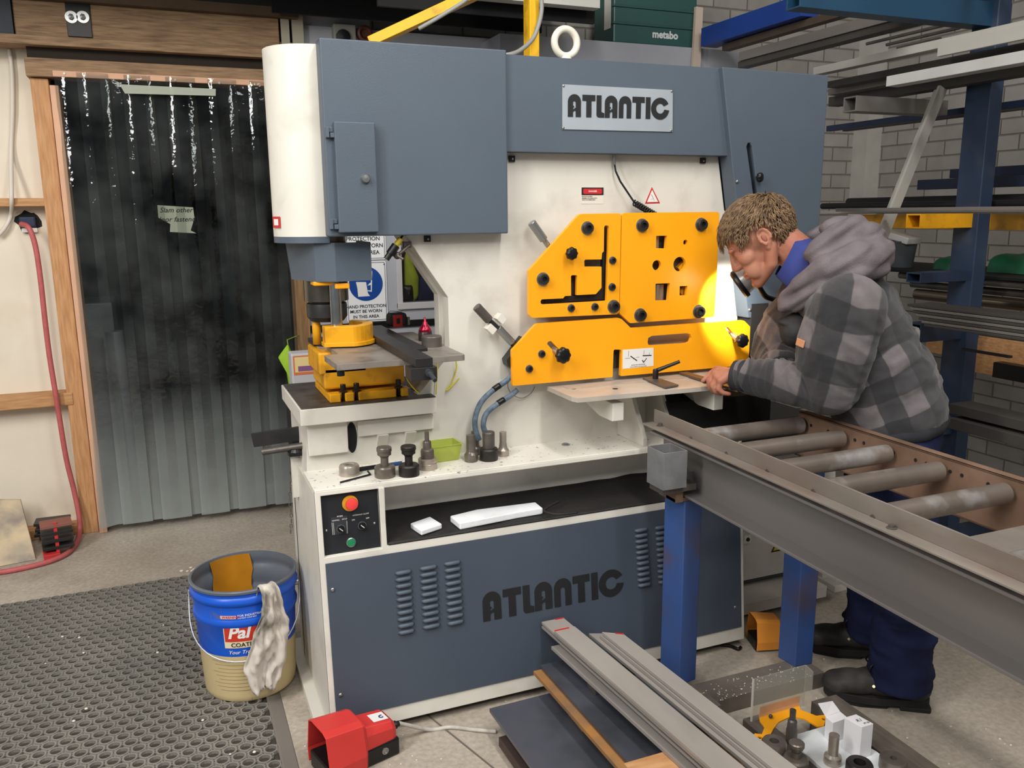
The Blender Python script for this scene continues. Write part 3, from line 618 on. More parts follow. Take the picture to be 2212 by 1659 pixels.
for x, y, par in ((950, 237, ylw1), (637, 597, ylw1), (1135, 790, ylw1), (1336, 218, ylw2), (1752, 212, ylw2), (1322, 850, ylw2), (1735, 825, ylw2)): cap_screw(*Z1(x, y), 11.5, par)
for x, y, par in ((1128, 465, ylw1), (1124, 652, ylw1), (836, 801, ylw1), (1003, 792, ylw1), (629, 1124, ylw3), (541, 1229, ylw3)): cap_screw(*Z1(x, y), 6.8, par)
k1 = build('star_knob', lobed(AY(*Z1(815, 416), YY-.012), (.1, -1, .05), .0205, .022), M_BLACK, ylw1, smooth=True); build('stud', MB().tube([AY(*Z1(815, 416), YY), AY(*Z1(815, 416), YY-.014)], .006), M_ZINC, k1)
k2 = build('star_knob', lobed(AY(*Z1(752, 1128), YY-.03), (.1, -1, .05), .0265, .026), M_BLACK, ylw3, smooth=True); build('stud', MB().tube([AY(*Z1(700, 1086), YY+.01), AY(*Z1(752, 1128), YY-.03)], .010, 12), M_ZINC, k2)
k3 = build('star_knob', lobed(AY(*Z1(2010, 1026), YY-.035), (.05, -1, .05), .0245, .024), M_BLACK, ylw3, smooth=True); build('stud', MB().tube([AY(*Z1(1962, 985), YY+.01), AY(*Z1(2000, 1018), YY-.035)], .011, 12), M_ZINC, k3)
q = pxy(zp([(1189, 1092), (1404, 1077), (1404, 1205), (1187, 1227)]), YY-.0008)
nt_ = build('notice_label', MB().poly(q, [], (0, YY-.0008, 0), XA, ZA, (0, .0007, 0)), M_LABEL, ylw3)
mb = MB()
def seg(a, b, t): pa, pb = AY(*Z1(*a), YY-.0012), AY(*Z1(*b), YY-.0012); mb.bar(pa, pb, .0006, t, (pb-pa).cross(Vector((0, 1, 0))))
seg((1243, 1136), (1288, 1168), .0032); seg((1328, 1133), (1390, 1131), .0032); seg((1326, 1165), (1335, 1180), .003); seg((1335, 1180), (1356, 1150), .0022)
seg((1205, 1152), (1240, 1150), .0006); seg((1280, 1145), (1305, 1143), .0006); seg((1230, 1100), (1228, 1138), .0006); seg((1338, 1095), (1336, 1125), .0006); seg((1375, 1112), (1374, 1128), .0006)
build('diagram', mb, M_INK, nt_)
for i, t in enumerate(('MATERIAL MUST BE POSITIONED', 'WHEN CORRECTLY SET HOLD DOWN')):
    pa = AY(*Z1(1297, 1196+i*13), YY-.001); ux = AY(*Z1(1380, 1190), YY)-AY(*Z1(1215, 1203), YY); build('caption', text_mb(t, .0036, pa, XA, ZA, bold=.02), M_INK, nt_)
# hold-down adjusting screws
def adjuster(parts, name, rad=1):
    root = None
    for i, (a, b, r, m) in enumerate(parts):
        mb = MB().tube([AY(*a), AY(*b)], r, 20)
        if root is None: root = build(name, mb, m, IW, bevel=.002)
        else: build('shank', mb, m, root, bevel=.001)
    return root
Ya = 2.43
adjuster([((1148, 480, Ya), (1175, 518, Ya), .0135, M_ZINC), ((1170, 511, Ya), (1200, 553, Ya), .0085, M_ZINC)], 'adjusting_screw')
hd = adjuster([((1029, 662, Ya), (1057, 692, Ya), .0145, M_STEELD), ((1052, 687, Ya), (1082, 715, Ya), .0075, M_BLK), ((1076, 708, Ya), (1106, 740, Ya), .0125, M_ZINC), ((1104, 738, Ya), (1118, 752, Ya), .0105, M_BLK)], 'hold_down_screw')
d = (AY(1080, 712, Ya)-AY(1050, 684, Ya)).normalized(); u = d.cross(Vector((0, 1, 0))).normalized()
for px, py in ((1080, 688), (1059, 710)):
    c = AY(px, py, Ya); build('bracket_block', MB().obox(c, d*.014, Vector((0, .016, 0)), u*.011), M_WHITE, hd, bevel=.001)
build('clamp_body', MB().poly(pxy([(1093, 778), (1130, 728), (1150, 745), (1150, 830), (1096, 790)], 2.425), [], (0, 2.42, 0), XA, ZA, (0, .04, 0)), M_BLK, IW)
# hydraulic hoses
for path, nm in (([(1108, 808, 2.435), (1092, 824, 2.435), (1066, 842, 2.43), (1040, 868, 2.425), (1027, 900, 2.42), (1027, 928, 2.42), (1035, 950, 2.42)], 1), ([(1118, 842, 2.43), (1102, 855, 2.43), (1075, 872, 2.425), (1051, 893, 2.42), (1044, 918, 2.415), (1050, 938, 2.415), (1058, 958, 2.41)], 2)):
    P = [AY(*p) for p in path]
    def spl(P, n=8):
        out = []
        for i in range(len(P)-1):
            p0, p1, p2, p3 = P[max(i-1, 0)], P[i], P[i+1], P[min(i+2, len(P)-1)]
            for j in range(n):
                t = j/n; out.append(.5*((2*p1)+(-p0+p2)*t+(2*p0-5*p1+4*p2-p3)*t*t+(-p0+3*p1-3*p2+p3)*t**3))
        return out+[P[-1]]
    S = spl(P); hs = build('hydraulic_hose', MB().tube(S, .0088, 12), mat('braided_blue_hose', (112, 128, 142), .55, col2=(78, 96, 116), vs=60), IW, smooth=True)
    build('ferrule', MB().tube(S[:12], .0066, 12), M_ZINC, hs, smooth=True)
    build('collar', MB().tube(S[12:17], .0098, 12), M_BLACK, hs, smooth=True)
wire = spl([AY(*p) for p in ((1100, 812, 2.44), (1097, 835, 2.44), (1107, 852, 2.45), (1128, 860, 2.455), (1148, 848, 2.455), (1155, 835, 2.46))])
build('thin_lead', MB().tube(wire, .0014, 6), mat('lead_grey', (130, 130, 128), .5), IW, smooth=True)
# cutting table with its supports
ZT = .951
tp = [AZ(x, y, ZT) for x, y in ((1181, 834), (1235, 857.5), (1248, 860))]
table = [(tp[0].x, tp[0].y), (tp[1].x, tp[1].y), (tp[2].x, tp[2].y-.001), (1.735, 2.196), (1.76, 2.21), (1.76, 2.425), (tp[0].x, 2.425)]
M_TABLE = mat('oiled_steel_table', (196, 187, 175), .36, metal=.08, col2=(172, 164, 156), vs=7, bump=.03, bs=80)
ct = build('shear_table', MB().poly(table, [], (0, 0, ZT-.014), (1, 0, 0), (0, 1, 0), (0, 0, .014)), M_TABLE, IW, bevel=.0015)
build('table_insert', MB().box((tp[0].x+.04, 2.345, ZT), (1.75, 2.39, ZT+.002)), mat('dusty_insert', (186, 180, 172), .5, metal=.4, var=.1, vs=20), ct)
for px, py in ((1238, 840), (1329, 840)): c = AZ(px, py, ZT); build('counterbore', MB().lathe([(0, .0006), (.009, .0006), (.009, 0)], c, (0, 0, 1), 18), M_DARKIN, ct)
gp = [AZ(x, y, ZT+.006) for x, y in ((1388, 817), (1409, 813), (1466, 832), (1437, 837))]
gs = build('gauge_stop', MB().poly([(v.x, v.y) for v in gp], [], (0, 0, ZT+.002), (1, 0, 0), (0, 1, 0), (0, 0, .006)), M_STEELD, ct, bevel=.001)
c = AZ(1416, 818, ZT+.008)
hdl = MB().lathe([(.0095, 0), (.0095, .028), (.008, .032), (0, .033)], c, (0, 0, 1), 20)
e = AY(1468, 781, c.y-.02); hdl.tube([c+Vector((0, 0, .026)), (c+Vector((0, 0, .026)))*.4+e*.6, e], [.0072, .006, .0055], 10)
build('clamp_lever', hdl, M_BLACK, ct, smooth=True, auto=40)
for pts, yf in (([(1324, 872), (1348, 872), (1348, 908), (1325, 913)], 2.235), ([(1543, 848), (1563, 845), (1564, 884), (1545, 891)], 2.22)):
    q = [AY(x, y, yf) for x, y in pts]; xa, xb = q[0].x, q[1].x; zt_, zb_ = min(q[0].z, ZT-.016), q[2].z
    mb = MB().poly([(yf, zt_), (YF, zt_), (YF, zt_-.02), (yf+.09, zb_), (yf, zb_)], [], (xa, 0, 0), (0, 1, 0), (0, 0, 1), (xb-xa, 0, 0)); build('table_bracket', mb, M_WHITE, IW, bevel=.002)
for px0, px1 in ((1385, 1396), (1448, 1460)):
    xg = AY(px0, 960, 2.31).x; build('gusset', MB().poly([(YF, .749), (2.30, .749), (2.298, .775), (2.355, .86), (2.40, .937), (YF, .937)], [], (xg, 0, 0), (0, 1, 0), (0, 0, 1), (.016, 0, 0)), M_WHITE, IW, bevel=.002)
build('scrap_opening_shade', MB().box((1.52, 2.33, .749), (1.93, 2.468, .875)), M_DARKIN, IW)  # solid black box paints in the dark of the opening under the table
build('shelf_bolt', MB().lathe([(.014, 0), (.014, .003), (.007, .003), (.007, .006), (0, .006)], AZ(1222, 961, .749), (0, 0, 1), 18), M_ZINC, IW)
# notcher guard at the right end
build('notcher_guard', MB().box((1.955, 2.36, .90), (2.20, 2.468, 1.165)), M_YELD, IW, bevel=.003)
build('notcher_gap_shade', MB().box((1.885, 2.40, .75), (1.955, 2.52, 1.18)), M_DARKIN, IW)  # dark box standing in for the shaded gap between frame plate and guard

# ---- punch station
ct_ = AY(706, 660, 2.6); XP, YP = ct_.x, 2.6
M_BED = mat('dirty_bed_steel', (86, 82, 78), .5, metal=.5, var=.3, vs=18, bump=.1, bs=60)
bed = build('punch_bed', MB().box((.331, 2.418, .901), (.741, 2.82, .949)), M_WHITE, IW, bevel=.002)
build('bed_top', MB().box((.336, 2.424, .949), (.739, 2.815, .9515)), M_BED, bed)
build('bed_support', MB().box((.353, 2.45, .80), (.471, 2.80, .90)), M_WHITE, IW, bevel=.002)
build('bed_crossbar', MB().box((.503, 2.455, .842), (.741, 2.78, .889)), M_WHITE, IW, bevel=.002)
for px, py in ((826, 945), (886, 938)):
    c = AY(px, py, 2.46); build('weld_lug', MB().poly([(2.44, .842), (2.47, .842), (2.47, .80)], [], (c.x-.016, 0, 0), (0, 1, 0), (0, 0, 1), (.032, 0, 0)), M_WHITE, IW)
dh = MB()
f0 = AY(713, 868, 2.46); f1 = AY(883, 857, 2.46)
dh.box((f0.x, 2.46, .952), (f1.x, 2.52, .985))
hold = build('die_holder', MB().box((.418, 2.50, .985), (.665, 2.70, 1.05)).box((.405, 2.50, 1.03), (.55, 2.70, 1.098)), M_YELD, IW, bevel=.006)
zf = .985
mb = MB(); a_ = [AY(x, 865, 2.46).x for x in (713, 737, 747, 766, 776, 857, 868, 883)]
for i in (0, 2, 4, 6): mb.box((a_[i], 2.46, .952), (a_[i+1], 2.50, .978))
mb.box((a_[0], 2.497, .952), (a_[7], 2.72, .975)); build('flange', mb, M_YELD, hold, bevel=.003)
for px in (742, 771, 862):
    x = AY(px, 850, 2.475).x; bl = build('clamp_bolt', MB().lathe([(.0085, 0), (.0085, .018), (0, .018)], (x, 2.478, .985), (0, 0, 1), 16), M_BLACK, hold, bevel=.0015)
    build('washer', MB().lathe([(.005, -.03), (.005, 0), (.0125, 0), (.0125, .003), (0, .003)], (x, 2.478, .979), (0, 0, 1), 20), M_BLACK, bl)
build('die', MB().lathe([(.0, 0), (.042, 0), (.042, .004), (.03, .004), (.03, 0), (.0, 0)], (XP+.005, YP, 1.099), (0, 0, 1), 30), M_STEEL, hold)
# punch table
ZP = 1.112; YT = 2.40
tq = [AZ(x, y, ZP) for x, y in ((728, 788), (998, 763), (975, 738), (700, 768))]
tbl = [(tq[0].x, tq[0].y), (tq[1].x, tq[0].y+.004), (tq[1].x+.0, tq[2].y), (tq[1].x-.005, 2.72), (.50, 2.72), (.50, 2.62), (.44, 2.6), (.44, tq[3].y+.01), (tq[3].x, tq[3].y)]
pt = build('punch_table', MB().poly(rnd(tbl, [.004, .012, .006, .006, .004, .004, .004, .004, .004]), [], (0, 0, ZP-.016), (1, 0, 0), (0, 1, 0), (0, 0, .016)), mat('table_grey_steel', (140, 132, 124), .42, metal=.25, var=.12, vs=9, stain=(60, 56, 52), stain_amt=.6, ss=12), IW, bevel=.0015)
build('rear_table_leaf', MB().box((AZ(656, 722, ZP).x, 2.63, ZP-.014), (.50, 2.74, ZP)), M_BLK, IW, bevel=.001)
build('table_foot', MB().lathe([(.0105, 0), (.0105, .02)], AY(736, 802, tq[0].y+.02)-Vector((0, 0, .012)), (0, 0, 1), 16), M_BLACK, pt)
# gauge bar across the table
b0, b1, bk = AZ(880, 778, ZP+.022), AZ(916, 767, ZP+.022), AZ(775, 684, ZP+.022)
gy0 = b0.y+.005; gw = .046; gx = AZ(897, 770, ZP+.022).x
gb_ = build('gauge_bar', MB().bar((gx+.012, gy0, ZP+.011), (gx+.012-.0*.02, 2.86, ZP+.011), gw, .024), M_BLK, pt, bevel=.001)
build('bar_clamp', MB().box((gx-.026, gy0-.006, ZP-.034), (gx+.044, gy0+.05, ZP-.001)), M_BLK, pt, bevel=.001)
c = Vector((gx+.02, gy0-.012, ZP-.014)); e = AY(940, 822, gy0-.05)
build('clamp_lever', MB().lathe([(.010, -.008), (.010, .01), (0, .01)], c, (0, -1, 0), 18).tube([c+Vector((0, -.008, 0)), c*.5+e*.5+Vector((0, -.006, 0)), e], [.007, .0055, .006], 10), mat('lever_charcoal', (54, 56, 62), .4), pt, smooth=True, auto=40)
build('second_gauge_bar', MB().bar((gx+.068, gy0+.24, ZP+.005), (gx+.068, 2.86, ZP+.005), .05, .010), M_BLK, pt, bevel=.001)
# ram nut, punch, stripper
zU1, zU0 = AY(706, 606, YP).z, AY(706, 648, YP).z; zL1, zL0 = AY(706, 652, YP).z, AY(706, 692, YP).z
rU, rL = 47*mpp(ct_), 43*mpp(ct_)
ram = build('ram', MB().lathe([(rU, zU0-zU1), (rU, .2)], (XP, YP, zU1), (0, 0, 1), 40), mat('oily_ram_steel', (120, 112, 100), .25, metal=.9, var=.2, vs=10), IW, smooth=True, auto=40)
build('coupling_nut', MB().lathe([(rL*.6, zU0-zL0), (rL*.88, zU0-zL0), (rL*.88, zL1-zL0), (rL*.98, zL1-zL0-.003), (rL, zL1-zL0-.01), (rL, .014), (rL*.82, 0), (0, 0)][::-1], (XP, YP, zL0), (0, 0, 1), 40), M_BLK, ram, smooth=True, auto=35)
build('punch_tip', MB().lathe([(.013, 0), (.016, .05)], (XP, YP, ZP-.004), (0, 0, 1), 20), M_STEELD, ram, smooth=True)
# stripper: yellow horseshoe foot, silver post, yellow top lugs
zs1, zs0 = AY(745, 690, 2.50).z, AY(745, 735, 2.50).z
sh = [(XP+.075+.02, YP-.10), (XP-.035, YP-.105), (XP-.042, YP-.05), (XP-.03, YP-.045)]
cxs, cys = XP+.045, YP-.03
ho = arc(cxs, cys, .078, -205, 40, 20); hi = arc(cxs, cys, .050, 40, -205, 18)
fo = [(XP-.03, YP-.115), (XP+.05, YP-.135)]+arc(XP+.035, YP-.045, .092, -75, 60, 14)+arc(XP+.035, YP-.045, .062, 60, -60, 10)+[(XP+.0, YP-.075), (XP-.03, YP-.07)]
srp = build('stripper', MB().poly(fo, [], (0, 0, ZP+.008), (1, 0, 0), (0, 1, 0), (0, 0, .055)).poly([((x-XP-.03)*1.07+XP+.03, (y-YP+.05)*1.07+YP-.05) for x, y in fo], [], (0, 0, ZP+.004), (1, 0, 0), (0, 1, 0), (0, 0, .012)), M_YELD, IW, bevel=.003)
pp = AY(727, 690, YP-.085); build('post', MB().lathe([(.0175, 0), (.0175, AY(727, 610, YP-.085).z-(ZP+.063))], (pp.x, pp.y, ZP+.063), (0, 0, 1), 24), mat('ground_post', (176, 176, 172), .22, metal=1, var=.1, vs=30), srp, smooth=True, auto=40)
build('post', MB().lathe([(.013, 0), (.013, .06), (.010, .07), (.010, .12)], (AY(690, 715, YP-.02).x-.005, YP-.0, ZP-.002), (0, 0, 1), 20), M_YELD, srp, smooth=True)
zt1 = AY(740, 612, YP-.09).z
mb = MB(); q = [AY(x, y, YP-.09) for x, y in ((676, 608), (729, 618), (754, 622))]
mb.box((q[0].x, YP-.10, zt1-.004), (q[1].x+.004, YP-.03, zt1+.008)); mb.box((AY(724, 620, YP-.11).x, YP-.115, zt1-.014), (AY(755, 620, YP-.11).x, YP-.06, zt1+.002))
build('top_lug', mb, M_YEL, srp, bevel=.003)
# grey ram guard
zg1, zg0 = zb2-.018, AY(722, 608, 2.49).z
P0, P1, P2, P3 = AY(616, 520, 2.66), AY(677, 515, 2.50), AY(722, 515, 2.475), AY(800, 513, 2.485)
top = [P0, P1, P2, P3]; bot = [AY(630, 604, 2.64), AY(679, 608, 2.50), AY(723, 609, 2.475), AY(801, 608, 2.485)]
vs = []; 
for p in top: vs.append((p.x, p.y, zg1))
for p, t in zip(bot, top): vs.append((p.x if p is bot[0] else t.x, p.y, zg0))
mb = MB().add(vs, [(0, 4, 5, 1), (1, 5, 6, 2), (2, 6, 7, 3)])
g = build('ram_guard', mb, M_GREY, IW); s_ = g.modifiers.new('s', 'SOLIDIFY'); s_.thickness = .006; s_.offset = -1
build('guard_side', MB().box((P3.x-.006, P3.y+.006, zg0), (P3.x, 2.66, zg1)), M_GREY, IW)
# pointing laser clamped on the frame edge
c1, c2 = AY(866, 515, 2.44), AY(838, 555, 2.44)
ls = build('laser_pointer', MB().tube([c2+(c1-c2)*.15, c2+(c1-c2)*.62], .0125, 14), M_BLACK, IW, smooth=True, auto=40)
build('yellow_sleeve', MB().tube([c2+(c1-c2)*.62, c2+(c1-c2)*.98], .0085, 14), mat('sleeve_yellow', (176, 158, 30), .4), ls)
build('lead', MB().tube([c1, AY(872, 505, 2.45)], .003, 8), M_BLACK, ls)
build('nose', MB().tube([c2+(c1-c2)*-.12, c2+(c1-c2)*.15], .009, 14), M_BLACK, ls)
a, b = AY(858, 552, 2.45), AY(884, 530, 2.46)
br_ = MB().tube([a, b], .005, 8).tube([AY(858, 552, 2.435), AY(871, 560, 2.43)], .004, 8); br_.ball(a, .011, 10, 8); br_.box(tuple(AY(872, 522, 2.46)), tuple(AY(886, 535, 2.475)))
build('clamp_arm', br_, M_STEELD, ls)
# yellow cord hanging at the punch table
cord = spl([AY(*p) for p in ((948, 765, 2.52), (962, 800, 2.46), (968, 838, 2.46))]); mb = MB().tube(spl([AY(*p) for p in ((945, 778, 2.455), (944, 810, 2.455), (942, 852, 2.455))]), .0018, 6)
mb.tube(spl([AY(*p) for p in ((983, 772, 2.45), (986, 795, 2.455), (976, 825, 2.46), (964, 844, 2.46), (975, 835, 2.46), (992, 816, 2.462))]), .0022, 6)
mb.tube(spl([AY(*p) for p in ((880, 795, 2.45), (878, 815, 2.45), (890, 835, 2.44), (906, 851, 2.43))]), .002, 6)
build('yellow_cord', mb, mat('cord_yellow', (212, 200, 60), .6), IW, smooth=True)

# bar stop and clamp sticking out on the left side
a, b = AY(546, 951, 2.72), AY(660, 934, 2.62); build('side_stop_bar', MB().bar(a, b, .008, .045), M_BLK, IW, bevel=.001)
a, b = AY(568, 976, 2.62), AY(660, 962, 2.56); build('side_pipe', MB().tube([a, b], .011, 16).tube([a-(b-a).normalized()*.0005, a+(b-a)*.02], .0085, 12), M_STEELD, IW, smooth=True, auto=40)
build('pipe_clamp', MB().lathe([(.026, 0), (.026, .012), (.020, .022), (0, .022)], AY(640, 982, 2.58), (0, 0, 1), 20), M_BLACK, IW, bevel=.002)
build('clamp_post', MB().box(tuple(AY(634, 1075, 2.6)), tuple(AY(650, 985, 2.62))), M_WHITE, IW)
mb = MB(); zc0 = AY(628, 1010, 2.66)
for i in range(13):
    c = AY(628+1.5*math.sin(i*.8), 1010+i*11.5, 2.66); r = .007
    mb.tube([c+Vector((math.cos(t)*r*.55*(1 if i % 2 else .3), math.sin(t)*r*.1+math.cos(t)*r*.4*(0 if i % 2 else 1), math.sin(t)*r)) for t in [2*math.pi*k/10 for k in range(10)]], .0013, 5, closed=True)
ch = build('chain', mb, M_STEELD, IW); ch['kind'] = 'stuff'
# ------------------------------------------------------------------ loose things on the machine
ZS = .749
def shelf_lathe(name, label, cat, px, py, prof_px, m, group=None, z=ZS, axis=(0,0,1), n=32):   # profile given in photo pixels (radius, height)
    c = AZ(px, py, z); k = mpp(c); o = build(name, MB().lathe([(r*k, h*k*1.06) for r, h in prof_px], c, axis, n), m, None, smooth=True, auto=30)
    return tag(o, label, cat, group)
M_DIE = mat('die_steel', (116, 108, 100), .32, metal=.5, var=.15, vs=30)
M_DIEB = mat('bright_die_steel', (176, 166, 154), .3, metal=.6, var=.12, vs=30)
M_DIED = mat('black_die_steel', (56, 53, 51), .45, metal=.6, var=.15, vs=30)
shelf_lathe('die', 'bright steel die ring standing alone at the left end of the white shelf', 'die', 755, 1025, [(9, 0), (22, 0), (22, 17), (20, 21), (12, 22), (9, 20), (9, 0)], M_DIEB)
die1 = [(9, 0), (22, 0), (22.5, 2), (22.5, 20), (20, 23), (9, 23), (9, 0)]
pun1 = [(0, 10), (8.5, 10), (8.5, 40), (12, 45), (15, 46), (15, 53), (16.5, 54), (16.5, 60), (15, 62), (0, 62)]
shelf_lathe('die', 'steel die with shiny top rim, under the lighter headed punch on the shelf', 'die', 832, 1029, die1, M_DIE)
shelf_lathe('punch', 'light steel headed punch standing in the die behind the hex key', 'punch', 832, 1029, pun1, M_DIE)
shelf_lathe('die', 'blackened steel die under the black headed punch on the shelf', 'die', 884, 1026, die1, M_DIED)
shelf_lathe('punch', 'black headed punch standing in a black die on the shelf', 'punch', 884, 1026, pun1, M_DIED)
shelf_lathe('die', 'wide steel die beneath the stepped punch left of the green tray', 'die', 924, 1012, [(9, 0), (20.5, 0), (20.5, 12), (19.5, 13), (20.5, 14), (20.5, 21), (18, 23), (0, 23)], M_DIEB)
shelf_lathe('punch', 'stepped punch tapering to a thin tip, left of the green tray', 'punch', 924, 1012, [(0, 23), (14.5, 23), (14.5, 38), (13, 41), (9.5, 43), (9, 56), (8, 58), (5, 58), (4.8, 77), (0, 77)], M_DIE)
pg = 'punches at the foot of the hydraulic hoses'
shelf_lathe('punch', 'front left thick punch beside the hydraulic hoses on the shelf', 'punch', 1018, 996, [(0, 0), (14, 0), (14.5, 3), (14.5, 15), (11, 19), (10, 21), (10, 55), (0, 55)], M_DIE, pg)
shelf_lathe('punch', 'punch half hidden behind the front left thick punch by the hoses', 'punch', 1027, 981, [(0, 0), (13, 0), (13, 14), (9, 18), (8.5, 48), (0, 48)], M_DIE, pg)
shelf_lathe('die', 'dark round die block under the short fat punch by the hoses', 'die', 1056, 993, [(0, 0), (19, 0), (20, 2), (20, 22), (18, 25), (0, 25)], M_DIED, pg)
shelf_lathe('punch', 'short fat punch standing on the dark die block by the hoses', 'punch', 1056, 993, [(0, 25), (13, 25), (13.5, 57), (12, 59), (0, 59)], M_STEELD, pg)
shelf_lathe('punch', 'bright slim punch with a collar, rightmost on the shelf', 'punch', 1087, 984, [(0, 0), (12.5, 0), (13, 3), (13, 12), (9, 18), (8, 26), (7.6, 28), (7.6, 50), (0, 50)], M_DIEB, pg)
a, b, c = AZ(735, 1042, ZS+.003), AZ(800, 1025, ZS+.003), AZ(795, 1018, ZS+.003)
tag(build('hex_key', MB().tube([a, b-(b-a)*.03, b, b*.6+c*.4, c], .003, 6), M_BLACK, None), 'black bent hex key lying at the front edge of the shelf', 'tool')
a, b = AZ(775, 1014, ZS+.006), AZ(868, 1000, ZS+.006)
pn = thing('marker_pen', 'black and blue marker pen lying behind the dies on the shelf', 'pen', a)
build('barrel', MB().tube([a+(b-a)*.55, b], .006, 14), mat('pen_blue', (36, 74, 130), .4), pn, smooth=True, auto=40)
build('cap', MB().tube([a, a+(b-a)*.55], .0066, 14), M_BLACK, pn, smooth=True, auto=40)
# translucent green tray with swarf
tz = ZS
P = [AZ(x, y, tz) for x, y in ((936, 1001), (991, 993))]
dp = .058; gr = thing('parts_tray', 'translucent lime green plastic tray of swarf on the shelf', 'tray', P[0])
ux = (P[1]-P[0]); L_ = ux.length; ux.normalize(); uy = Vector((-ux.y, ux.x, 0)); h = .052
def tray_pts(e, z, o): return [P[0]+ux*(-e)+uy*(-e)+Vector((0, 0, z)), P[0]+ux*(L_+e)+uy*(-e)+Vector((0, 0, z)), P[0]+ux*(L_+e)+uy*(dp+e)+Vector((0, 0, z)), P[0]+ux*(-e)+uy*(dp+e)+Vector((0, 0, z))]
b0, b1, b2 = tray_pts(0, 0.001, 0), tray_pts(.008, h, 0), tray_pts(.012, h, 0)
mb = MB().add(b0+b1+b2, [(3, 2, 1, 0)]+[(i, (i+1) % 4, 4+(i+1) % 4, 4+i) for i in range(4)]+[(4+i, 4+(i+1) % 4, 8+(i+1) % 4, 8+i) for i in range(4)])
def trans_mat(name, col, tcol, f):
    m = bpy.data.materials.new(name); m.use_nodes = True; nt = m.node_tree; b = nt.nodes['Principled BSDF']; b.inputs['Base Color'].default_value = lin(col); b.inputs['Roughness'].default_value = .25
    t = nt.nodes.new('ShaderNodeBsdfTransparent'); t.inputs[0].default_value = lin(tcol); x = nt.nodes.new('ShaderNodeMixShader'); x.inputs[0].default_value = f
    nt.links.new(t.outputs[0], x.inputs[1]); nt.links.new(b.outputs[0], x.inputs[2]); nt.links.new(x.outputs[0], nt.nodes['Material Output'].inputs[0]); return m
ty = build('tub', mb, trans_mat('lime_plastic', (204, 214, 110), (236, 242, 180), .5), gr); s_ = ty.modifiers.new('s', 'SOLIDIFY'); s_.thickness = .0015
mb = MB(); rs = random.Random(2)
for i in range(60):
    p = P[0]+ux*rs.uniform(.006, L_-.006)+uy*rs.uniform(.006, dp-.006)+Vector((0, 0, rs.uniform(.004, .018))); d = Vector((rs.uniform(-1, 1), rs.uniform(-1, 1), rs.uniform(-.3, .5))).normalized(); mb.bar(p-d*.006, p+d*.006, .004, .002)
sw = build('swarf', mb, M_STEELD, gr); sw['kind'] = 'stuff'
# foam offcuts in the tray slot
M_FOAM = mat('white_foam', (238, 240, 244), .8, var=.03, vs=30, bump=.1, bs=120)
def foam(label, pts, h, zt):
    q = [AZ(x, y, zt) for x, y in pts]; q = [(v.x, v.y) for v in q]
    o = build('foam_block', MB().poly(q, [], (0, 0, zt-h), (1, 0, 0), (0, 1, 0), (0, 0, h)), M_FOAM, None, bevel=.004, seg=3); return tag(o, label, 'foam block')
foam('small square white foam offcut at the left end of the tray slot', [(910, 1146), (955, 1131), (929, 1115), (886, 1130)], .017, .588)
foam('long white foam offcut with a pointed end in the tray slot', [(993, 1131), (1120, 1106), (1173, 1097), (1157, 1084), (1030, 1100), (972, 1114)], .02, .592)
mb = MB(); q = [AY(x, y, 2.32) for x, y in ((1176, 1108), (1215, 1083), (1192, 1100), (1240, 1110))]
mb.tube(spl([AZ(x, y, .592) for x, y in ((1208, 1083), (1190, 1092), (1176, 1104), (1205, 1111), (1248, 1107))]), .0035, 6)
tag(build('rubber_offcut', mb, M_RUBBER, None, smooth=True), 'curled strip of black rubber next to the long foam offcut', 'rubber strip')
# on the punch table
def boxw(name, c, sx, sy, sz, m, parent=None, rz=0, bevel=.002):
    ca, sa = math.cos(rz), math.sin(rz); return build(name, MB().obox(c, Vector((ca, sa, 0))*sx/2, Vector((-sa, ca, 0))*sy/2, Vector((0, 0, sz/2))), m, parent, bevel=bevel)
c = AZ(862, 708, ZP+.013); tm = thing('tape_measure', 'black and red tape measure lying on the gauge bars of the punch table', 'tape measure', c)
zc = c.z+.024; c = Vector((c.x, c.y+.03, zc))
boxw('case', c, .062, .05, .048, mat('tape_black', (38, 34, 34), .5), tm, .25, .012)
boxw('red_face', c+Vector((-.003, -.027, -.002)), .036, .008, .042, mat('tape_red', (158, 36, 34), .45), tm, .25, .004)
boxw('emblem', c+Vector((-.002, -.032, -.001)), .012, .003, .018, M_BLACK, tm, .25, .001)
boxw('belt_clip', c+Vector((.036, -.016, -.004)), .008, .012, .026, M_ZINC, tm, .25, .001)
c0 = AY(862, 672, c.y); build('cord_loop', MB().tube([c+Vector((-.03, 0, .022)), c+Vector((-.02, 0, .030)), c+Vector((.0, 0, .028)), c+Vector((.018, 0, .024)), c+Vector((.022, 0, .033)), c+Vector((.014, 0, .030))], .0012, 6), M_ZINC, tm)
c = AZ(919, 735, ZP+.001); bt = thing('oil_bottle', 'small dark bottle with a shiny red cone cap on the punch table', 'bottle', c); k = mpp(c)
build('body', MB().lathe([(0, 0), (15*k, 0), (15*k, 17*k), (14*k, 19*k)], c, (0, 0, 1), 24), mat('bottle_dark', (44, 34, 36), .3), bt, smooth=True, auto=35)
build('cone_cap', MB().lathe([(14.5*k, 19*k), (13*k, 25*k), (8*k, 33*k), (5*k, 36*k), (5*k, 39*k), (2.6*k, 41*k), (2.2*k, 49*k), (0, 50*k)], c, (0, 0, 1), 24), mat('red_anodised', (170, 40, 62), .2, metal=.8), bt, smooth=True)
c = AZ(933, 748, ZP); k = mpp(c); tag(build('round_block', MB().lathe([(0, 0), (22*k, 0), (22*k, 21*k), (20.5*k, 23*k), (3*k, 23*k), (0, 22*k)], c, (0, 0, 1), 36), M_STEELD, None, smooth=True, auto=30), 'short round steel block standing on the punch table corner', 'steel block')

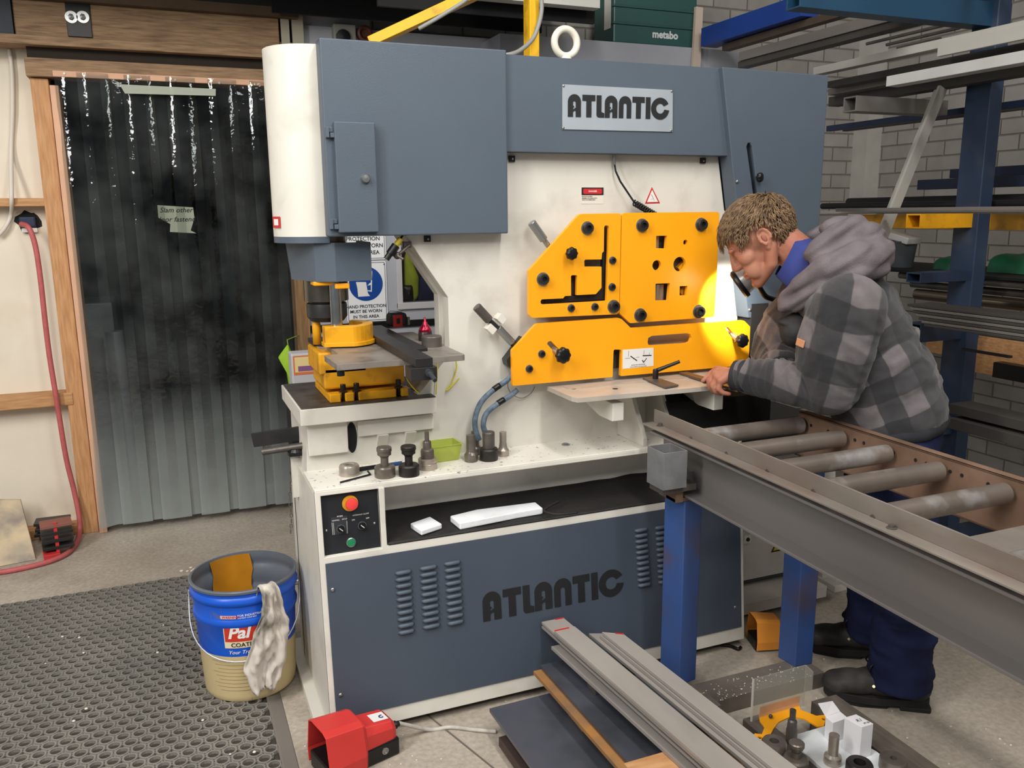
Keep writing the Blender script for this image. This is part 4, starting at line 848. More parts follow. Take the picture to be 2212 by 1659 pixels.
# ------------------------------------------------------------------ wall, window and signs behind the punch
PW = 4.36
pan2 = MB(); wx0, wx1, wz0, wz1 = AY(868, 600, PW).x, 1.55, AY(900, 652, PW).z, 1.72
ztop = AY(1400, 108, PW).z
pan2.poly([(xr+.035, .0), (3.18, .0), (3.18, ztop), (xr+.035, ztop)], [[(wx0, wz0), (wx1, wz0), (wx1, wz1), (wx0, wz1)]], (0, PW, 0), XA, ZA, (0, .05, 0))
struct(build('wall_front_2', pan2, MATS['grey_partition']))
w1 = thing('window_1', 'small interior window in the grey partition seen through the throat of the machine', 'window', ((wx0+wx1)/2, PW, wz0)); struct(w1)
fr = MB()
for a, b in (((wx0-.03, PW-.012, wz0-.03), (wx0, PW+.02, wz1+.03)), ((wx1, PW-.012, wz0-.03), (wx1+.03, PW+.02, wz1+.03)), ((wx0-.03, PW-.02, wz0-.035), (wx1+.03, PW+.02, wz0)), ((wx0-.03, PW-.012, wz1), (wx1+.03, PW+.02, wz1+.03))): fr.box(a, b)
build('window_frame', fr, mat('frame_grey', (186, 184, 186), .5), w1, bevel=.003)
gm = bpy.data.materials.new('window_pane'); gm.use_nodes = True; nt = gm.node_tree; t = nt.nodes.new('ShaderNodeBsdfTransparent'); g = nt.nodes.new('ShaderNodeBsdfGlossy'); g.inputs['Roughness'].default_value = .02; x = nt.nodes.new('ShaderNodeMixShader'); f_ = nt.nodes.new('ShaderNodeFresnel'); nt.links.new(f_.outputs[0], x.inputs[0]); nt.links.new(t.outputs[0], x.inputs[1]); nt.links.new(g.outputs[0], x.inputs[2]); nt.links.new(x.outputs[0], nt.nodes['Material Output'].inputs[0])
build('pane', MB().box((wx0, PW+.01, wz0), (wx1, PW+.013, wz1)), gm, w1)
struct(build('wall_beyond_window', MB().box((wx0-.05, PW+.062, wz0-.05), (wx1+.05, PW+.085, wz1+.05)), M_DARKIN)) if False else None
struct(build('wall_dark_backing', MB().box((wx0-.08, PW+.0801, wz0-.06), (wx1+.08, PW+.0895, wz1+.06)), M_DARKIN))  # dark backing sheet paints in the darkness behind the window
def cloth_blob(name, pts, Y, th, m, label, cat, seedv=0, amp=.012, parent=None):
    p = rnd(pxy(pts, Y), .01, 3); mb = MB(); n = len(p); cx_ = sum(q[0] for q in p)/n; cz_ = sum(q[1] for q in p)/n
    vs = []; fs = []; R_ = 6
    for j in range(R_+1):
        f = 1-j/R_
        for i, q in enumerate(p):
            x, z = cx_+(q[0]-cx_)*f, cz_+(q[1]-cz_)*f
            nn = noise.noise(Vector((x*22+seedv, z*9, seedv)))
            vs.append((x, Y-th*(1-f**2.2)-amp*nn*(1-f*.4), z))
    for j in range(R_):
        for i in range(n): a = j*n+i; b = j*n+(i+1) % n; fs.append((a, b, b+n, a+n))
    fs.append(tuple(R_*n+i for i in range(n))); mb.add(vs, fs)
    o = build(name, mb, m, parent, smooth=True); s = o.modifiers.new('s', 'SOLIDIFY'); s.thickness = .006; s.offset = 1
    if label: tag(o, label, cat)
    return o
M_HIVIS = mat('hivis_lime', (160, 176, 40), .7, var=.15, vs=12); M_NAVY = mat('navy_cloth', (30, 40, 84), .85, var=.15, vs=10)
Yv = PW+.055
cloth_blob('hivis_vest', [(878, 540), (893, 570), (905, 600), (904, 640), (896, 650), (874, 652), (872, 560)], Yv, .02, M_HIVIS, 'crumpled lime hi-vis vest behind the window in the partition', 'vest', 1)
cloth_blob('blue_bag', [(906, 600), (918, 596), (950, 606), (955, 650), (902, 650)], Yv, .022, M_NAVY, 'navy blue bag with a pale band behind the window in the partition', 'bag', 2)
cloth_blob('glove', [(870, 616), (892, 616), (894, 650), (870, 651)], Yv-.018, .012, M_BLACK, 'black work glove in the corner of the partition window', 'glove', 3)
struct(build('trim_13', MB().box((xr+.04, PW-.012, AY(900, 704, PW).z), (1.7, PW, AY(900, 690, PW).z)), M_BLACK))
def sign(name, label, x0, y0, x1, y1, Y):
    a, b = AY(x0, y0, Y), AY(x1, y1, Y); t = thing(name, label, 'safety sign', ((a.x+b.x)/2, Y, (a.z+b.z)/2))
    build('board', MB().poly(rnd([(a.x, b.z), (b.x, b.z), (b.x, a.z), (a.x, a.z)], .012), [], (0, Y-.004, 0), XA, ZA, (0, .003, 0)), mat('sign_white', (236, 238, 240), .35), t)
    e = .006; o_ = rnd([(a.x+e, b.z+e), (b.x-e, b.z+e), (b.x-e, a.z-e), (a.x+e, a.z-e)], .010); e2 = .0085; i_ = rnd([(a.x+e2, b.z+e2), (b.x-e2, b.z+e2), (b.x-e2, a.z-e2), (a.x+e2, a.z-e2)], .009)
    build('border', MB().poly(o_, [i_], (0, Y-.0048, 0), XA, ZA, (0, .0007, 0)), M_INK, t)
    return t, a, b
SY = PW-.002
s1, a, b = sign('hand_protection_sign', 'white hand protection sign with a blue glove disc, behind the punch', 744, 566, 838, 692, SY)
k = mpp(a); cc0 = AY(790, 613, SY); bd = build('blue_disc', MB().poly(circ((cc0.x, cc0.z), 37.5*k, 40), [], (0, SY-.005, 0), XA, ZA, (0, .0008, 0)), mat('mandatory_blue', (20, 70, 150), .4), s1)
def sp(pts, Y): return [(v.x, v.z) for v in (AY(560+x/5.0273, 480+y/5.0273, Y) for x, y in pts)]
build('glove_pictogram', MB().poly(sp([(1050, 650), (1160, 650), (1180, 770), (1203, 802), (1075, 810), (1066, 720)], SY-.0055), [], (0, SY-.0058, 0), XA, ZA, (0, .0006, 0)), M_LABEL, bd)
build('glove_pictogram', MB().poly(sp([(1175, 690), (1195, 665), (1212, 655), (1215, 530), (1228, 530), (1222, 755), (1172, 748), (1172, 740), (1212, 740), (1212, 680)], SY-.0055), [], (0, SY-.0058, 0), XA, ZA, (0, .0006, 0)), M_LABEL, bd)
for t, py in (('HAND PROTECTION', 662), ('MUST BE WORN', 672.5), ('IN THIS AREA', 684)):
    build('caption', text_mb(t, 9.6*k, AY(791, py, SY-.005), XA, ZA, bold=.015), M_INK, s1)
build('screw', MB().ball(AY(829, 571, SY-.006), .003, 8, 6), M_STEELD, s1)
s2, a, b = sign('safety_sign', 'white safety sign with black capitals above the blue glove sign', 741, 430, 834, 560, SY)
for t, py in (('PROTECTION', 516), ('MUST BE WORN', 531), ('IN THIS AREA', 546)):
    build('caption', text_mb(t, 12*k, AY(784, py, SY-.005), XA, ZA, bold=.015), M_INK, s2)
# hi-vis cloth and organiser case under the signs
cloth_blob('hivis_jacket', [(600, 772), (622, 742), (634, 770), (642, 800), (640, 850), (644, 905), (634, 912), (628, 860), (618, 800)], 4.245, .03, mat('hivis_green', (150, 190, 40), .7, var=.12, vs=10), 'lime hi-vis jacket hanging left of the punch bed', 'jacket', 5)
hj = bpy.data.objects['hivis_jacket']; q = AY(622, 744, 4.24); build('hanging_hook', MB().tube([q, q+Vector((.0, .02, .02)), Vector((xr-.02, YW-.018, q.z+.03))], .002, 8), MATS['hivis_green'], hj)
c0_, c1_ = AY(628, 765, 3.9), AY(700, 836, 3.9); oc = thing('organiser_case', 'pale grey plastic organiser case with a pink label behind the punch bed', 'case', (c0_.x, 3.9, c1_.z))
build('case_body', MB().box((c0_.x, 3.9, c1_.z), (c1_.x, 4.0, c0_.z)), mat('case_grey', (196, 196, 200), .45), oc, bevel=.008)
q0, q1 = AY(633, 770, 3.895), AY(700, 806, 3.895)
lb = build('paper_label', MB().box((q0.x, 3.8985, q1.z), (q1.x, 3.8995, q0.z)), mat('label_orange', (222, 120, 70), .5), oc)
build('label_picture', MB().box((q0.x+.006, 3.8975, q1.z+.012), (q1.x, 3.8985, q0.z-.006)), mat('label_pale_yellow', (236, 214, 150), .5), lb)
build('label_picture', MB().box((q0.x+.02, 3.8965, q1.z+.016), (q1.x, 3.8975, q1.z+.04)), mat('label_purple', (140, 90, 140), .5), lb)
build('case_stand', MB().box((c0_.x-.02, 3.88, 0), (c1_.x+.1, 4.02, c1_.z-.001)), M_DARKIN, None); tag(bpy.data.objects['case_stand'], 'dark stand holding the pale organiser case behind the punch bed', 'stand')

# ------------------------------------------------------------------ left wall things
M_HOSE = mat('red_hose', (182, 92, 92), .55, var=.08, vs=30)
hp = [(46, 484, 4.40), (62, 492, 4.35), (76, 530, 4.34), (87, 600, 4.335), (97, 690, 4.335), (107, 770, 4.335), (120, 850, 4.32), (128, 900, 4.33), (143, 990, 4.335), (160, 1060, 4.33), (171, 1115, 4.31), (172, 1145, 4.29)]
P = [AY(*p) for p in hp]+[AZ(x, y, .012) for x, y in ((166, 1172), (147, 1194), (112, 1211), (60, 1225), (0, 1236), (-70, 1240))]
tag(build('air_hose', MB().tube(spl(P), .0115, 12), M_HOSE, None, smooth=True), 'long red air hose hanging down the plaster wall onto the floor', 'hose')
P = [AY(*p) for p in ((20, 105, 4.43), (26, 160, 4.43), (27, 240, 4.43), (24, 330, 4.43), (25, 425, 4.34), (24, 462, 4.42), (12, 490, 4.42), (-5, 510, 4.42))]
tag(build('white_cable', MB().tube(spl(P), .009, 10), mat('cable_white', (214, 206, 194), .5), None, smooth=True), 'painted white cable running down the plaster wall at far left', 'cable')
c = AY(62, 478, 4.449); sk = thing('wall_socket', 'broken wall hole with a dark blue fitting where the red hose starts', 'socket', c)
rs = random.Random(9); mb = MB().poly([(c.x+math.cos(2*math.pi*i/14)*.06*rs.uniform(.65, 1.1), c.z+math.sin(2*math.pi*i/14)*.055*rs.uniform(.65, 1.1)) for i in range(14)], [], (0, 4.4485, 0), XA, ZA, (0, .0015, 0))
build('hole', mb, M_DARKIN, sk); build('fitting', MB().box((c.x-.035, 4.42, c.z-.028), (c.x+.03, 4.4485, c.z+.02)), mat('fitting_navy', (30, 40, 66), .5), sk, bevel=.006)
build('torn_plaster', MB().box((c.x-.03, 4.425, c.z-.05), (c.x+.034, 4.4485, c.z-.03)), M_LABEL, sk, bevel=.004)
# leaning splattered board
q = [AZ(x, y, 0.002) for x, y in ((-60, 1232), (78, 1206))]; t0, t1 = AY(-60, 1078, 4.34), AY(45, 1078, 4.34)
mb = MB(); n_ = Vector((0, -.012, .0))
vs = [q[0], q[1], t1, t0]; vs += [v+Vector((0, -.015, 0)) for v in vs]
bd_ = build('splattered_board', mb.add(vs, [(0, 1, 2, 3), (7, 6, 5, 4), (0, 4, 5, 1), (1, 5, 6, 2), (2, 6, 7, 3), (3, 7, 4, 0)]), mat('splatter', (216, 196, 158), .7, col2=(176, 162, 142), vs=9, stain=(110, 104, 112), stain_amt=.7, ss=7), None, weld=True)
tag(bd_, 'paint splattered board leaning on the plaster wall at lower left', 'board')
g_ = 'flat black steel pieces by the doorway'
for i, (x0, y0, x1, y1, z) in enumerate(((76, 1135, 150, 1114, .135), (79, 1146, 152, 1127, .105), (77, 1156, 150, 1139, .08))):
    a, b = AY(x0, y0, 4.303), AY(x1, y1, 4.300); d = (b-a); d.z = 0; m_ = (a+b)/2
    o = build('steel_offcut', MB().obox(m_, d/2, Vector((-d.y, d.x, 0)).normalized()*.042, Vector((0, 0, .0075))), M_BLK, None, bevel=.002); tag(o, ('top black steel offcut of the pile against the wall beside the doorway', 'middle black steel offcut of the pile beside the doorway', 'bottom black steel offcut of the pile beside the doorway')[i], 'steel offcut', g_)
rk = thing('red_rack', 'small red rack of dark steel plates on the floor beside the leaning board', 'rack', AZ(115, 1210, 0))
a, b = AZ(92, 1208, .0), AZ(128, 1201, .0)
build('rack_base', MB().bar(a+Vector((0, .03, .012)), b+Vector((0, .03, .012)), .12, .024), mat('rack_red', (196, 52, 52), .5), rk, bevel=.002)
build('rack_post', MB().box((b.x-.008, b.y-.01, 0), (b.x+.006, b.y+.004, .16)), MATS['rack_red'], rk)
for i in range(4):
    o = build('steel_plate', MB().bar(a+Vector((.0, .03, .045+i*.034)), b+Vector((.06, .04, .045+i*.034)), .09, .014), M_BLK if i < 3 else mat('rusty_pink_steel', (150, 96, 84), .6, metal=.3), None, bevel=.001)
    tag(o, ('lowest dark plate in the red rack', 'second dark plate up in the red rack', 'third dark plate up in the red rack', 'rusty pinkish plate on top of the red rack')[i]+' at lower left', 'steel plate', 'plates in the red rack')
# things seen dimly behind the strip curtain
tk = thing('sheet_metal_guard', 'dull grey upright metal guard dimly seen through the strip curtain', 'guard', (-.3, 5.1, 0))
build('panel', MB().box((AY(168, 700, 5.1).x, 5.1, .12), (AY(246, 700, 5.1).x, 5.5, AY(200, 655, 5.1).z)), mat('guard_grey', (150, 154, 160), .45, metal=.2), tk, bevel=.01)
build('post', MB().tube([(AY(262, 780, 5.0).x, 5.0, .0), (AY(246, 720, 5.0).x, 5.0, AY(250, 715, 5.0).z)], .045, 16), mat('guard_silver', (170, 174, 184), .35, metal=.5), tk, smooth=True, auto=40)
co = AY(565, 800, 4.75)
cs = thing('coat_stand', 'dark coat on a stand dimly seen through the right side of the strip curtain', 'coat', (co.x, 4.75, 0))
mb = MB(); vs = []; fs = []
pr_ = [(.0, 1.36), (.06, 1.34), (.13, 1.30), (.20, 1.18), (.25, 1.0), (.24, .85), (.20, .72), (.18, .5), (.17, .3)]
for r, z in pr_:
    for k_i in range(20):
        a = 2*math.pi*k_i/20; w_ = 1+.12*noise.noise(Vector((math.cos(a)*2, math.sin(a)*2, z*4))); vs.append((co.x+r*math.cos(a)*w_, 4.8+r*.6*math.sin(a)*w_, z))
for i in range(len(pr_)-1):
    for k_i in range(20): a = i*20+k_i; b = i*20+(k_i+1) % 20; fs.append((a, a+20, b+20, b))
build('coat', mb.add(vs, fs), mat('coat_black', (22, 22, 24), .9), cs, smooth=True)
build('stand_pole', MB().tube([(co.x, 4.8, 0), (co.x, 4.8, 1.4)], .02, 10), M_BLACK, cs)
nq = pxy([(340, 443), (417, 448), (420, 470), (412, 498), (424, 504), (367, 501), (368, 484), (342, 470)], YW+.004)
nb = build('paper_notice', MB().poly(nq, [], (0, YW+.004, 0), XA, ZA, (0, .001, 0)), mat('grubby_paper', (206, 204, 184), .8), None); tag(nb, 'torn handwritten paper notice seen through the strip curtain', 'notice')
for t, py in (('Slam other', 454), ('door fastend', 474)):
    build('handwriting', text_mb(t, 15*mpp(AY(380, 470, YW+.004)), AY(380, py, YW+.0025), XA, ZA, shear=.3), M_INK, nb)
tp_ = pxy([(258, 182), (466, 192), (466, 207), (270, 202)], YW-.088)
tag(build('tape_strip', MB().poly(tp_, [], (0, YW-.088, 0), XA, ZA, (0, .0008, 0)), trans_mat('milky_tape', (200, 206, 190), (220, 224, 214), .55), None), 'milky tape strip across the top of the strip curtain', 'tape')

# ------------------------------------------------------------------ floor things on the left: mat, bucket, pedal
MX0, MX1, MY0, MY1 = -.96, .19, 1.72, 3.60
pit = .0435; rowh = pit*.88; mb = MB()
zt_ = .012; seg = 12
def ring_(mb, x, y, ro, ri, z0, z1, n):
    vs = []
    for r, z in ((ro*1.04, z0), (ro, z1), (ri, z1), (ri, z0)):
        for k in range(n): a = 2*math.pi*(k+.5)/n; vs.append((x+r*math.cos(a), y+r*math.sin(a), z))
    fs = []
    for i in range(3):
        for k in range(n): fs.append((i*n+k, i*n+(k+1) % n, (i+1)*n+(k+1) % n, (i+1)*n+k))
    mb.add(vs, fs)
row = 0; y = MY0
while y < MY1:
    x = MX0+(pit/2 if row % 2 else 0)
    while x < MX1-.01:
        p = Vector((x, y, 0))-EYE; w_ = p.dot(FWD); pxx = 1106+F_PX*p.dot(RGT)/w_; pyy = 829.5+F_PX*p.dot(DWN)/w_
        if True:
            ring_(mb, x, y, pit*.475, pit*.36, .002, zt_, seg)
            ring_(mb, x+pit*.5, y+rowh*.335, pit*.15, pit*.085, .004, zt_-.001, 6); ring_(mb, x+pit*.5, y-rowh*.335, pit*.15, pit*.085, .004, zt_-.001, 6) if row % 2 == 0 else None
            mb.box((x+pit*.44, y-.0022, .004), (x+pit*.56, y+.0022, zt_-.002))
        x += pit
    y += rowh; row += 1
M_MAT = mat('rubber_mat_grey', (124, 120, 113), .7, var=.12, vs=4)
mt = thing('rubber_mat', 'large black rubber ring mat covering the floor at lower left', 'mat', (-.3, 2.6, 0))
build('ring_mesh', mb, M_MAT, mt)
build('mat_backing', MB().box((MX0, MY0, .0005), (MX1, MY1+.012, .0025)), mat('mat_backing_dark', (62, 55, 50), .8, var=.2, vs=9), mt)
build('bevelled_edge', MB().poly([(MX1, .0), (MX1+.045, .0), (MX1+.042, .003), (MX1+.006, zt_), (MX1, zt_)], [], (0, MY0, 0), XA, ZA, (0, MY1-MY0+.012, 0)), mat('mat_edge', (112, 106, 100), .7), mt)
mb = MB(); rs = random.Random(5)
for i in range(26):
    x, y = rs.uniform(-.6, .16), rs.uniform(2.0, 3.3); mb.ball((x, y, zt_+.002), rs.uniform(.003, .006), 6, 4, (1, 1, .5))
for i in range(60):
    x, y = rs.uniform(.25, .55), rs.uniform(1.9, 2.25); mb.ball((x, y, .001), rs.uniform(.0015, .004), 5, 3, (1, 1, .5))
for i in range(130):
    x, y = rs.uniform(1.36, 1.80), rs.uniform(1.9, 1.99); mb.ball((x, y, .0525), rs.uniform(.0008, .003), 5, 3, (1, 1, .6))
for i in range(60):
    x, y = rs.uniform(1.4, 2.2), rs.uniform(1.3, 2.1); mb.ball((x, y, .001), rs.uniform(.0015, .004), 5, 3, (1, 1, .6))
for i in range(30):
    x, y = rs.gauss(.02, .03), rs.gauss(3.68, .015); mb.ball((x, y, .002), rs.uniform(.003, .010), 6, 4, (1, 1, .4))
tag(build('debris_crumbs', mb, mat('crumb_white', (224, 216, 200), .8), None), 'scattered pale crumbs and chips over the mat and floor', 'debris', kind='stuff')

# bucket
BX, BY = .158, 2.664; R0, R1, BH = .141, .160, .378
def br(z): return R0+(R1-R0)*z/BH
def bmat():
    m, nt, b = shader('bucket_paint'); N, L = nt.nodes.new, nt.links.new
    tc = N('ShaderNodeTexCoord'); s = N('ShaderNodeSeparateXYZ'); L(tc.outputs['Object'], s.inputs[0])
    n = N('ShaderNodeTexNoise'); n.inputs['Scale'].default_value = 14; n.inputs['Detail'].default_value = 8; L(tc.outputs['Object'], n.inputs['Vector'])
    gt = N('ShaderNodeMath'); gt.operation = 'GREATER_THAN'; L(s.outputs[2], gt.inputs[0]); gt.inputs[1].default_value = .172
    mx = N('ShaderNodeMixRGB'); L(gt.outputs[0], mx.inputs[0]); mx.inputs[1].default_value = lin((206, 186, 140)); mx.inputs[2].default_value = lin((20, 86, 200))
    mp = N('ShaderNodeMapping'); mp.inputs['Scale'].default_value = (60, 60, 5); L(tc.outputs['Object'], mp.inputs[0])
    n2 = N('ShaderNodeTexNoise'); n2.inputs['Scale'].default_value = 1; n2.inputs['Detail'].default_value = 6; L(mp.outputs[0], n2.inputs['Vector'])
    r = N('ShaderNodeValToRGB'); L(n2.outputs['Fac'], r.inputs[0]); r.color_ramp.elements[0].position = .66; r.color_ramp.elements[1].position = .72; r.color_ramp.elements[1].color = (.75,)*3+(1,); r.color_ramp.elements[0].color = (0, 0, 0, 1)
    m2 = N('ShaderNodeMixRGB'); L(r.outputs[0], m2.inputs[0]); L(mx.outputs[0], m2.inputs[1]); m2.inputs[2].default_value = lin((84, 84, 86))
    r2 = N('ShaderNodeValToRGB'); L(n.outputs['Fac'], r2.inputs[0]); r2.color_ramp.elements[0].position = .66; r2.color_ramp.elements[1].position = .70; r2.color_ramp.elements[0].color = (0, 0, 0, 1)
    m3 = N('ShaderNodeMixRGB'); L(r2.outputs[0], m3.inputs[0]); L(m2.outputs[0], m3.inputs[1]); m3.inputs[2].default_value = lin((92, 86, 96))
    L(m3.outputs[0], b.inputs['Base Color']); b.inputs['Roughness'].default_value = .35; return m
bk = thing('paint_bucket', 'blue and cream paint bucket with a rag over its rim, beside the machine', 'bucket', (BX, BY, 0))
prof = [(R0-.004, .012+zt_*0), (R0, .02)]
for z, e in ((.02, 0), (.17, 0), (.255, 0), (.262, .005), (.272, .006), (.282, .002), (.285, .0), (.325, 0), (.332, .006), (.342, .007), (.352, .003), (.355, 0), (BH-.012, .0), (BH-.01, .005), (BH-.003, .0055), (BH, .002)): prof.append((br(z)+e, z+.012))
prof = prof[1:]
wall_in = [(br(z)-.004+e, z+.012) for z, e in ((BH, 0), (BH-.012, -.001), (.352, .0), (.342, .004), (.332, .003), (.325, -.002), (.285, -.002), (.272, .003), (.262, .002), (.255, -.002), (.03, -.002))]
body = build('pail', MB().lathe([(0, .013), (R0-.004, .013)]+prof[:-3], (BX, BY, 0), (0, 0, 1), 64, caps=False), bmat(), bk, smooth=True, auto=35)
ins = MB().lathe(prof[-4:]+wall_in+[(0, .04)], (BX, BY, 0), (0, 0, 1), 64, caps=False)
build('paint_lining', ins, mat('bucket_grey_inside', (96, 102, 112), .35, var=.1, vs=8), bk, smooth=True, auto=40)
# dried orange paint patch inside, on the far side
vs = []; fs = []; a0, a1, nu, nz_ = math.radians(76), math.radians(128), 18, 12
for j in range(nz_+1):
    z = .05+(BH-.004-.05)*j/nz_; 
    for i in range(nu+1):
        a = a0+(a1-a0)*i/nu+.03*math.sin(j*1.7)*(1 if i in (0, nu) else 0); e = 0
        zz = z+.012; r = br(z)-.0095
        vs.append((BX+r*math.cos(a), BY+r*math.sin(a), zz))
for j in range(nz_):
    for i in range(nu): a = j*(nu+1)+i; fs.append((a, a+1, a+nu+2, a+nu+1))
build('dried_paint', MB().add(vs, fs), mat('ochre_paint', (178, 118, 26), .4, var=.1, vs=12), bk, smooth=True)
# label artwork wrapped on the pail; AF = direction facing the camera
AF = math.atan2(-BY, -BX)
def wrap(mb, off): # x = arc length from the camera-facing line (right positive seen from the front), y = height
    out = MB(); vs = []
    for x, y, _ in mb.v:
        r = br(y)+off; a = AF+x/br(.2); vs.append((BX+r*math.cos(a), BY+r*math.sin(a), y+.012))
    out.add(vs, mb.f); return out
def grid(x0, y0, x1, y1, n=12):
    m = MB(); vs = []; fs = []
    for i in range(n+1): x = x0+(x1-x0)*i/n; vs += [(x, y0, 0), (x, y1, 0)]
    for i in range(n): fs.append((2*i, 2*i+2, 2*i+3, 2*i+1))
    return m.add(vs, fs)
def flat_text(t, s, x, y, al='LEFT', bold=0, shear=0): return text_mb(t, s, (x, y, 0), (1, 0, 0), (0, 1, 0), 0, al, bold, shear)
xl = -.068
lb0 = build('label_border', wrap(grid(xl-.004, .190, .08, .272), .0012), mat('bucket_cream', (226, 212, 178), .45), bk)
build('label_red', wrap(grid(xl-.001, .212, .078, .2695), .0018), mat('logo_red', (200, 56, 40), .45), lb0)
build('lettering', wrap(flat_text('Pal', .055, xl+.008, .241, bold=.03, shear=.25), .0026), M_LABEL, lb0)
build('lettering', wrap(flat_text('COATINGS', .0195, xl+.016, .2005, bold=.015), .0026), M_INK, lb0)
wb = build('warning_strip', wrap(grid(xl-.008, .2895, xl+.038, .3005), .0022), mat('warning_pale', (224, 190, 190), .5), bk)
build('lettering', wrap(flat_text('WARNING', .0105, xl-.004, .295, bold=.02, shear=.2), .0028), M_RED, wb)
build('lettering', wrap(flat_text('FOR INDUSTRIAL USE', .0095, xl+.042, .2985, bold=.02), .0024), M_LABEL, bk)
build('lettering', wrap(flat_text('PROTECT YOUR SKIN', .0055, xl+.042, .2905, bold=.02), .0024), M_LABEL, bk)
build('lettering', wrap(flat_text('Your Trade Paint', .017, xl+.006, .176, bold=.01, shear=.3), .0026), M_LABEL, bk)
mb = MB()
for i in range(9):
    for s0 in (-.075, .0): g = grid(s0-.05+.01*(i % 3), .142-i*.0125, s0+.07-.006*(i % 4), .1432-i*.0125); mb.add(g.v, g.f)
fp = build('fine_print', wrap(mb, .001), mat('fine_print_brown', (150, 130, 90), .6), bk); fp['kind'] = 'stuff'
# wire handle
h0, h1 = AF-math.radians(99), AF+math.radians(84)
pA = Vector((BX+(R1+.008)*math.cos(h0), BY+(R1+.008)*math.sin(h0), .335)); pB = Vector((BX+(R1+.008)*math.cos(h1), BY+(R1+.008)*math.sin(h1), .335))
mid = Vector((BX+.205*math.cos(AF-.15), BY+.205*math.sin(AF-.15), .178)); hw = []
for i in range(25):
    t = i/24; ang = h0+(h1-h0)*t; rr_ = R1+.010+.001*math.sin(math.pi*t); dz = .335-.168*(math.sin(math.pi*t)**.55 if 0 < t < 1 else 0)
    hw.append(Vector((BX+rr_*math.cos(ang), BY+rr_*math.sin(ang), dz)))
hd_ = build('wire_handle', MB().tube(hw, .0023, 8), mat('galvanised_wire', (206, 208, 210), .35, metal=.6), bk, smooth=True)
for p, a in ((pA, h0), (pB, h1)): build('handle_boss', MB().lathe([(.012, -.006), (.011, .006), (0, .008)], p-Vector((math.cos(a), math.sin(a), 0))*.006, (math.cos(a), math.sin(a), 0), 16), M_ZINC, hd_, smooth=True, auto=40)
# rag draped over the rim
rag = MB(); vs = []; fs = []; nu, nv = 22, 40
for j in range(nv+1):
    t = j/nv
    for i in range(nu+1):
        u = i/nu*2-1
        s = t*.40-.045                        # arc length past the rim
        wdt = .024+.030*min(1, max(0, (t-.25)/.40))-.026*max(0, (t-.8)/.2)+.008*noise.noise(Vector((t*7, (1 if u > 0 else -1)*2, 4)))
        a = AF+.33+(u*wdt+.012*math.sin(t*5)-.02*max(0, t-.5))/R1
        fold = .008*math.sin(u*5+t*5)+.005*math.sin(u*11-t*9)+.014*(1-2.2*abs(noise.noise(Vector((u*1.8+2, t*5, 1)))))+.008*(1-2.2*abs(noise.noise(Vector((u*4, t*11, 5)))))
        if s < 0: r = R1-.012+s*.2; z = BH+.012+s*1.0+.004
        elif s < .02: f = s/.02; r = R1-.012+.026*f; z = BH+.018+.006*math.sin(f*math.pi)
        else: z = BH+.014-(s-.02)*.98; r = br(max(z-.012, .02))+.013+.006*t
        r += fold*(1 if s > .015 else .35)+.008
        z += .03*max(0, t-.85)*math.sin(u*4+1)
        vs.append((BX+r*math.cos(a), BY+r*math.sin(a), z))
for j in range(nv):
    for i in range(nu): a = j*(nu+1)+i; fs.append((a, a+1, a+nu+2, a+nu+1))
rag.add(vs, fs); o = build('rag', rag, mat('dirty_rag', (204, 196, 186), .85, stain=(66, 58, 50), stain_amt=.95, ss=8, var=.08, vs=25), None, smooth=True); s_ = o.modifiers.new('s', 'SOLIDIFY'); s_.thickness = .002
tag(o, 'dirty white rag draped over the front rim of the paint bucket', 'rag')

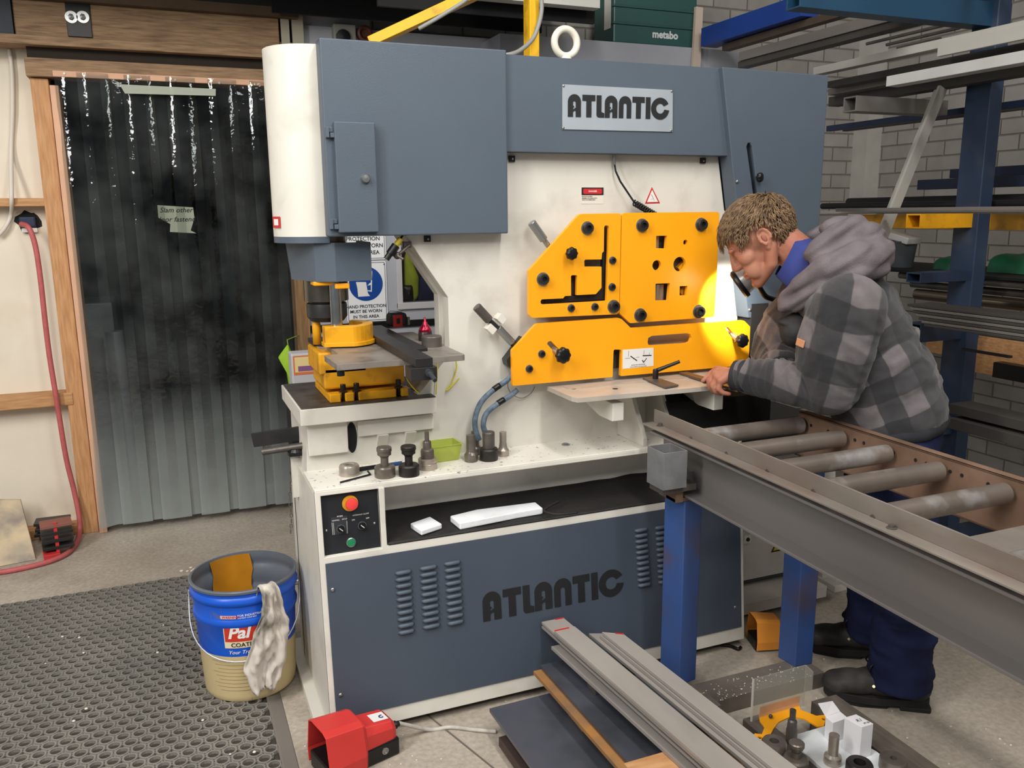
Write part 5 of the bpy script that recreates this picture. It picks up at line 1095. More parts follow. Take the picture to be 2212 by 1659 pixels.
# red foot pedal
def pedal(name, label, O, u, col, white_patch=True, sc=1):
    u = Vector(u).normalized(); v = Vector((-u.y, u.x, 0)); O = Vector(O)
    W = lambda s, t, z: O+u*s*sc+v*t*sc+Vector((0, 0, z*sc))
    th = thing(name, label, 'foot pedal', O); mm = mat(col[0], col[1], .38, var=.03, vs=10)
    def shell(sec0, sec1, close=True):   # two sections of (t,z) at s0,s1
        (s0, a), (s1, b) = sec0, sec1; n = len(a); mb = MB(); mb.add([W(s0, *q) for q in a]+[W(s1, *q) for q in b], [(i, i+1, n+i+1, n+i) for i in range(n-1)]); return mb
    hood0 = [(0, .010), (-.004, .05), (.012, .139), (.030, .146), (.100, .146), (.118, .139), (.134, .05), (.130, .010)]
    hood1 = [(.004, .010), (.000, .05), (.015, .130), (.032, .137), (.098, .137), (.115, .130), (.130, .05), (.126, .010)]
    h = shell((0, hood0), (.112, hood1)); n = 8
    h.add([W(.112, *q) for q in hood1]+[W(.120, .02, .03), W(.120, .025, .115), W(.120, .105, .115), W(.120, .11, .03)], [(0, 1, 9, 8), (1, 2, 9), (2, 3, 4, 5, 10, 9), (5, 6, 10), (6, 7, 11, 10)])
    ho = build('hood', h, mm, th); s = ho.modifiers.new('s', 'SOLIDIFY'); s.thickness = .004*sc; s.offset = -1
    bv = ho.modifiers.new('b', 'BEVEL'); bv.width = .004*sc; bv.segments = 2; bv.limit_method = 'ANGLE'
    tl = MB(); secs = [(.108, [(.014, .05), (.014, .095), (.03, .118), (.1, .118), (.116, .095), (.116, .05)]), (.205, [(.018, .05), (.018, .085), (.03, .104), (.1, .104), (.112, .085), (.112, .05)]), (.218, [(.022, .05), (.022, .078), (.034, .094), (.096, .094), (.108, .078), (.108, .05)])]
    for q in range(2):
        a, b = secs[q], secs[q+1]; tl.add([W(a[0], *p) for p in a[1]]+[W(b[0], *p) for p in b[1]], [(i, i+1, 7+i, 6+i) for i in range(5)])
    tl.add([W(secs[2][0], *p) for p in secs[2][1]], [tuple(range(6))[::-1]])
    build('housing', tl, mm, th, weld=True, bevel=.004*sc)
    bs = MB().add([W(s, t, z) for z in (.002, .052) for s, t in ((.0, .01), (.222, .014), (.222, .114), (.0, .12))], [(0, 3, 2, 1), (4, 5, 6, 7), (0, 1, 5, 4), (1, 2, 6, 5), (2, 3, 7, 6), (3, 0, 4, 7)])
    build('base', bs, M_BLACK, th, bevel=.004*sc)
    build('plug', MB().lathe([(.010*sc, 0), (.010*sc, .003), (.007*sc, .003), (.007*sc, .0005), (0, .0005)], W(.175, .0135, .03), -v, 20), M_ZINC, th)
    build('treadle', MB().add([W(s, t, z) for s, t, z in ((.01, .022, .03), (.1, .022, .05), (.1, .108, .05), (.01, .108, .03), (.01, .022, .04), (.1, .022, .06), (.1, .108, .06), (.01, .108, .04))], [(0, 3, 2, 1), (4, 5, 6, 7), (0, 1, 5, 4), (1, 2, 6, 5), (2, 3, 7, 6), (3, 0, 4, 7)]), M_BLACK, th)
    g1 = build('cable_gland', MB().lathe([(.012*sc, 0), (.012*sc, .016), (.009*sc, .018), (.008*sc, .026), (0, .026)], W(.218, .055, .066), u, 10), M_BLACK, th)
    if white_patch:
        wp = build('white_sticker', MB().add([W(*q) for q in ((.158, .040, .1115), (.204, .040, .1055), (.204, .082, .1055), (.158, .082, .1115))], [(0, 1, 2, 3)]), M_LABEL, th)
        build('sticker_mark', text_mb('c', .03*sc, W(.188, .06, .1082), u, v+Vector((0, 0, 0)), .001, bold=.02), mat('mark_blue', (40, 50, 110), .5), wp)
        em = [W(.05, .066, .1425)+ (u*math.cos(a)+v*math.sin(a))*.024 for a in [2*math.pi*i/28 for i in range(28)]]
        build('moulded_emblem', MB().tube(em, .0016, 6, closed=True), mm, th)
    return W(.245, .055, .066)
ce = pedal('foot_pedal', 'red guarded foot pedal on the floor in front of the machine corner', (.297, 2.034, 0), (.966, .26, 0), ('pedal_red', (204, 56, 52)))
cb = spl([ce, ce+Vector((.03, .008, -.02))]+[AZ(x, y, .006) for x, y in ((930, 1576), (975, 1571), (1030, 1577), (1072, 1580))])
tag(build('pedal_cable', MB().tube(cb, .006, 10), mat('dusty_cable', (182, 176, 168), .7, var=.15, vs=40), None, smooth=True), 'dusty pale cable running from the red foot pedal under the steel plates', 'cable')
# ------------------------------------------------------------------ roller conveyor in front of the shear
M_BLUE = mat('blue_leg_paint', (52, 84, 144), .45, col2=(62, 78, 122), vs=5, stain=(88, 70, 68), stain_amt=.6, ss=5)
M_RAIL = mat('grimy_rail_steel', (136, 128, 120), .4, metal=.25, var=.15, vs=9, stain=(110, 84, 72), stain_amt=.6, ss=6, stretch=(1, .35, 1))
M_WEB = mat('channel_web_steel', (122, 118, 116), .34, metal=.35, var=.12, vs=4, stretch=(1, .3, 1))
M_RUST = mat('rusty_rail', (112, 88, 72), .6, metal=.25, col2=(140, 112, 94), vs=9)
M_ROLL = mat('worn_roller', (118, 108, 100), .36, metal=.35, var=.15, vs=10, stain=(190, 190, 192), stain_amt=.6, ss=9)
CV = thing('roller_conveyor', 'steel roller conveyor on blue legs running from the shear table toward the right', 'conveyor', (1.6, 1.7, 0))
sk_ = .02
def CX(x, y): return x+sk_*(y-2.25)          # the conveyor stands very slightly skewed
def skbox(mb, x0, x1, y0, y1, z0, z1):
    return mb.add([(CX(x0, y0), y0, z0), (CX(x1, y0), y0, z0), (CX(x1, y1), y1, z0), (CX(x0, y1), y1, z0), (CX(x0, y0), y0, z1), (CX(x1, y0), y0, z1), (CX(x1, y1), y1, z1), (CX(x0, y1), y1, z1)],
                  [(0,3,2,1),(4,5,6,7),(0,1,5,4),(1,2,6,5),(2,3,7,6),(3,0,4,7)])
yn, yf = .80, 2.255
o_ = AZ(1391, 915, .842).x
mb = MB(); skbox(mb, o_, o_+.042, yn, yf, .837, .842); skbox(mb, o_+.037, o_+.042, yn, yf-.01, .842, .885)
build('angle_rail', mb, M_RAIL, CV, bevel=.001)
for px, py in ((1426, 920), (1926, 1141)): build('rail_bolt', MB().lathe([(.011, 0), (.011, .002), (.007, .003), (.007, .008), (0, .009)], AZ(px, py, .842), (0, 0, 1), 14), M_STEELD, CV)
mb = MB(); b0 = o_+.012
skbox(mb, b0, b0+.062, yn, yf-.03, .815, .823); skbox(mb, b0, b0+.062, yn, 2.05, .668, .676); skbox(mb, b0+.050, b0+.062, yn, yf-.03, .668, .823)
build('channel_beam', mb, M_WEB, CV, bevel=.0015)
mb = MB(); skbox(mb, 1.822, 1.829, yn, 2.06, .735, .876); skbox(mb, 1.822, 1.856, yn, 2.06, .870, .876); skbox(mb, 1.822, 1.856, yn, 2.06, .735, .741)
rr_ = build('rear_channel', mb, M_RUST, CV, bevel=.001)
mb = MB()
for i in range(14):
    y = 2.0-.055*i-.02*(i % 2); mb.lathe([(0, 0), (.005, 0), (.005, .001), (0, .001)], (CX(1.8215, y), y, .845), (-1, 0, 0), 10)
hh_ = build('drilled_holes', mb, M_DARKIN, rr_); hh_['kind'] = 'stuff'
for i, (px, py) in enumerate(((1755, 914), (1842, 943), (1942, 976), (2060, 1012), (2197, 1060))):
    c = AZ(px, py, .842); y = c.y; x1 = CX(1.819, y); x0 = CX(o_+.055, y)
    rl = build('roller', MB().lathe([(0, .0), (.022, .0), (.0255, .004), (.0255, x1-x0-.014), (.021, x1-x0-.010), (0, x1-x0-.010)], (x0, y, .842), (1, 0, 0), 28), M_ROLL, CV, smooth=True, auto=30)
    build('axle', MB().tube([(x0-.02, y, .842), (x1+.01, y, .842)], .007, 10), M_STEELD, rl)
for y in (1.02, .88): c = y; build('roller', MB().tube([(CX(o_+.055, y), y, .842), (CX(1.815, y), y, .842)], .0255, 24), M_ROLL, CV, smooth=True, auto=30)
a = AZ(2150, 1180, .80); build('cross_plate', MB().box((CX(o_+.06, 1.15), 1.12, .80), (CX(1.82, 1.15), 1.22, .806)), M_RAIL, CV)
def leg_from_px(n, l, r, z0, z1):
    n, l, r = AZ(*n, z0), AZ(*l, z0), AZ(*r, z0); f = l+r-n
    return MB().poly([(q.x, q.y) for q in (n, r, f, l)], [], (0, 0, z0), (1, 0, 0), (0, 1, 0), (0, 0, z1-z0))
la = leg_from_px((1467, 1482), (1425, 1458), (1503, 1468), .052, .655)
build('leg', la, M_BLUE, CV, bevel=.003)
build('leg', leg_from_px((1717, 1441), (1680, 1420), (1755, 1434), .052, .73), M_BLUE, CV, bevel=.003)
lx = AZ(1467, 1482, .052)
mb = MB().box((lx.x-.035, lx.y+.0, .655), (lx.x+.075, lx.y+.09, .666)).box((lx.x-.035, lx.y-.004, .655), (lx.x-.01, lx.y+.05, .69))
build('leg_bracket', mb, M_RUST, CV, bevel=.001)
build('cross_rail', MB().box((lx.x+.02, lx.y+.03, .67), (1.82, lx.y+.07, .734)), M_WEB, CV)
yc_ = lx.y-.045
n_, r_, l_ = AY(1434.5, 980, yc_), AY(1485.5, 972, yc_), AX(1398.7, 963, AY(1434.5, 980, yc_).x)
zt_c, zb_c = n_.z, AY(1434.5, 1060, yc_).z; w_c, d_c = r_.x-n_.x, l_.y-n_.y; t_ = .003
mb = MB().poly([(0, 0), (w_c, 0), (w_c, d_c), (0, d_c)], [[(t_, t_), (w_c-t_, t_), (w_c-t_, d_c-t_), (t_, d_c-t_)]], (n_.x, n_.y, zb_c), (1, 0, 0), (0, 1, 0), (0, 0, zt_c-zb_c))
mb.box((n_.x+t_, n_.y+t_, zb_c), (n_.x+w_c-t_, n_.y+d_c-t_, zb_c+.003))
build('tube_socket', mb, mat('galvanised_tube', (138, 140, 142), .45, metal=.5, var=.15, vs=18), CV, bevel=.0006)
build('socket_bracket', MB().box((n_.x+.01, n_.y+.02, zb_c-.02), (lx.x+.02, n_.y+d_c, zb_c)), M_STEELD, CV, bevel=.001)
p0, p1 = AZ(1505, 1534, .052), AZ(1781, 1452, .052)
build('base_beam', MB().box((1.33, p1.y, .0), (p1.x, p1.y+.105, .052)), mat('dusty_beam', (118, 110, 102), .6, metal=.3, var=.2, vs=9), CV, bevel=.002)

# ------------------------------------------------------------------ steel stock lying on the floor
M_FLAT = mat('mill_flat_bar', (172, 165, 158), .36, metal=.25, var=.1, vs=7, stretch=(1, .25, 1), stain=(120, 112, 104), stain_amt=.4, ss=5)
M_FLAT2 = mat('grey_flat_bar', (156, 150, 145), .38, metal=.25, var=.1, vs=7, stretch=(1, .25, 1))
M_SCALE = mat('mill_scale_plate', (62, 64, 70), .32, metal=.3, col2=(100, 104, 116), vs=3, stain=(84, 62, 52), stain_amt=.6, ss=3)
M_RUSTE = mat('orange_rust_plate', (176, 122, 58), .7, metal=.1, col2=(128, 100, 76), vs=7)
DV = Vector((.0735, -1, 0)).normalized(); DN = Vector((-DV.y, DV.x, 0))
def flat(name, label, l, r, z, th, m, group, ynear=1.15, dirv=DV, red=False):
    a, b = AZ(*l, z), AZ(*r, z); L_ = (ynear-a.y)/dirv.y; n_ = Vector((-dirv.y, dirv.x, 0)); w = (b-a).dot(n_) if abs((b-a).dot(n_)) > .005 else .03
    e = n_*abs(w)*(1 if w > 0 else -1)
    p = [a, b, b+dirv*(L_+(a.y-b.y)*0), a+dirv*L_]
    o = build(name, MB().poly([(v.x, v.y) for v in p], [], (0, 0, z-th), (1, 0, 0), (0, 1, 0), (0, 0, th)), m, None, bevel=.0008); tag(o, label, 'steel bar', group)
    if red:
        build('red_paint_mark', MB().bar(a*.4+b*.6+Vector((0, -.003, .0006)), b+Vector((0, -.003, .0006)), .006, .0008), M_RED, o)
    return o
gb = 'flat bars stacked on the plates in front of the machine'
zb_ = .207
flat('flat_bar', 'lowest flat bar of the stack, sticking out on the left under the others', (1190.5, 1396), (1262, 1381), zb_+.010, .010, M_FLAT2, gb)
flat('flat_bar', 'longest flat bar, its sawn end nearest the lettering of the machine', (1170, 1352), (1217, 1344), zb_+.030, .008, M_FLAT2, gb)
flat('flat_bar', 'longest pale flat bar on the left, red mark on its far corner', (1170, 1343), (1217, 1334), zb_+.044, .009, M_FLAT, gb, red=True)
def flat_poly(label, pts, z, th, m, red=None):
    q = [AZ(1040+x/3.687, 1240+y/3.687, z) for x, y in pts]; L0, R0_ = q[0], q[-1]
    e = [R0_+DV*((1.15-R0_.y)/DV.y), L0+DV*((1.15-L0.y)/DV.y)]
    o = build('flat_bar', MB().poly([(v.x, v.y) for v in q+e], [], (0, 0, z-th), (1, 0, 0), (0, 1, 0), (0, 0, th)), m, None, bevel=.0008); tag(o, label, 'steel bar', gb)
    if red: build('red_paint_mark', MB().bar(q[red[0]]+Vector((0, -.003, .0006)), q[red[0]]*.3+q[red[1]]*.7+Vector((0, -.003, .0006)), .006, .0008), M_RED, o)
flat_poly('broad top flat bar of the stack with an angled sawn end', [(580, 450), (742, 415), (880, 528)], zb_+.066, .009, M_FLAT, (0, 1))
flat_poly('flat bar just under the broad top bar, showing as a thin line on its left', [(574, 462), (735, 428), (872, 540)], zb_+.0558, .009, M_FLAT2)
flat('flat_bar', 'narrow flat bar in the gap between the top bar and the right bar', (1272, 1368), (1302, 1368), zb_+.0465, .010, M_FLAT2, gb)
flat('flat_bar', 'under the rightmost wide bar, a second wide flat bar', (1296, 1372), (1346, 1376), zb_+.058, .010, M_FLAT2, gb)
flat('flat_bar', 'rightmost wide flat bar of the stack, red line on its end', (1300.4, 1364.8), (1346.5, 1369), zb_+.070, .010, M_FLAT, gb, red=True)
zp1 = .150
def plate_px(name, label, pts, z, th, m, near=1.2, group=None):
    q = [AZ(x, y, z) for x, y in pts]; q = [(v.x, v.y) for v in q]; q += [(q[-1][0]+.02, near), (q[0][0]+.02, near)]
    o = build(name, MB().poly(q, [], (0, 0, z-th), (1, 0, 0), (0, 1, 0), (0, 0, th)), m, None, bevel=.0012); return tag(o, label, 'steel plate', group)
plate_px('steel_plate', 'dark steel plate with a rusty edge directly below the flat bars', [(1167.5, 1436), (1330, 1402)], zp1+.010, .010, M_SCALE)
plate_px('steel_plate', 'orange rusted steel plate sticking out on the left under the flat bars', [(1152, 1449), (1320, 1414)], zp1-.004, .012, M_RUSTE)
plate_px('steel_plate', 'large dark steel plate lying low in front of the machine', [(1057, 1530), (1190, 1496), (1262, 1478)], .085, .012, M_SCALE)
plate_px('steel_plate', 'lowest dark plate of the pile, only its left edge showing', [(1077, 1592), (1230, 1548)], .045, .028, mat('dark_rust_plate', (74, 60, 56), .6, metal=.3, var=.2, vs=8))
for i, (y0, y1) in enumerate(((1.95, 2.03), (1.30, 1.38))):
    o = build('timber_packer', MB().box((.86, y0, .0), (1.25, y1, .0165)).box((.86, y0, .046), (1.25, y1, .0725)).box((.97, y0, .0855), (1.25, y1, .1335)), M_TIMBER2, None) if False else None
for i, (x0, x1, y0, y1, z0, z1, lb) in enumerate(((.84, 1.2, 1.92, 1.99, .0, .0165, 'thin timber packer on the floor at the far end under the plates'), (.84, 1.2, 1.90, 1.98, .0455, .0725, 'timber packer between the two dark plates'), (.97, 1.2, 1.88, 1.97, .0855, .1335, 'timber packer under the rusted plate'), (.84, 1.2, 1.30, 1.38, .0, .0165, 'thin timber packer on the floor at the near end under the plates'), (.84, 1.2, 1.30, 1.38, .0455, .0725, 'near timber packer between the two dark plates'), (.97, 1.2, 1.30, 1.38, .0855, .1335, 'near timber packer under the rusted plate'))):
    tag(build('timber_packer', MB().box((x0, y0, z0), (x1, y1, z1)), M_TIMBER2, None), lb, 'timber block')
q = [AZ(x, y, zb_-.001) for x, y in ((1352, 1653), (1410, 1630), (1440, 1659))]
tag(build('timber_packer', MB().box((q[0].x, q[0].y-.06, zp1+.0105), (1.25, q[1].y, zb_-.0015)), M_TIMBER, None, bevel=.001), 'pale timber packer under the flat bars at the bottom edge', 'timber block')
tag(build('timber_packer', MB().box((1.03, 1.92, zp1+.0105), (1.16, 1.97, zb_-.0015)), MATS['worn_dark_steel'], None, bevel=.001), 'dark steel packer hidden under the far end of the flat bars', 'steel block')
tag(build('timber_packer', MB().box((1.195, 1.62, zp1+.0105), (1.235, 1.68, zb_+.047)), MATS['worn_dark_steel'], None, bevel=.001), 'tall dark packer beneath the rightmost wide flat bars', 'steel block')

# ------------------------------------------------------------------ tooling laid out at the lower right
zb1 = .105
for nm, pts, lb in (('timber_bearer', ((1604, 1552), (1640, 1541)), 'dirty timber bearer left of the white board, under the clear guard'), ('timber_bearer', ((1752, 1514), (1797, 1494)), 'dirty timber bearer under the toe of the near work boot')):
    a, b = AZ(*pts[0], zb1), AZ(*pts[1], zb1); o = build(nm, MB().poly([(a.x, a.y), (b.x, a.y), (b.x, .9), (a.x, .9)], [], (0, 0, .002), (1, 0, 0), (0, 1, 0), (0, 0, zb1-.002)), mat('dirty_bearer', (92, 84, 76), .75, var=.2, vs=9, stretch=(6, 1, 3)), None, bevel=.003); tag(o, lb, 'timber')
q = [AZ(x, y, zb1+.012) for x, y in ((1700, 1592), (1788, 1566), (1892, 1622), (1930, 1720), (1700, 1720))]
wbd = [(q[0].x, q[0].y), (q[1].x, q[1].y), (q[2].x, q[2].y), (q[2].x, 1.1), (q[0].x-.02, 1.1)]
o = build('white_board', MB().poly(wbd, [], (0, 0, zb1+.0005), (1, 0, 0), (0, 1, 0), (0, 0, .0115)), mat('white_melamine', (222, 226, 228), .35, var=.03, vs=6, stain=(150, 150, 150), stain_amt=.3, ss=9), None, bevel=.001); tag(o, 'white board carrying punches and dies at the lower right', 'board')
ZW = zb1+.0122
def board_lathe(name, label, cat, px, py, prof, m, z=ZW):
    c = AZ(px, py, z); k = mpp(c); o = build(name, MB().lathe([(r*k, h*k*1.12) for r, h in prof], c, (0, 0, 1), 32), m, None, smooth=True, auto=30); return tag(o, label, cat)
board_lathe('punch', 'tall dark stepped punch standing behind the dies near the yellow bracket', 'punch', 1709, 1600, [(0, 0), (12, 0), (12, 24), (10.5, 28), (10, 42), (9, 44), (6.5, 46), (6.5, 66), (0, 67)], M_STEELD)
board_lathe('die', 'dark die ring on the left edge of the white board', 'die', 1671, 1628, [(10, 0), (26, 0), (26.5, 3), (26.5, 24), (24, 28), (10, 28), (10, 0)], M_DIE)
board_lathe('die', 'dark die under the headed punch on the white board', 'die', 1718, 1655, [(9, 0), (27, 0), (27, 16), (24, 20), (9, 20), (9, 0)], M_DIE)
board_lathe('punch', 'headed punch standing in the die on the white board', 'punch', 1718, 1655, [(0, 6), (10, 6), (10, 32), (14, 38), (14, 42), (16.5, 43), (16.5, 50), (14, 52), (0, 52)], M_DIE)
board_lathe('punch', 'bright steel punch with a collar alone on the white board', 'punch', 1798, 1648, [(0, 0), (18, 0), (19, 3), (18, 9), (19, 11), (18, 16), (12, 20), (11, 26), (11, 60), (0, 61)], M_DIEB)
board_lathe('die', 'black die ring at the bottom edge in front of the white cartons', 'die', 1855, 1672, [(13, 0), (28, 0), (28, 22), (25, 26), (13, 26), (13, 0)], M_DIED)
board_lathe('die', 'grey die ring at the right end beside the white cartons', 'die', 1928, 1660, [(7, 0), (28, 0), (28.5, 2), (28.5, 20), (27, 23), (7, 23), (7, 0)], M_DIE, z=ZW)
M_CARD = mat('white_card', (232, 230, 232), .6, var=.02, vs=10)
def carton(label, n, l, r, h_px, rot_lid=False, txt=None):
    n, l, r = AZ(*n, ZW), AZ(*l, ZW), AZ(*r, ZW); f = l+r-n; h = h_px*mpp(n)*1.07
    t = thing('carton', label, 'carton', n, 'white cartons on the board')
    build('box', MB().poly([(v.x, v.y) for v in (n, r, f, l)], [], (0, 0, ZW), (1, 0, 0), (0, 1, 0), (0, 0, h)), M_CARD, t, bevel=.001)
    if txt:
        ux = (r-n).normalized(); c = (n+f)/2+Vector((0, 0, h+.0006)); build('lettering', text_mb(txt[0], .016, c, ux, Vector((-ux.y, ux.x, 0)), .0002, shear=.2), M_INK, t); build('lettering', text_mb(txt[1], .007, c+ux*.01-Vector((-ux.y, ux.x, 0))*.016, ux, Vector((-ux.y, ux.x, 0)), .0002, bold=.03), M_INK, t)
    else:
        zz = ZW+h; build('open_flap', MB().add([l+Vector((0, 0, h)), f+Vector((0, 0, h)), f+Vector((-.01, .02, h+.022)), l+Vector((-.01, .02, h+.030))], [(0, 1, 2, 3)]), M_CARD, t)
carton('white carton with handwriting on its lid, on the board', (1856, 1640), (1819, 1618), (1881, 1632), 72, txt=('R1', 'PT 22'))
carton('white carton with an open flap behind the lettered carton', (1796, 1606), (1780, 1592), (1828, 1594), 46)
# yellow bracket and clear guard
yb = [(268, 1165), (300, 1140), (565, 1075), (572, 1130), (690, 1175), (790, 1165), (800, 1200), (755, 1210), (745, 1250), (700, 1255), (600, 1195), (500, 1180), (415, 1220), (375, 1270), (350, 1320), (270, 1370), (212, 1330), (240, 1305), (290, 1310), (310, 1260), (275, 1215)]
q = [AZ(1560+x/3.393, 1200+y/3.393, zb1+.004) for x, y in yb]
o = thing('yellow_guard_bracket', 'orange yellow steel bracket lying beside the clear guard', 'bracket', q[0])
hh = [AZ(1560+x/3.393, 1200+y/3.393, zb1+.004) for x, y in ((275, 1335), (745, 1200))]
build('bracket_plate', MB().poly([(v.x, v.y) for v in q], [circ((v.x, v.y), .006, 14) for v in hh], (0, 0, zb1+.0005), (1, 0, 0), (0, 1, 0), (0, 0, .004)), M_YEL, o)
build('bracket_lip', MB().bar(q[0]+Vector((.004, 0, .010)), q[2]+Vector((0, 0, .010)), .004, .024), M_YEL, o, bevel=.001)
for x, y in ((345, 1170), (500, 1125)): build('bracket_bolt', MB().ball(AZ(1560+x/3.393, 1200+y/3.393, zb1+.012)+Vector((0, -.006, 0)), .006, 10, 6), M_STEELD, o)
a, b = AZ(1634, 1566, zb1)+Vector((0, .016, 0)), AZ(1746, 1533, zb1)+Vector((0, .016, 0)); h = 100*mpp(a)
gl = thing('clear_guard', 'clear plastic machine guard standing on edge behind the yellow bracket', 'guard', a)
m_ac = trans_mat('clear_acrylic', (214, 214, 208), (244, 244, 240), .22)
build('clear_panel', MB().bar(a+Vector((0, .004, h/2)), b+Vector((0, .004, h/2)), .004, h), m_ac, gl)
build('clear_return', MB().bar(b+Vector((0, .004, h/2)), b+Vector((-.006, -.03, h/2)), .004, h*.98), m_ac, gl)
build('polished_edge', MB().bar(a+Vector((-.002, .004, 0)), a+Vector((-.002, .004, h)), .0045, .004, (0, 1, 0)), mat('acrylic_edge', (206, 204, 196), .3), gl)
pedal('foot_pedal', 'dusty orange foot pedal beside the blue conveyor leg', (1.788, AZ(1594, 1408, 0).y-.03, 0), (.95, -.31, 0), ('pedal_orange', (232, 150, 62)), white_patch=False, sc=.76)
a, b = AZ(2138, 1418, .005), AZ(2215, 1478, .005)
o = build('steel_offcut', MB().poly([(v.x, v.y) for v in (AZ(2138, 1420, .01), AZ(2172, 1411, .01), AZ(2330, 1500, .01), AZ(2330, 1540, .01))], [], (0, 0, .001), (1, 0, 0), (0, 1, 0), (0, 0, .009)), mat('brown_offcut', (92, 66, 56), .6, metal=.3, var=.15), None, bevel=.001); tag(o, 'brown flat steel offcut on the floor at the right edge', 'steel offcut')
tag(build('pedal_cable', MB().tube(spl([AZ(x, y, .006) for x, y in ((1500, 1402), (1540, 1393), (1575, 1395), (1594, 1402), (1600, 1398))]), .006, 8), M_BLACK, None, smooth=True), 'black cable of the orange foot pedal behind the conveyor leg', 'cable')

# ------------------------------------------------------------------ material racks on the right
M_NAVYP = mat('navy_rack_paint', (40, 56, 80), .5, var=.12, vs=5, stain=(80, 82, 84), stain_amt=.5, ss=6)
M_GALV = mat('galvanised_section', (174, 171, 164), .42, metal=.2, var=.1, vs=6, stretch=(1, .3, 1))
M_BARD = mat('dark_bar_stock', (70, 67, 64), .5, metal=.25, var=.2, vs=6, stretch=(1, .3, 1))
M_BARG = mat('grey_bar_stock', (118, 113, 108), .45, metal=.25, var=.15, vs=6, stretch=(1, .3, 1))
M_NAVYB = mat('navy_bar', (26, 40, 66), .45, var=.1)
RK = thing('cantilever_rack', 'navy steel cantilever rack post with arms holding bar stock, at right', 'rack', (3.0, 2.4, 0))
pc = AX(2097, 640, 2.95); y0 = pc.y; y1 = AX(2045, 640, 2.95).y; x1 = AY(2123, 640, y0).x
build('post', MB().box((2.95, y0, 0), (2.99, y1, 3.4)).box((x1-.01, y0, 0), (x1, y1, 3.4)).box((2.95, (y0+y1)/2-.006, 0), (x1, (y0+y1)/2+.006, 3.4)) if False else MB().box((2.95, y0, 0), (x1, y1, 3.4)), M_NAVYP, RK, bevel=.004)
build('base_foot', MB().box((2.62, y0, 0), (3.4, y1, .14)), M_NAVYP, RK)
def arm(px, pyt, pyb, Y, xe, m, hollow=True):
    a, b = AY(px, pyt, Y), AY(px, pyb, Y); h = a.z-b.z; d = .07; t = .006
    mb = MB().poly([(0, 0), (d, 0), (d, h), (0, h)], [[(t, t), (d-t, t), (d-t, h-t), (t, h-t)]], (a.x, Y, b.z), (0, 1, 0), (0, 0, 1), (xe-a.x, 0, 0)); mb.box((a.x+.25, Y+t, b.z+t), (a.x+.26, Y+d-t, a.z-t))
    return build('arm', mb, m, RK, bevel=.001)
ya_ = (y0+y1)/2-.03
arm(1851, 206, 240, ya_+.25, 3.05, M_BARG); 
arm(1731, -45, 15, ya_, 3.05, mat('teal_tube', (26, 62, 88), .4, var=.1))
arm(1990, 462, 494, ya_, 3.05, M_YELD)
arm(1990, 700, 740, ya_, 3.05, M_NAVYP); arm(1990, 590, 612, ya_, 3.05, M_NAVYP)
arm(2000, 905, 945, ya_, 3.05, M_NAVYP)
br = MB().bar(AY(2036, 190, ya_+.12), AY(1908, 510, ya_+.12), .012, .042, (1, 0, 0)); br.bar(AY(2030, 190, ya_+.15), AY(1902, 510, ya_+.15), .04, .01, (1, 0, 0))
build('brace', br, M_GALV, RK)
def stock(name, label, px, pyt, pyb, X, depth, m, near=None, group='bars racked on the right', hollow=False, round_=False, cat='bar stock'):
    a, b = AX(px, pyt, X), AX(px, pyb, X); yn_ = .95 if near is None else AX(near, pyt, X).y; h = max(a.z-b.z, .004)
    if round_: mb = MB().tube([(X+h/2, a.y, (a.z+b.z)/2), (X+h/2, yn_, (a.z+b.z)/2)], h/2, 18)
    else: mb = MB().box((X, yn_, b.z), (X+depth, a.y, a.z))
    o = build(name, mb, m, None, bevel=0 if round_ else .0015, smooth=round_, auto=40 if round_ else None); return tag(o, label, cat, group)
o = stock('channel', 'blue steel channel high up, pointing to the far wall', 1515, 61, 101, 2.75, .10, mat('royal_blue_channel', (28, 62, 140), .42, var=.08, vs=4), near=1729)
stock('blue_line_strip', 'thin pale scratch', 1515, 78, 79.5, 2.7489, .001, M_GALV, near=1729) if False else None
stock('steel_channel', 'long grey channel below the blue channel, top right', 1596, 113, 132, 2.62, .07, M_BARG, near=1972)
stock('steel_angle', 'dark angle section directly under the long grey channel', 1594, 134, 147, 2.63, .06, M_BARD, near=1978)
stock('flat_stock', 'brown flat section behind the long grey channel', 1560, 96, 110, 2.80, .05, mat('brown_stock', (86, 74, 62), .6, metal=.3, var=.15))
for i, (px, py, nr) in enumerate(((1870, 94, 2100), (1913, 96, 2068), (1936, 104, 2028))): stock('round_bar', ('top round bar of three below the roof steel', 'middle round bar of three below the roof steel', 'lowest and shortest round bar of the three')[i], px, py-3, py+4, 3.15, .03, M_STEELD, near=nr, round_=True)
stock('galvanised_section', 'upper pale galvanised section on the rack, the longest', 1757, 146, 162, 2.62, .05, M_GALV)
stock('galvanised_section', 'pale galvanised section starting halfway along the upper one', 2026, 93, 122, 2.60, .018, M_GALV)
stock('galvanised_section', 'lower bright galvanised angle in front on the rack', 1915, 165, 187, 2.54, .06, mat('bright_galvanised', (200, 200, 197), .38, metal=.2, var=.08, vs=6))
stock('steel_channel', 'dark channel below the galvanised sections', 1788, 176, 190, 2.72, .06, M_BARD)
stock('steel_channel', 'grey channel behind the lower galvanised angle', 1789, 192, 206, 2.80, .05, M_BARG)
stock('steel_angle', 'thick dark angle lowest under the galvanised sections', 1790, 210, 230, 2.87, .06, M_BARD)
stock('flat_stock', 'dark navy flat bar crossing in front of the bricks', 1785, 272, 284, 3.12, .03, M_NAVYB)
stock('flat_stock', 'grey strip beside the dark navy flat bar', 1820, 276, 284, 3.2, .03, M_BARD)
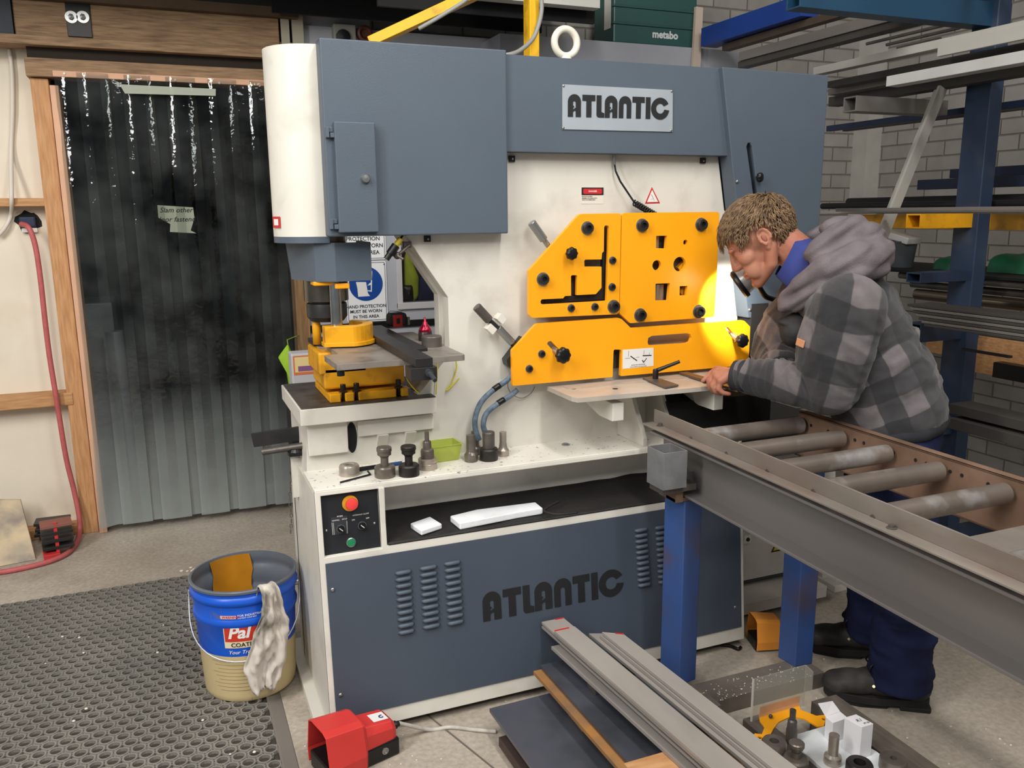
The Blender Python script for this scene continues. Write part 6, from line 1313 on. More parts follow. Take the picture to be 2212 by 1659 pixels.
for i, (px, a, b, X) in enumerate(((1982, 389, 410, 3.25), (2052, 366, 385, 3.38))): stock('blue_tube', ('lower dark blue tube behind the rack post', 'upper dark blue tube behind the rack post')[i], px, a, b, X, .06, M_NAVYB)
stock('black_pipe', 'fat black pipe lying in front of the brick wall', 1827, 428, 446, 3.2, .05, mat('black_pipe', (34, 33, 34), .5, metal=.2), round_=True)
stock('black_pipe', 'long black pipe left of the fat black pipe', 1772, 439, 452, 3.05, .05, MATS['black_pipe'], round_=True)
stock('flat_stock', 'slim dark bar at eye height in front of the yellow beam', 1805, 450, 457, 2.5, .04, M_BARG)
stock('flat_stock', 'slim pale bar at eye height above the yellow beam', 1772, 456, 462, 2.55, .05, M_GALV)
yb_ = AX(1850, 478, 3.35); o = build('yellow_beam', MB().box((3.35, 1.0, AX(2000, 494, 3.35).z), (3.40, AX(1855, 478, 3.35).y, AX(2000, 463, 3.35).z)), M_YELD, RK)
stock('steel_pipe', 'dull pipe below the green tarpaulin on the rack', 1940, 587, 602, 3.2, .05, M_BARG, round_=True)
stock('steel_pipe', 'brownish pipe between the dull and the shiny pipe', 1965, 606, 621, 3.25, .05, M_STEELD, round_=True)
stock('steel_pipe', 'shiny oiled pipe on the rack behind the man', 1972, 624, 647, 3.15, .05, mat('oiled_pipe', (120, 108, 92), .22, metal=.9), round_=True)
gl_ = 'flat bars on the lower rack arm'
for i in range(7):
    X = 2.60; py = 656+i*7.2; stock('flat_bar', 'dusty flat bar number %s down in the stack behind the man' % ('one', 'two', 'three', 'four', 'five', 'six', 'seven')[i] if False else ('topmost', 'second', 'third', 'fourth', 'fifth', 'sixth', 'lowest')[i]+' dusty flat bar of the stack behind the man', 1960+i*6, py, py+5.5, X, .12-.02*(i % 2), M_BARG if i % 2 else M_BARD, group=gl_)
stock('steel_angle', 'thin dark bar sticking out diagonally before the plywood', 2076, 752, 757, 2.75, .02, M_BARD, near=2181)
stock('plywood_sheet', 'pale plywood sheet low on the rack behind the post', 2003, 712, 760, 3.3, .02, M_TIMBER, cat='plywood')
stock('plywood_sheet', 'plywood offcut right of the post, with knots', 2100, 724, 803, 3.1, .02, M_TIMBER, cat='plywood')
stock('steel_channel', 'black channel below the plywood at the right edge', 2146, 782, 815, 2.95, .05, M_BLACK)
stock('steel_channel', 'heavy dark channel low down behind the man', 2050, 871, 892, 2.5, .10, M_BARD)
stock('steel_channel', 'lowest heavy channel near the floor behind the man', 2048, 902, 925, 2.48, .10, M_BARD)
# bucket and tarpaulins on the rack
c = AX(1945, 577, 3.3); k = mpp(c); zc = c.z
g = thing('grey_bucket', 'small grey plastic bucket with white paper on top, behind the hood', 'bucket', c)
build('pail', MB().lathe([(0, 0), (24*k, 0), (30*k, 52*k), (32*k, 53*k), (32*k, 56*k), (29*k, 56*k), (23*k, 4*k), (0, 4*k)], c, (0, 0, 1), 24), mat('bucket_grey', (86, 92, 96), .5), g, smooth=True, auto=35)
build('paper', MB().obox(c+Vector((-.01, 0, 64*k)), Vector((.0, 36*k, 8*k)), Vector((20*k, 0, 0)), Vector((0, -2*k, 7*k))), M_LABEL, g, bevel=.006)
build('shelf_plank', MB().box((3.16, .95, zc-.012), (3.7, 3.4, zc-.001)), M_DARKIN, RK)
def tarp(label, px0, px1, pyt, pyb, X):
    a, b = AX(px0, pyb, X), AX(px1, pyb, X); h = AX(px0, pyt, X).z-a.z; mb = MB(); vs = []; fs = []; nu, nv = 16, 10
    for j in range(nv+1):
        t = j/nv
        for i in range(nu+1):
            u = i/nu; ang = math.pi*t; y = a.y+(b.y-a.y)*u; n_ = noise.noise(Vector((u*4, t*3, px0)))
            vs.append((X+.10-.10*math.cos(ang)*(1+.2*n_), y, zc+h*math.sin(ang)**.7*(.85+.35*n_)+.001))
    for j in range(nv):
        for i in range(nu): q = j*(nu+1)+i; fs.append((q, q+1, q+nu+2, q+nu+1))
    mb.add(vs, fs); tag(build('tarpaulin', mb, mat('green_tarp', (38, 108, 74), .5, var=.2, vs=10), None, smooth=True), label, 'tarpaulin')
tarp('green tarpaulin bundle left of the rack post', 2015, 2060, 546, 577, 3.3)
tarp('larger green tarpaulin bundle at the right edge of the picture', 2132, 2260, 532, 577, 3.35)
# ------------------------------------------------------------------ things above and behind the machine
yp = thing('yellow_jib', 'yellow post and slanted arm of a jib rising behind the machine, with a grey cable', 'jib', AY(1155, 120, 3.0))
q = AY(1155, 60, 3.0); w = 11.5*mpp(q)
build('post', MB().box((q.x-w, 3.0, 0), (q.x+w, 3.06, 3.2)), mat('jib_yellow', (236, 182, 24), .45, var=.05, stain=(60, 50, 30), stain_amt=.5, ss=12), yp, bevel=.003)
build('arm', MB().bar(AY(800, 92, 3.3), AY(1155, -72, 3.04), .05, .036), MATS['jib_yellow'], yp, bevel=.002)
cbl = spl([AY(*p) for p in ((1060, 122, 2.9), (1100, 118, 2.9), (1125, 108, 2.92), (1150, 85, 2.95), (1163, 55, 2.96), (1170, 20, 2.96), (1168, -20, 2.96))])
build('cable', MB().tube(cbl, .008, 10), mat('cable_grey', (150, 150, 146), .5), yp, smooth=True)
cbl = spl([AY(*p) for p in ((905, 62, 3.0), (935, 45, 2.97), (960, 30, 2.97), (1000, 5, 2.97), (1030, -20, 2.97))]); build('cable', MB().tube(cbl, .007, 10), MATS['cable_grey'], yp, smooth=True)
a, b = AY(720, 50, PW-.05), AY(765, 95, PW); ac = thing('wall_siren', 'pale box with a dark round sounder on the wall above the machine', 'siren', a)
build('box', MB().box((a.x, PW-.05, b.z), (b.x, PW+.02, a.z)), mat('siren_box', (150, 148, 140), .6), ac, bevel=.004); c = AY(741, 80, PW-.052); build('sounder', MB().lathe([(0, 0), (.034, 0), (.034, .012), (0, .014)], c, (0, -1, 0), 24), M_BLACK, ac)
c = AY(789, 72, PW-.04); ho = thing('red_horn', 'reddish brown round horn beside the dark sounder above the machine', 'horn', c)
build('bell', MB().lathe([(.038, -.03), (.038, 0), (.028, .005), (.016, -.01), (0, -.012)], c, (0, -1, 0), 28), mat('horn_brown', (96, 54, 44), .5), ho, smooth=True, auto=35)
# green tool case, shelf edge, timber stick
YM = 4.12
a, b = AY(1326, 0, YM), AY(1503, 105, YM); zb_m = ztop+.004
cs = thing('green_tool_case', 'dark green plastic tool case with white lettering above the machine', 'tool case', ((a.x+b.x)/2, YM, b.z))
M_MET = mat('case_green', (50, 88, 84), .4, var=.05, vs=4)
build('case_body', MB().box((a.x, YM, b.z), (b.x, YM+.22, b.z+.34)), M_MET, cs, bevel=.008)
mb = MB()
for py in (18, 55): q = AY(1400, py, YM); mb.box((a.x-.004, YM-.008, q.z-.006), (b.x+.004, YM+.02, q.z+.006))
for i, py in enumerate((18, 55)):
    q = AY(1400, py, YM); build('rib', MB().box((a.x-.004, YM-.008, q.z-.006), (b.x+.004, YM+.02, q.z+.006)), M_MET, cs, bevel=.003)
build('lettering', text_mb('metabo', .052, AY(1437, 76, YM-.002), XA, ZA, .0005, bold=.04), mat('case_white', (226, 230, 230), .4), cs)
q0, q1 = AY(1308, -5, YM+.05), AY(1319, 62, YM+.05); build('barcode_label', MB().box((a.x-.0012, YM+.03, q1.z), (a.x, YM+.10, b.z+.34)), M_LABEL, cs)
struct(build('wall_front_3', MB().box((1.05, YM-.02, .0), (2.42, YM+.24, b.z-.001)), mat('grey_cabinet', (172, 176, 184), .5, var=.02))) if False else None
sh = build('grey_cabinet', MB().box((1.63, YM-.02, 0), (3.16, PW-.001, b.z-.001)), MATS['grey_partition'], None); tag(sh, 'pale grey cabinet behind the machine carrying the green tool case', 'cabinet')
o = build('timber_stick', MB().add([AY(1497, 145, YM-.05), AY(1513, 147, YM-.05), AY(1519, 16, YM-.03), AY(1504, 14, YM-.03)]+[v+Vector((0, .02, 0)) for v in (AY(1497, 145, YM-.05), AY(1513, 147, YM-.05), AY(1519, 16, YM-.03), AY(1504, 14, YM-.03))], [(0, 1, 2, 3), (7, 6, 5, 4), (0, 4, 5, 1), (1, 5, 6, 2), (2, 6, 7, 3), (3, 7, 4, 0)]), mat('pale_stick', (206, 188, 172), .6), None, weld=True); tag(o, 'pale timber stick standing beside the green tool case', 'stick')
q0, q1 = AY(1296, 18, 3.9), AY(1080, 8, 3.9)
struct(build('trim_14', MB().box((1.2, 3.5, AY(1290, 17, 3.5).z), (AY(1296, 10, 3.5).x, 3.56, 2.62)), mat('pale_shelf_edge', (196, 196, 188), .5)))
struct(build('trim_15', MB().box((.45, 4.0, 2.14), (1.85, 4.45, 2.5)) if False else MB().box((.9, 3.6, AY(1150, 40, 3.6).z), (AY(1285, 30, 3.6).x, 3.62, 2.52)), mat('black_shelf_side', (20, 20, 22), .8)))
# work lamp on a flexible neck
lc_ = AY(1622, 610, 2.28); tgt = AY(1545, 705, 2.47); dl = (tgt-lc_).normalized()
wl = thing('work_lamp', 'small round work lamp with a ribbed metal body, shining on the yellow plates', 'lamp', lc_)
# the visible body: a black rim toward the light side and a finned heat sink behind
ax_ = (RGT*-.78+DWN*.56+FWD*.30).normalized(); cc_ = AY(1601, 612, 2.25)
R = 31*mpp(cc_)
build('rim', MB().lathe([(0, -.004), (R*1.02, -.004), (R*1.06, 0), (R*1.06, .008), (R*.9, .014), (R*.9, .004), (0, .004)], cc_, ax_, 32), M_BLACK, wl, smooth=True, auto=35)
fin = []; n = 12
for i in range(n): h = .004+.036*i/(n-1); fin += [(R*.90-.15*R*i/n, h), (R*.90-.15*R*i/n, h+.0018), (R*.76-.15*R*i/n, h+.0019), (R*.76-.15*R*i/n, h+.0034)]
build('heat_sink', MB().lathe([(0, .003)]+fin+[(R*.6, .046), (0, .047)], cc_, -ax_, 32), mat('finned_aluminium', (206, 206, 206), .35, metal=.5), wl)
build('lens', MB().lathe([(0, .006), (R*.88, .006), (R*.88, .007), (0, .007)], cc_, ax_, 28), mat('lamp_lens', (255, 250, 235), .3, emit=(255, 248, 230), es=6), wl)
neck = spl([cc_-ax_*.045, AY(1650, 636, 2.28), AY(1668, 646, 2.30), AY(1684, 648, 2.35), AY(1692, 646, YR-.003)]); build('flexible_neck', MB().tube(neck, .009, 12), M_BLACK, wl, smooth=True)
l = bpy.data.lights.new('work_lamp_beam', 'SPOT'); l.energy = 12; l.spot_size = math.radians(78); l.spot_blend = .35; l.shadow_soft_size = .02; l.color = (1, .96, .86)
lo = bpy.data.objects.new('work_lamp_beam', l); COL.objects.link(lo); src = cc_+ax_*.02; lo.location = src
lo.rotation_euler = (AY(1566, 668, 2.47)-src).to_track_quat('-Z', 'Y').to_euler()
# work piece: flat bar on the table under the hand
a, b = AZ(1470, 806, ZT+.009), AZ(1530, 826, ZT+.009)
wp = build('work_piece', MB().box((a.x-.0, 2.085, ZT+.0025), (a.x+.032, 2.402, ZT+.0105)), mat('brown_flat_bar', (150, 116, 80), .45, metal=.5, col2=(110, 92, 74), vs=6), None, bevel=.0008); tag(wp, 'brown flat bar being fed over the shear table under the hand', 'work piece')
# ------------------------------------------------------------------ the man
MD = Vector((-.8, .6, 0)); ML = Vector((-.6, -.8, 0)); MC = Vector((1.97, 1.885, 0))+Vector((.6, .8, 0))*.05   # facing, his left (toward the camera), stance centre
def AM(px, py, off=0):      # point of a ray on his profile plane, off metres toward his left side
    v = ray(px, py); t = ((MC+ML*off)-EYE).dot(ML)/v.dot(ML); return EYE+v*t
def capsule(mb, a, b, ra, rb, n=18, sq=None):
    a, b = Vector(a), Vector(b); d = b-a; L_ = d.length; prof = [(0, -ra)]
    for i in range(1, 6): t = math.pi/2*i/5; prof.append((ra*math.sin(t), -ra*math.cos(t)))
    for i in range(0, 6): t = math.pi/2*i/5; prof.append((max(rb*math.cos(t), 1e-4), L_+rb*math.sin(t)))
    m = MB().lathe(prof, (0, 0, 0), (0, 0, 1), n, caps=False)
    az = d.normalized() if L_ > 1e-6 else Vector((0, 0, 1))
    if sq: ax, ay, sx, sy = sq[0], sq[1], sq[2], sq[3]; ax = (ax-az*ax.dot(az)).normalized(); ay = az.cross(ax)
    else: ax = az.orthogonal().normalized(); ay = az.cross(ax); sx = sy = 1
    return mb.add([a+ax*v[0]*sx+ay*v[1]*sy+az*v[2] for v in m.v], m.f)
def chain(mb, pts, n=18, sq=None):   # pts: (point, radius)
    for (a, ra), (b, rb) in zip(pts, pts[1:]): capsule(mb, a, b, ra, rb, n, sq)
    return mb
def ell(mb, c, r, A): # ellipsoid in a frame A=(ex,ey,ez)
    m = MB().ball((0, 0, 0), 1, 20, 14); return mb.add([Vector(c)+A[0]*v[0]*r[0]+A[1]*v[1]*r[1]+A[2]*v[2]*r[2] for v in m.v], m.f)
def remesh(name, mb, voxel, it=4, fac=.5, fn=None, m=None, parent=None):
    me = bpy.data.meshes.new('t'); me.from_pydata([tuple(v) for v in mb.v], [], mb.f); o = bpy.data.objects.new('t', me); COL.objects.link(o)
    r = o.modifiers.new('r', 'REMESH'); r.mode = 'VOXEL'; r.voxel_size = voxel
    s = o.modifiers.new('s', 'SMOOTH'); s.iterations = it; s.factor = fac
    dg = bpy.context.evaluated_depsgraph_get(); out = bpy.data.meshes.new_from_object(o.evaluated_get(dg)); bpy.data.objects.remove(o); bpy.data.meshes.remove(me)
    out.name = name
    if fn:
        nrm = [v.normal.copy() for v in out.vertices]
        for v, nn in zip(out.vertices, nrm): v.co += nn*fn(v.co, nn)
    out.shade_smooth(); out.materials.clear()
    for mm in (m if isinstance(m, (list, tuple)) else [m]): out.materials.append(mm)
    ob = bpy.data.objects.new(name, out); _link(ob, parent); return ob

# --- head frame
GA = math.radians(36); HF = (MD*math.cos(GA)-ZA*math.sin(GA)).normalized(); HU = (ZA*math.cos(GA)+MD*math.sin(GA)).normalized(); HS = ML
HC = AM(1637, 520, 0)
def hp(f, s, u): return HC+HF*f+HS*s+HU*u
FR = (HF, HS, HU)
M_SKIN = mat('skin', (178, 124, 100), .5, col2=(164, 104, 84), vs=16, spec=.35, bump=.06, bs=160)
body = MB()
ell(body, hp(-.018, 0, .030), (.100, .076, .088), FR)
ell(body, hp(.035, 0, .030), (.052, .064, .062), FR)
ell(body, hp(.030, 0, -.035), (.054, .056, .068), FR)
for s in (-1, 1):
    capsule(body, hp(-.022, s*.056, -.030), hp(.006, s*.050, -.078), .020, .020)
    capsule(body, hp(.006, s*.050, -.078), hp(.066, s*.014, -.106), .020, .019)
    ell(body, hp(.052, s*.044, -.022), (.030, .022, .026), FR)
    ell(body, hp(.078, s*.026, .020), (.014, .026, .010), FR)
    ell(body, hp(.092, s*.012, -.036), (.014, .009, .010), FR)
    ell(body, hp(.068, s*.032, -.002), (.014, .017, .012), FR)
    ell(body, hp(.05, s*.040, -.06), (.034, .018, .036), FR)
ell(body, hp(.070, 0, -.106), (.020, .024, .017), FR)
capsule(body, hp(.080, 0, .016), hp(.099, 0, -.030), .0095, .0125); ell(body, hp(.099, 0, -.034), (.0125, .0135, .0105), FR)
ell(body, hp(.083, 0, -.066), (.014, .025, .006), FR); ell(body, hp(.081, 0, -.078), (.014, .022, .007), FR)
for s in (-1, 1):   # ears
    ell(body, hp(-.022, s*.078, -.004), (.015, .006, .025), FR)
    rim = [hp(-.022+.0175*math.cos(t)*(1 if math.sin(t) > -.4 else .8), s*.084, .001+.027*math.sin(t)) for t in [math.radians(q) for q in range(-60, 215, 15)]]
    body.tube(rim, .0048, 8); ell(body, hp(-.012, s*.0765, -.028), (.008, .0055, .010), FR)
NB = AM(1772, 592, 0)        # base of the neck
capsule(body, hp(-.055, 0, -.035), NB, .056, .062)
# --- torso, arms, legs under the clothes
HIP = AM(1930, 905, 0); WST = AM(1908, 825, 0); CHS = AM(1835, 690, 0)
chain(body, [(NB, .062), (CHS, .10), (WST, .115), (HIP, .115)])
shL, elL, wrL = AM(1832, 668, .185), AM(1792, 833, .17), AM(1592, 812, .08)
shR, elR, wrR = AM(1770, 640, -.175), AM(1684, 760, -.23), AM(1690, 806, -.03)
for sh, el, wr in ((shL, elL, wrL), (shR, elR, wrR)): chain(body, [(CHS*.55+sh*.45, .055), (sh, .048), (el, .042), (el*.5+wr*.5, .038), (wr, .028)])
def footpts(heel, toe): return Vector(heel), Vector(toe)
hlL, toL = AZ(1992, 1527, 0), AZ(1780, 1500, 0); dL = (toL-hlL).normalized(); dL.z = 0
toR, hlR = AZ(1748, 1400, 0), AZ(1884, 1416, 0); dR = (toR-hlR).normalized()
hlR = toR-dR*.285; hlL = toL-dL*.30
for hl, dd, hip in ((hlL, dL, HIP+ML*.09), (hlR, dR, HIP-ML*.09)):
    an = hl+dd*.075+Vector((0, 0, .10)); kn = hip*.5+an*.5+MD*.03; chain(body, [(hip, .085), (kn, .055), (an, .04), (hl+dd*.2+Vector((0, 0, .04)), .03)])
# --- hands: palm, five fingers, thumb
def hand(mb, wr, palm, fingers, thumb):
    chain(mb, [(wr, .027), (palm[0], .026)]); 
    for q in palm[1:]: capsule(mb, palm[0], q, .024, .0145)
    for f in fingers: chain(mb, f, 12)
    chain(mb, thumb, 12)
wrR.z = max(wrR.z, .984)
pl_ = [AM(1576, 811, 0.080), AM(1549, 799, 0.050), AM(1546, 806, 0.072), AM(1550, 815, 0.090), AM(1557, 822, 0.102)]
fg = [[(AM(1549, 799, 0.050), .0115), (AM(1536, 806, 0.050), .0098), (AM(1527, 815, 0.052), .0088), (AM(1519, 823, 0.054), .0078)],
      [(AM(1546, 806, 0.072), .0115), (AM(1532, 821, 0.076), .0100), (AM(1533, 836, 0.076), .0092), (AM(1541, 846, 0.072), .0082)],
      [(AM(1550, 815, 0.090), .0112), (AM(1539, 833, 0.094), .0098), (AM(1546, 846, 0.092), .0090), (AM(1557, 850, 0.086), .0080)],
      [(AM(1557, 822, 0.102), .0105), (AM(1552, 840, 0.106), .0090), (AM(1562, 849, 0.104), .0082), (AM(1575, 851, 0.098), .0074)]]
hand(body, wrL, pl_, fg, [(AM(1572, 812, 0.050), .014), (AM(1553, 812, 0.035), .0125), (AM(1536, 820, 0.038), .0108), (AM(1522, 824, 0.044), .0088)])
w2 = wrR; plR = [w2+MD*.06+Vector((0, 0, -.006))]+[w2+MD*.10+ML*q+Vector((0, 0, -.014)) for q in (.03, .01, -.01, -.03)]
fgR = [[(plR[1+i], .0112), (plR[1+i]+MD*(.035-.004*abs(i-1))+Vector((0, 0, -.004)), .0098), (plR[1+i]+MD*(.06-.008*abs(i-1))+Vector((0, 0, -.014)), .0086), (plR[1+i]+MD*(.076-.01*abs(i-1))+Vector((0, 0, -.022)), .0076)] for i in range(4)]
hand(body, wrR, plR, fgR, [(w2+MD*.04+ML*.022, .014), (w2+MD*.07+ML*.05+Vector((0, 0, -.01)), .0115), (w2+MD*.095+ML*.058+Vector((0, 0, -.018)), .009)])
man = remesh('person', body, .0040, 3, .5, None, M_SKIN)
man['label'] = 'man in a grey checked hooded jacket bending over the shear table'; man['category'] = 'person'

# --- hair
M_HAIR = mat('hair', (134, 108, 80), .5, col2=(88, 68, 50), vs=70, stretch=(1, 1, 1), spec=.4)
rs = random.Random(11)
def in_hair(f, s, u):
    if u > .075: return f < .075
    if f > .048: return u > .060
    if f > .012: return u > .024
    if f > -.052: return u > .042 if f > -.046 else u > .0
    return u > -.078
cr = (.100, .076, .088); cc = (-.018, 0, .030)
hair = MB(); capv = []
mbc = MB(); n1, m1 = 40, 26; pts = {}
for i in range(m1+1):
    for k in range(n1):
        t = math.pi*i/m1; a = 2*math.pi*k/n1; f, s, u = math.sin(t)*math.cos(a), math.sin(t)*math.sin(a), math.cos(t)
        F, S, U = cc[0]+cr[0]*f*1.055, cc[1]+cr[1]*s*1.07, cc[2]+cr[2]*u*1.07
        pts[(i, k)] = (F, S, U)
        mbc.v.append(tuple(hp(F, S, U)))
for i in range(m1):
    for k in range(n1):
        q = [(i, k), (i+1, k), (i+1, (k+1) % n1), (i, (k+1) % n1)]
        if all(in_hair(*pts[x]) for x in q): hair.f.append(tuple(x[0]*n1+x[1] for x in q))
hair.v = list(mbc.v)
cnt = 0
while cnt < 2800:
    v = Vector((rs.gauss(0, 1), rs.gauss(0, 1), rs.gauss(0, 1))).normalized()
    F, S, U = cc[0]+cr[0]*v.x*1.04, cr[1]*v.y*1.05, cc[2]+cr[2]*v.z*1.05
    if not in_hair(F, S, U): continue
    cnt += 1
    nrm = Vector((v.x/cr[0], v.y/cr[1], v.z/cr[2])).normalized()
    # combing direction: forward from the crown over the top, down at the back and the sides
    crown = Vector((-.07, 0, .10)); p0 = Vector((F, S, U)); away = (p0-crown); flow = away.normalized()*.8+Vector((.55 if U > .05 else -.1, 0, -.45 if U < .06 else -.05))
    flow += Vector((rs.gauss(0, .28), rs.gauss(0, .28), rs.gauss(0, .22))); flow = flow-nrm*flow.dot(nrm); flow.normalize()
    L_ = rs.uniform(.035, .060) if U > .075 else rs.uniform(.018, .028)
    if F > .03 and U > .05: L_ *= 1.2
    seg_ = []
    for j in range(5):
        t = j/4; lift = .004+.012*math.sin(min(1, t*1.2)*math.pi*.6)*rs.uniform(.7, 1.2); p = p0+flow*L_*t+nrm*(lift-.9*L_*t*t*.45*(.6 if U > .06 else .9))+Vector((0, 0, 0))
        # keep outside the skull
        e = Vector(((p.x-cc[0])/cr[0], p.y/cr[1], (p.z-cc[2])/cr[2])); m_ = e.length
        if m_ < 1.06: e = e/m_*1.06; p = Vector((cc[0]+e.x*cr[0], e.y*cr[1], cc[2]+e.z*cr[2]))
        seg_.append(hp(p.x, p.y, p.z))
    r0 = rs.uniform(.0013, .0026); hair.tube(seg_, [r0*.8, r0, r0*.9, r0*.6, r0*.15], 5, cap=False)
ho = build('hair', hair, M_HAIR, man, smooth=True)
for s in (-1, 1): build('ear_hollow_shade', MB().ball(hp(-.019, s*.0845, .000), 1, 14, 8, (.0075, .003, .013), Matrix((HF, HS, HU)).transposed()), mat('skin_shadowed_fold', (150, 92, 76), .6), man, smooth=True)  # raised balls in darker skin imitate the shade inside the ears
eb = MB()
for s in (-1, 1):
    for i in range(16):
        q = i/15; a = hp(.088-.012*q*q, s*(.012+.034*q), .020+.006*math.sin(q*2.4)); eb.tube([a, a+(HS*s*.008+HU*.002-HF*.002)], [.0011, .0003], 4)
build('eyebrow', eb, M_HAIR, man)
for s in (-1, 1): build('lashes', MB().tube([hp(.0785-.012*q*q, s*(.018+.028*q), -.007-.003*math.sin(q*3.1)) for q in (0, .25, .5, .75, 1)], [.0006, .0013, .0014, .0012, .0006], 6), mat('lash_dark', (70, 48, 40), .6), man)

# --- clothes
def plaid(name, axis, perp, pa, pb, oa=0, ob=0):
    m, nt, b = shader(name); N, L = nt.nodes.new, nt.links.new
    tc = N('ShaderNodeTexCoord'); n = N('ShaderNodeTexNoise'); n.inputs['Scale'].default_value = 7; L(tc.outputs['Object'], n.inputs['Vector'])
    def stripe(ax, per, off):
        d = N('ShaderNodeVectorMath'); d.operation = 'DOT_PRODUCT'; L(tc.outputs['Object'], d.inputs[0]); d.inputs[1].default_value = tuple(ax)
        a = N('ShaderNodeMath'); a.operation = 'MULTIPLY_ADD'; L(n.outputs['Fac'], a.inputs[0]); a.inputs[1].default_value = .035; L(d.outputs['Value'], a.inputs[2])
        k = N('ShaderNodeMath'); k.operation = 'MULTIPLY_ADD'; L(a.outputs[0], k.inputs[0]); k.inputs[1].default_value = 1/per; k.inputs[2].default_value = off
        f = N('ShaderNodeMath'); f.operation = 'FRACT'; L(k.outputs[0], f.inputs[0])
        p = N('ShaderNodeMath'); p.operation = 'PINGPONG'; L(f.outputs[0], p.inputs[0]); p.inputs[1].default_value = .5
        s = N('ShaderNodeMapRange'); L(p.outputs[0], s.inputs[0]); s.inputs[1].default_value = .235; s.inputs[2].default_value = .265; s.clamp = True
        return s.outputs[0]
    s1, s2 = stripe(axis, pa, oa), stripe(perp, pb, ob)
    ad = N('ShaderNodeMath'); ad.operation = 'ADD'; L(s1, ad.inputs[0]); L(s2, ad.inputs[1]); hf = N('ShaderNodeMath'); hf.operation = 'MULTIPLY'; L(ad.outputs[0], hf.inputs[0]); hf.inputs[1].default_value = .5
    r = N('ShaderNodeValToRGB'); L(hf.outputs[0], r.inputs[0]); e = r.color_ramp.elements; e[0].position = .2; e[1].position = .95; e[0].color = lin((45, 45, 48)); e[1].color = lin((104, 98, 100)); q = e.new(.5); q.color = lin((60, 59, 61))
    n2 = N('ShaderNodeTexNoise'); n2.inputs['Scale'].default_value = 26; n2.inputs['Detail'].default_value = 6; L(tc.outputs['Object'], n2.inputs['Vector'])
    mr = N('ShaderNodeMapRange'); L(n2.outputs['Fac'], mr.inputs[0]); mr.inputs[1].default_value = .3; mr.inputs[2].default_value = .7; mr.inputs[3].default_value = .78; mr.inputs[4].default_value = 1.12
    mx = N('ShaderNodeMixRGB'); mx.blend_type = 'MULTIPLY'; mx.inputs[0].default_value = 1; L(r.outputs[0], mx.inputs[1]); L(mr.outputs[0], mx.inputs[2])
    L(mx.outputs[0], b.inputs['Base Color']); b.inputs['Roughness'].default_value = .95; b.inputs['Specular IOR Level'].default_value = .15; b.inputs['Sheen Weight'].default_value = .2; b.inputs['Sheen Roughness'].default_value = .6
    n3 = N('ShaderNodeTexNoise'); n3.inputs['Scale'].default_value = 380; L(tc.outputs['Object'], n3.inputs['Vector'])
    bp = N('ShaderNodeBump'); bp.inputs['Strength'].default_value = .25; bp.inputs['Distance'].default_value = .004; L(n3.outputs['Fac'], bp.inputs['Height']); L(bp.outputs[0], b.inputs['Normal'])
    return m
TX = (CHS-HIP).normalized(); TP = (MD-TX*MD.dot(TX)).normalized()
def wrinkle(ax, sc, amp, stretch=.28, seed=0):
    def fn(co, n):
        a = co.dot(ax); q = Vector((co.x*stretch, co.y*stretch, co.z*stretch))+ax*a*(1-stretch)
        warp = Vector((noise.noise(co*9+Vector((seed, 0, 0))), noise.noise(co*9+Vector((0, seed, 3))), noise.noise(co*9+Vector((7, 1, seed)))))*.035
        r1 = 1-abs(noise.noise((q+warp)*sc+Vector((seed, seed*2, seed))))*2.2; r2 = 1-abs(noise.noise((q+warp)*sc*2.1+Vector((seed+9, seed, 1))))*2.2
        msk = .5+.7*noise.noise(co*6+Vector((seed*3, 1, 2)))
        return amp*(max(r1, -.6)*.75+max(r2, -.6)*.32)*max(.12, msk)*1.5
    def fn_old(co, n):
        p = co-ax*co.dot(ax)*(1-1/stretch*.28)
        a = co.dot(ax); q = Vector((co.x*stretch, co.y*stretch, co.z*stretch))+ax*a*(1-stretch)
        v = noise.noise(q*sc+Vector((seed, seed*2, seed)))
        w = noise.noise(q*sc*2.3+Vector((seed+5, 0, seed)))
        return amp*(v*abs(v)**.3*1.3+.45*w)
    return fn
M_FLEECE = mat('hood_fleece', (112, 104, 107), .95, var=.10, vs=20, spec=.15, bump=.3, bs=300)
jb = MB()
# torso of the jacket, elliptical sections along the spine
secs = [(AM(1766, 598), .090, .13), (AM(1796, 634), .126, .185), (AM(1830, 690), .150, .205), (AM(1872, 762), .148, .200), (AM(1902, 835), .158, .20), (AM(1918, 885), .160, .205), (AM(1922, 908), .152, .200)]
nn_ = 30; vs = []; fs = []
for i, (c, rd, rl) in enumerate(secs):
    t = (secs[min(i+1, len(secs)-1)][0]-secs[max(i-1, 0)][0]).normalized(); e1 = (MD-t*MD.dot(t)).normalized()
    for k in range(nn_):
        a = 2*math.pi*k/nn_; vs.append(c+e1*rd*math.cos(a)+ML*rl*math.sin(a))
for i in range(len(secs)-1):
    for k in range(nn_): fs.append((i*nn_+k, i*nn_+(k+1) % nn_, (i+1)*nn_+(k+1) % nn_, (i+1)*nn_+k))
fs.append(tuple(range(nn_))[::-1]); fs.append(tuple((len(secs)-1)*nn_+k for k in range(nn_))); jb.add(vs, fs)
capsule(jb, AM(1800, 640, .10), shL, .10, .095); capsule(jb, AM(1790, 640, -.1), shR, .09, .085)
def jfn(co, n):
    h = (co-HIP).dot(TX); base_ = wrinkle(TX, 15, .011, .35, 3)(co, n)
    diag = noise.noise(Vector(((co.z*1.0+co.dot(MD)*.75)*13, co.dot(ML)*4, 2)))*.012
    return base_+diag*(1 if h < .3 else .4)
jk = remesh('jacket', jb, .0075, 8, .5, jfn, plaid('plaid_torso', TX, TP, .128, .128, .30, .22), man)
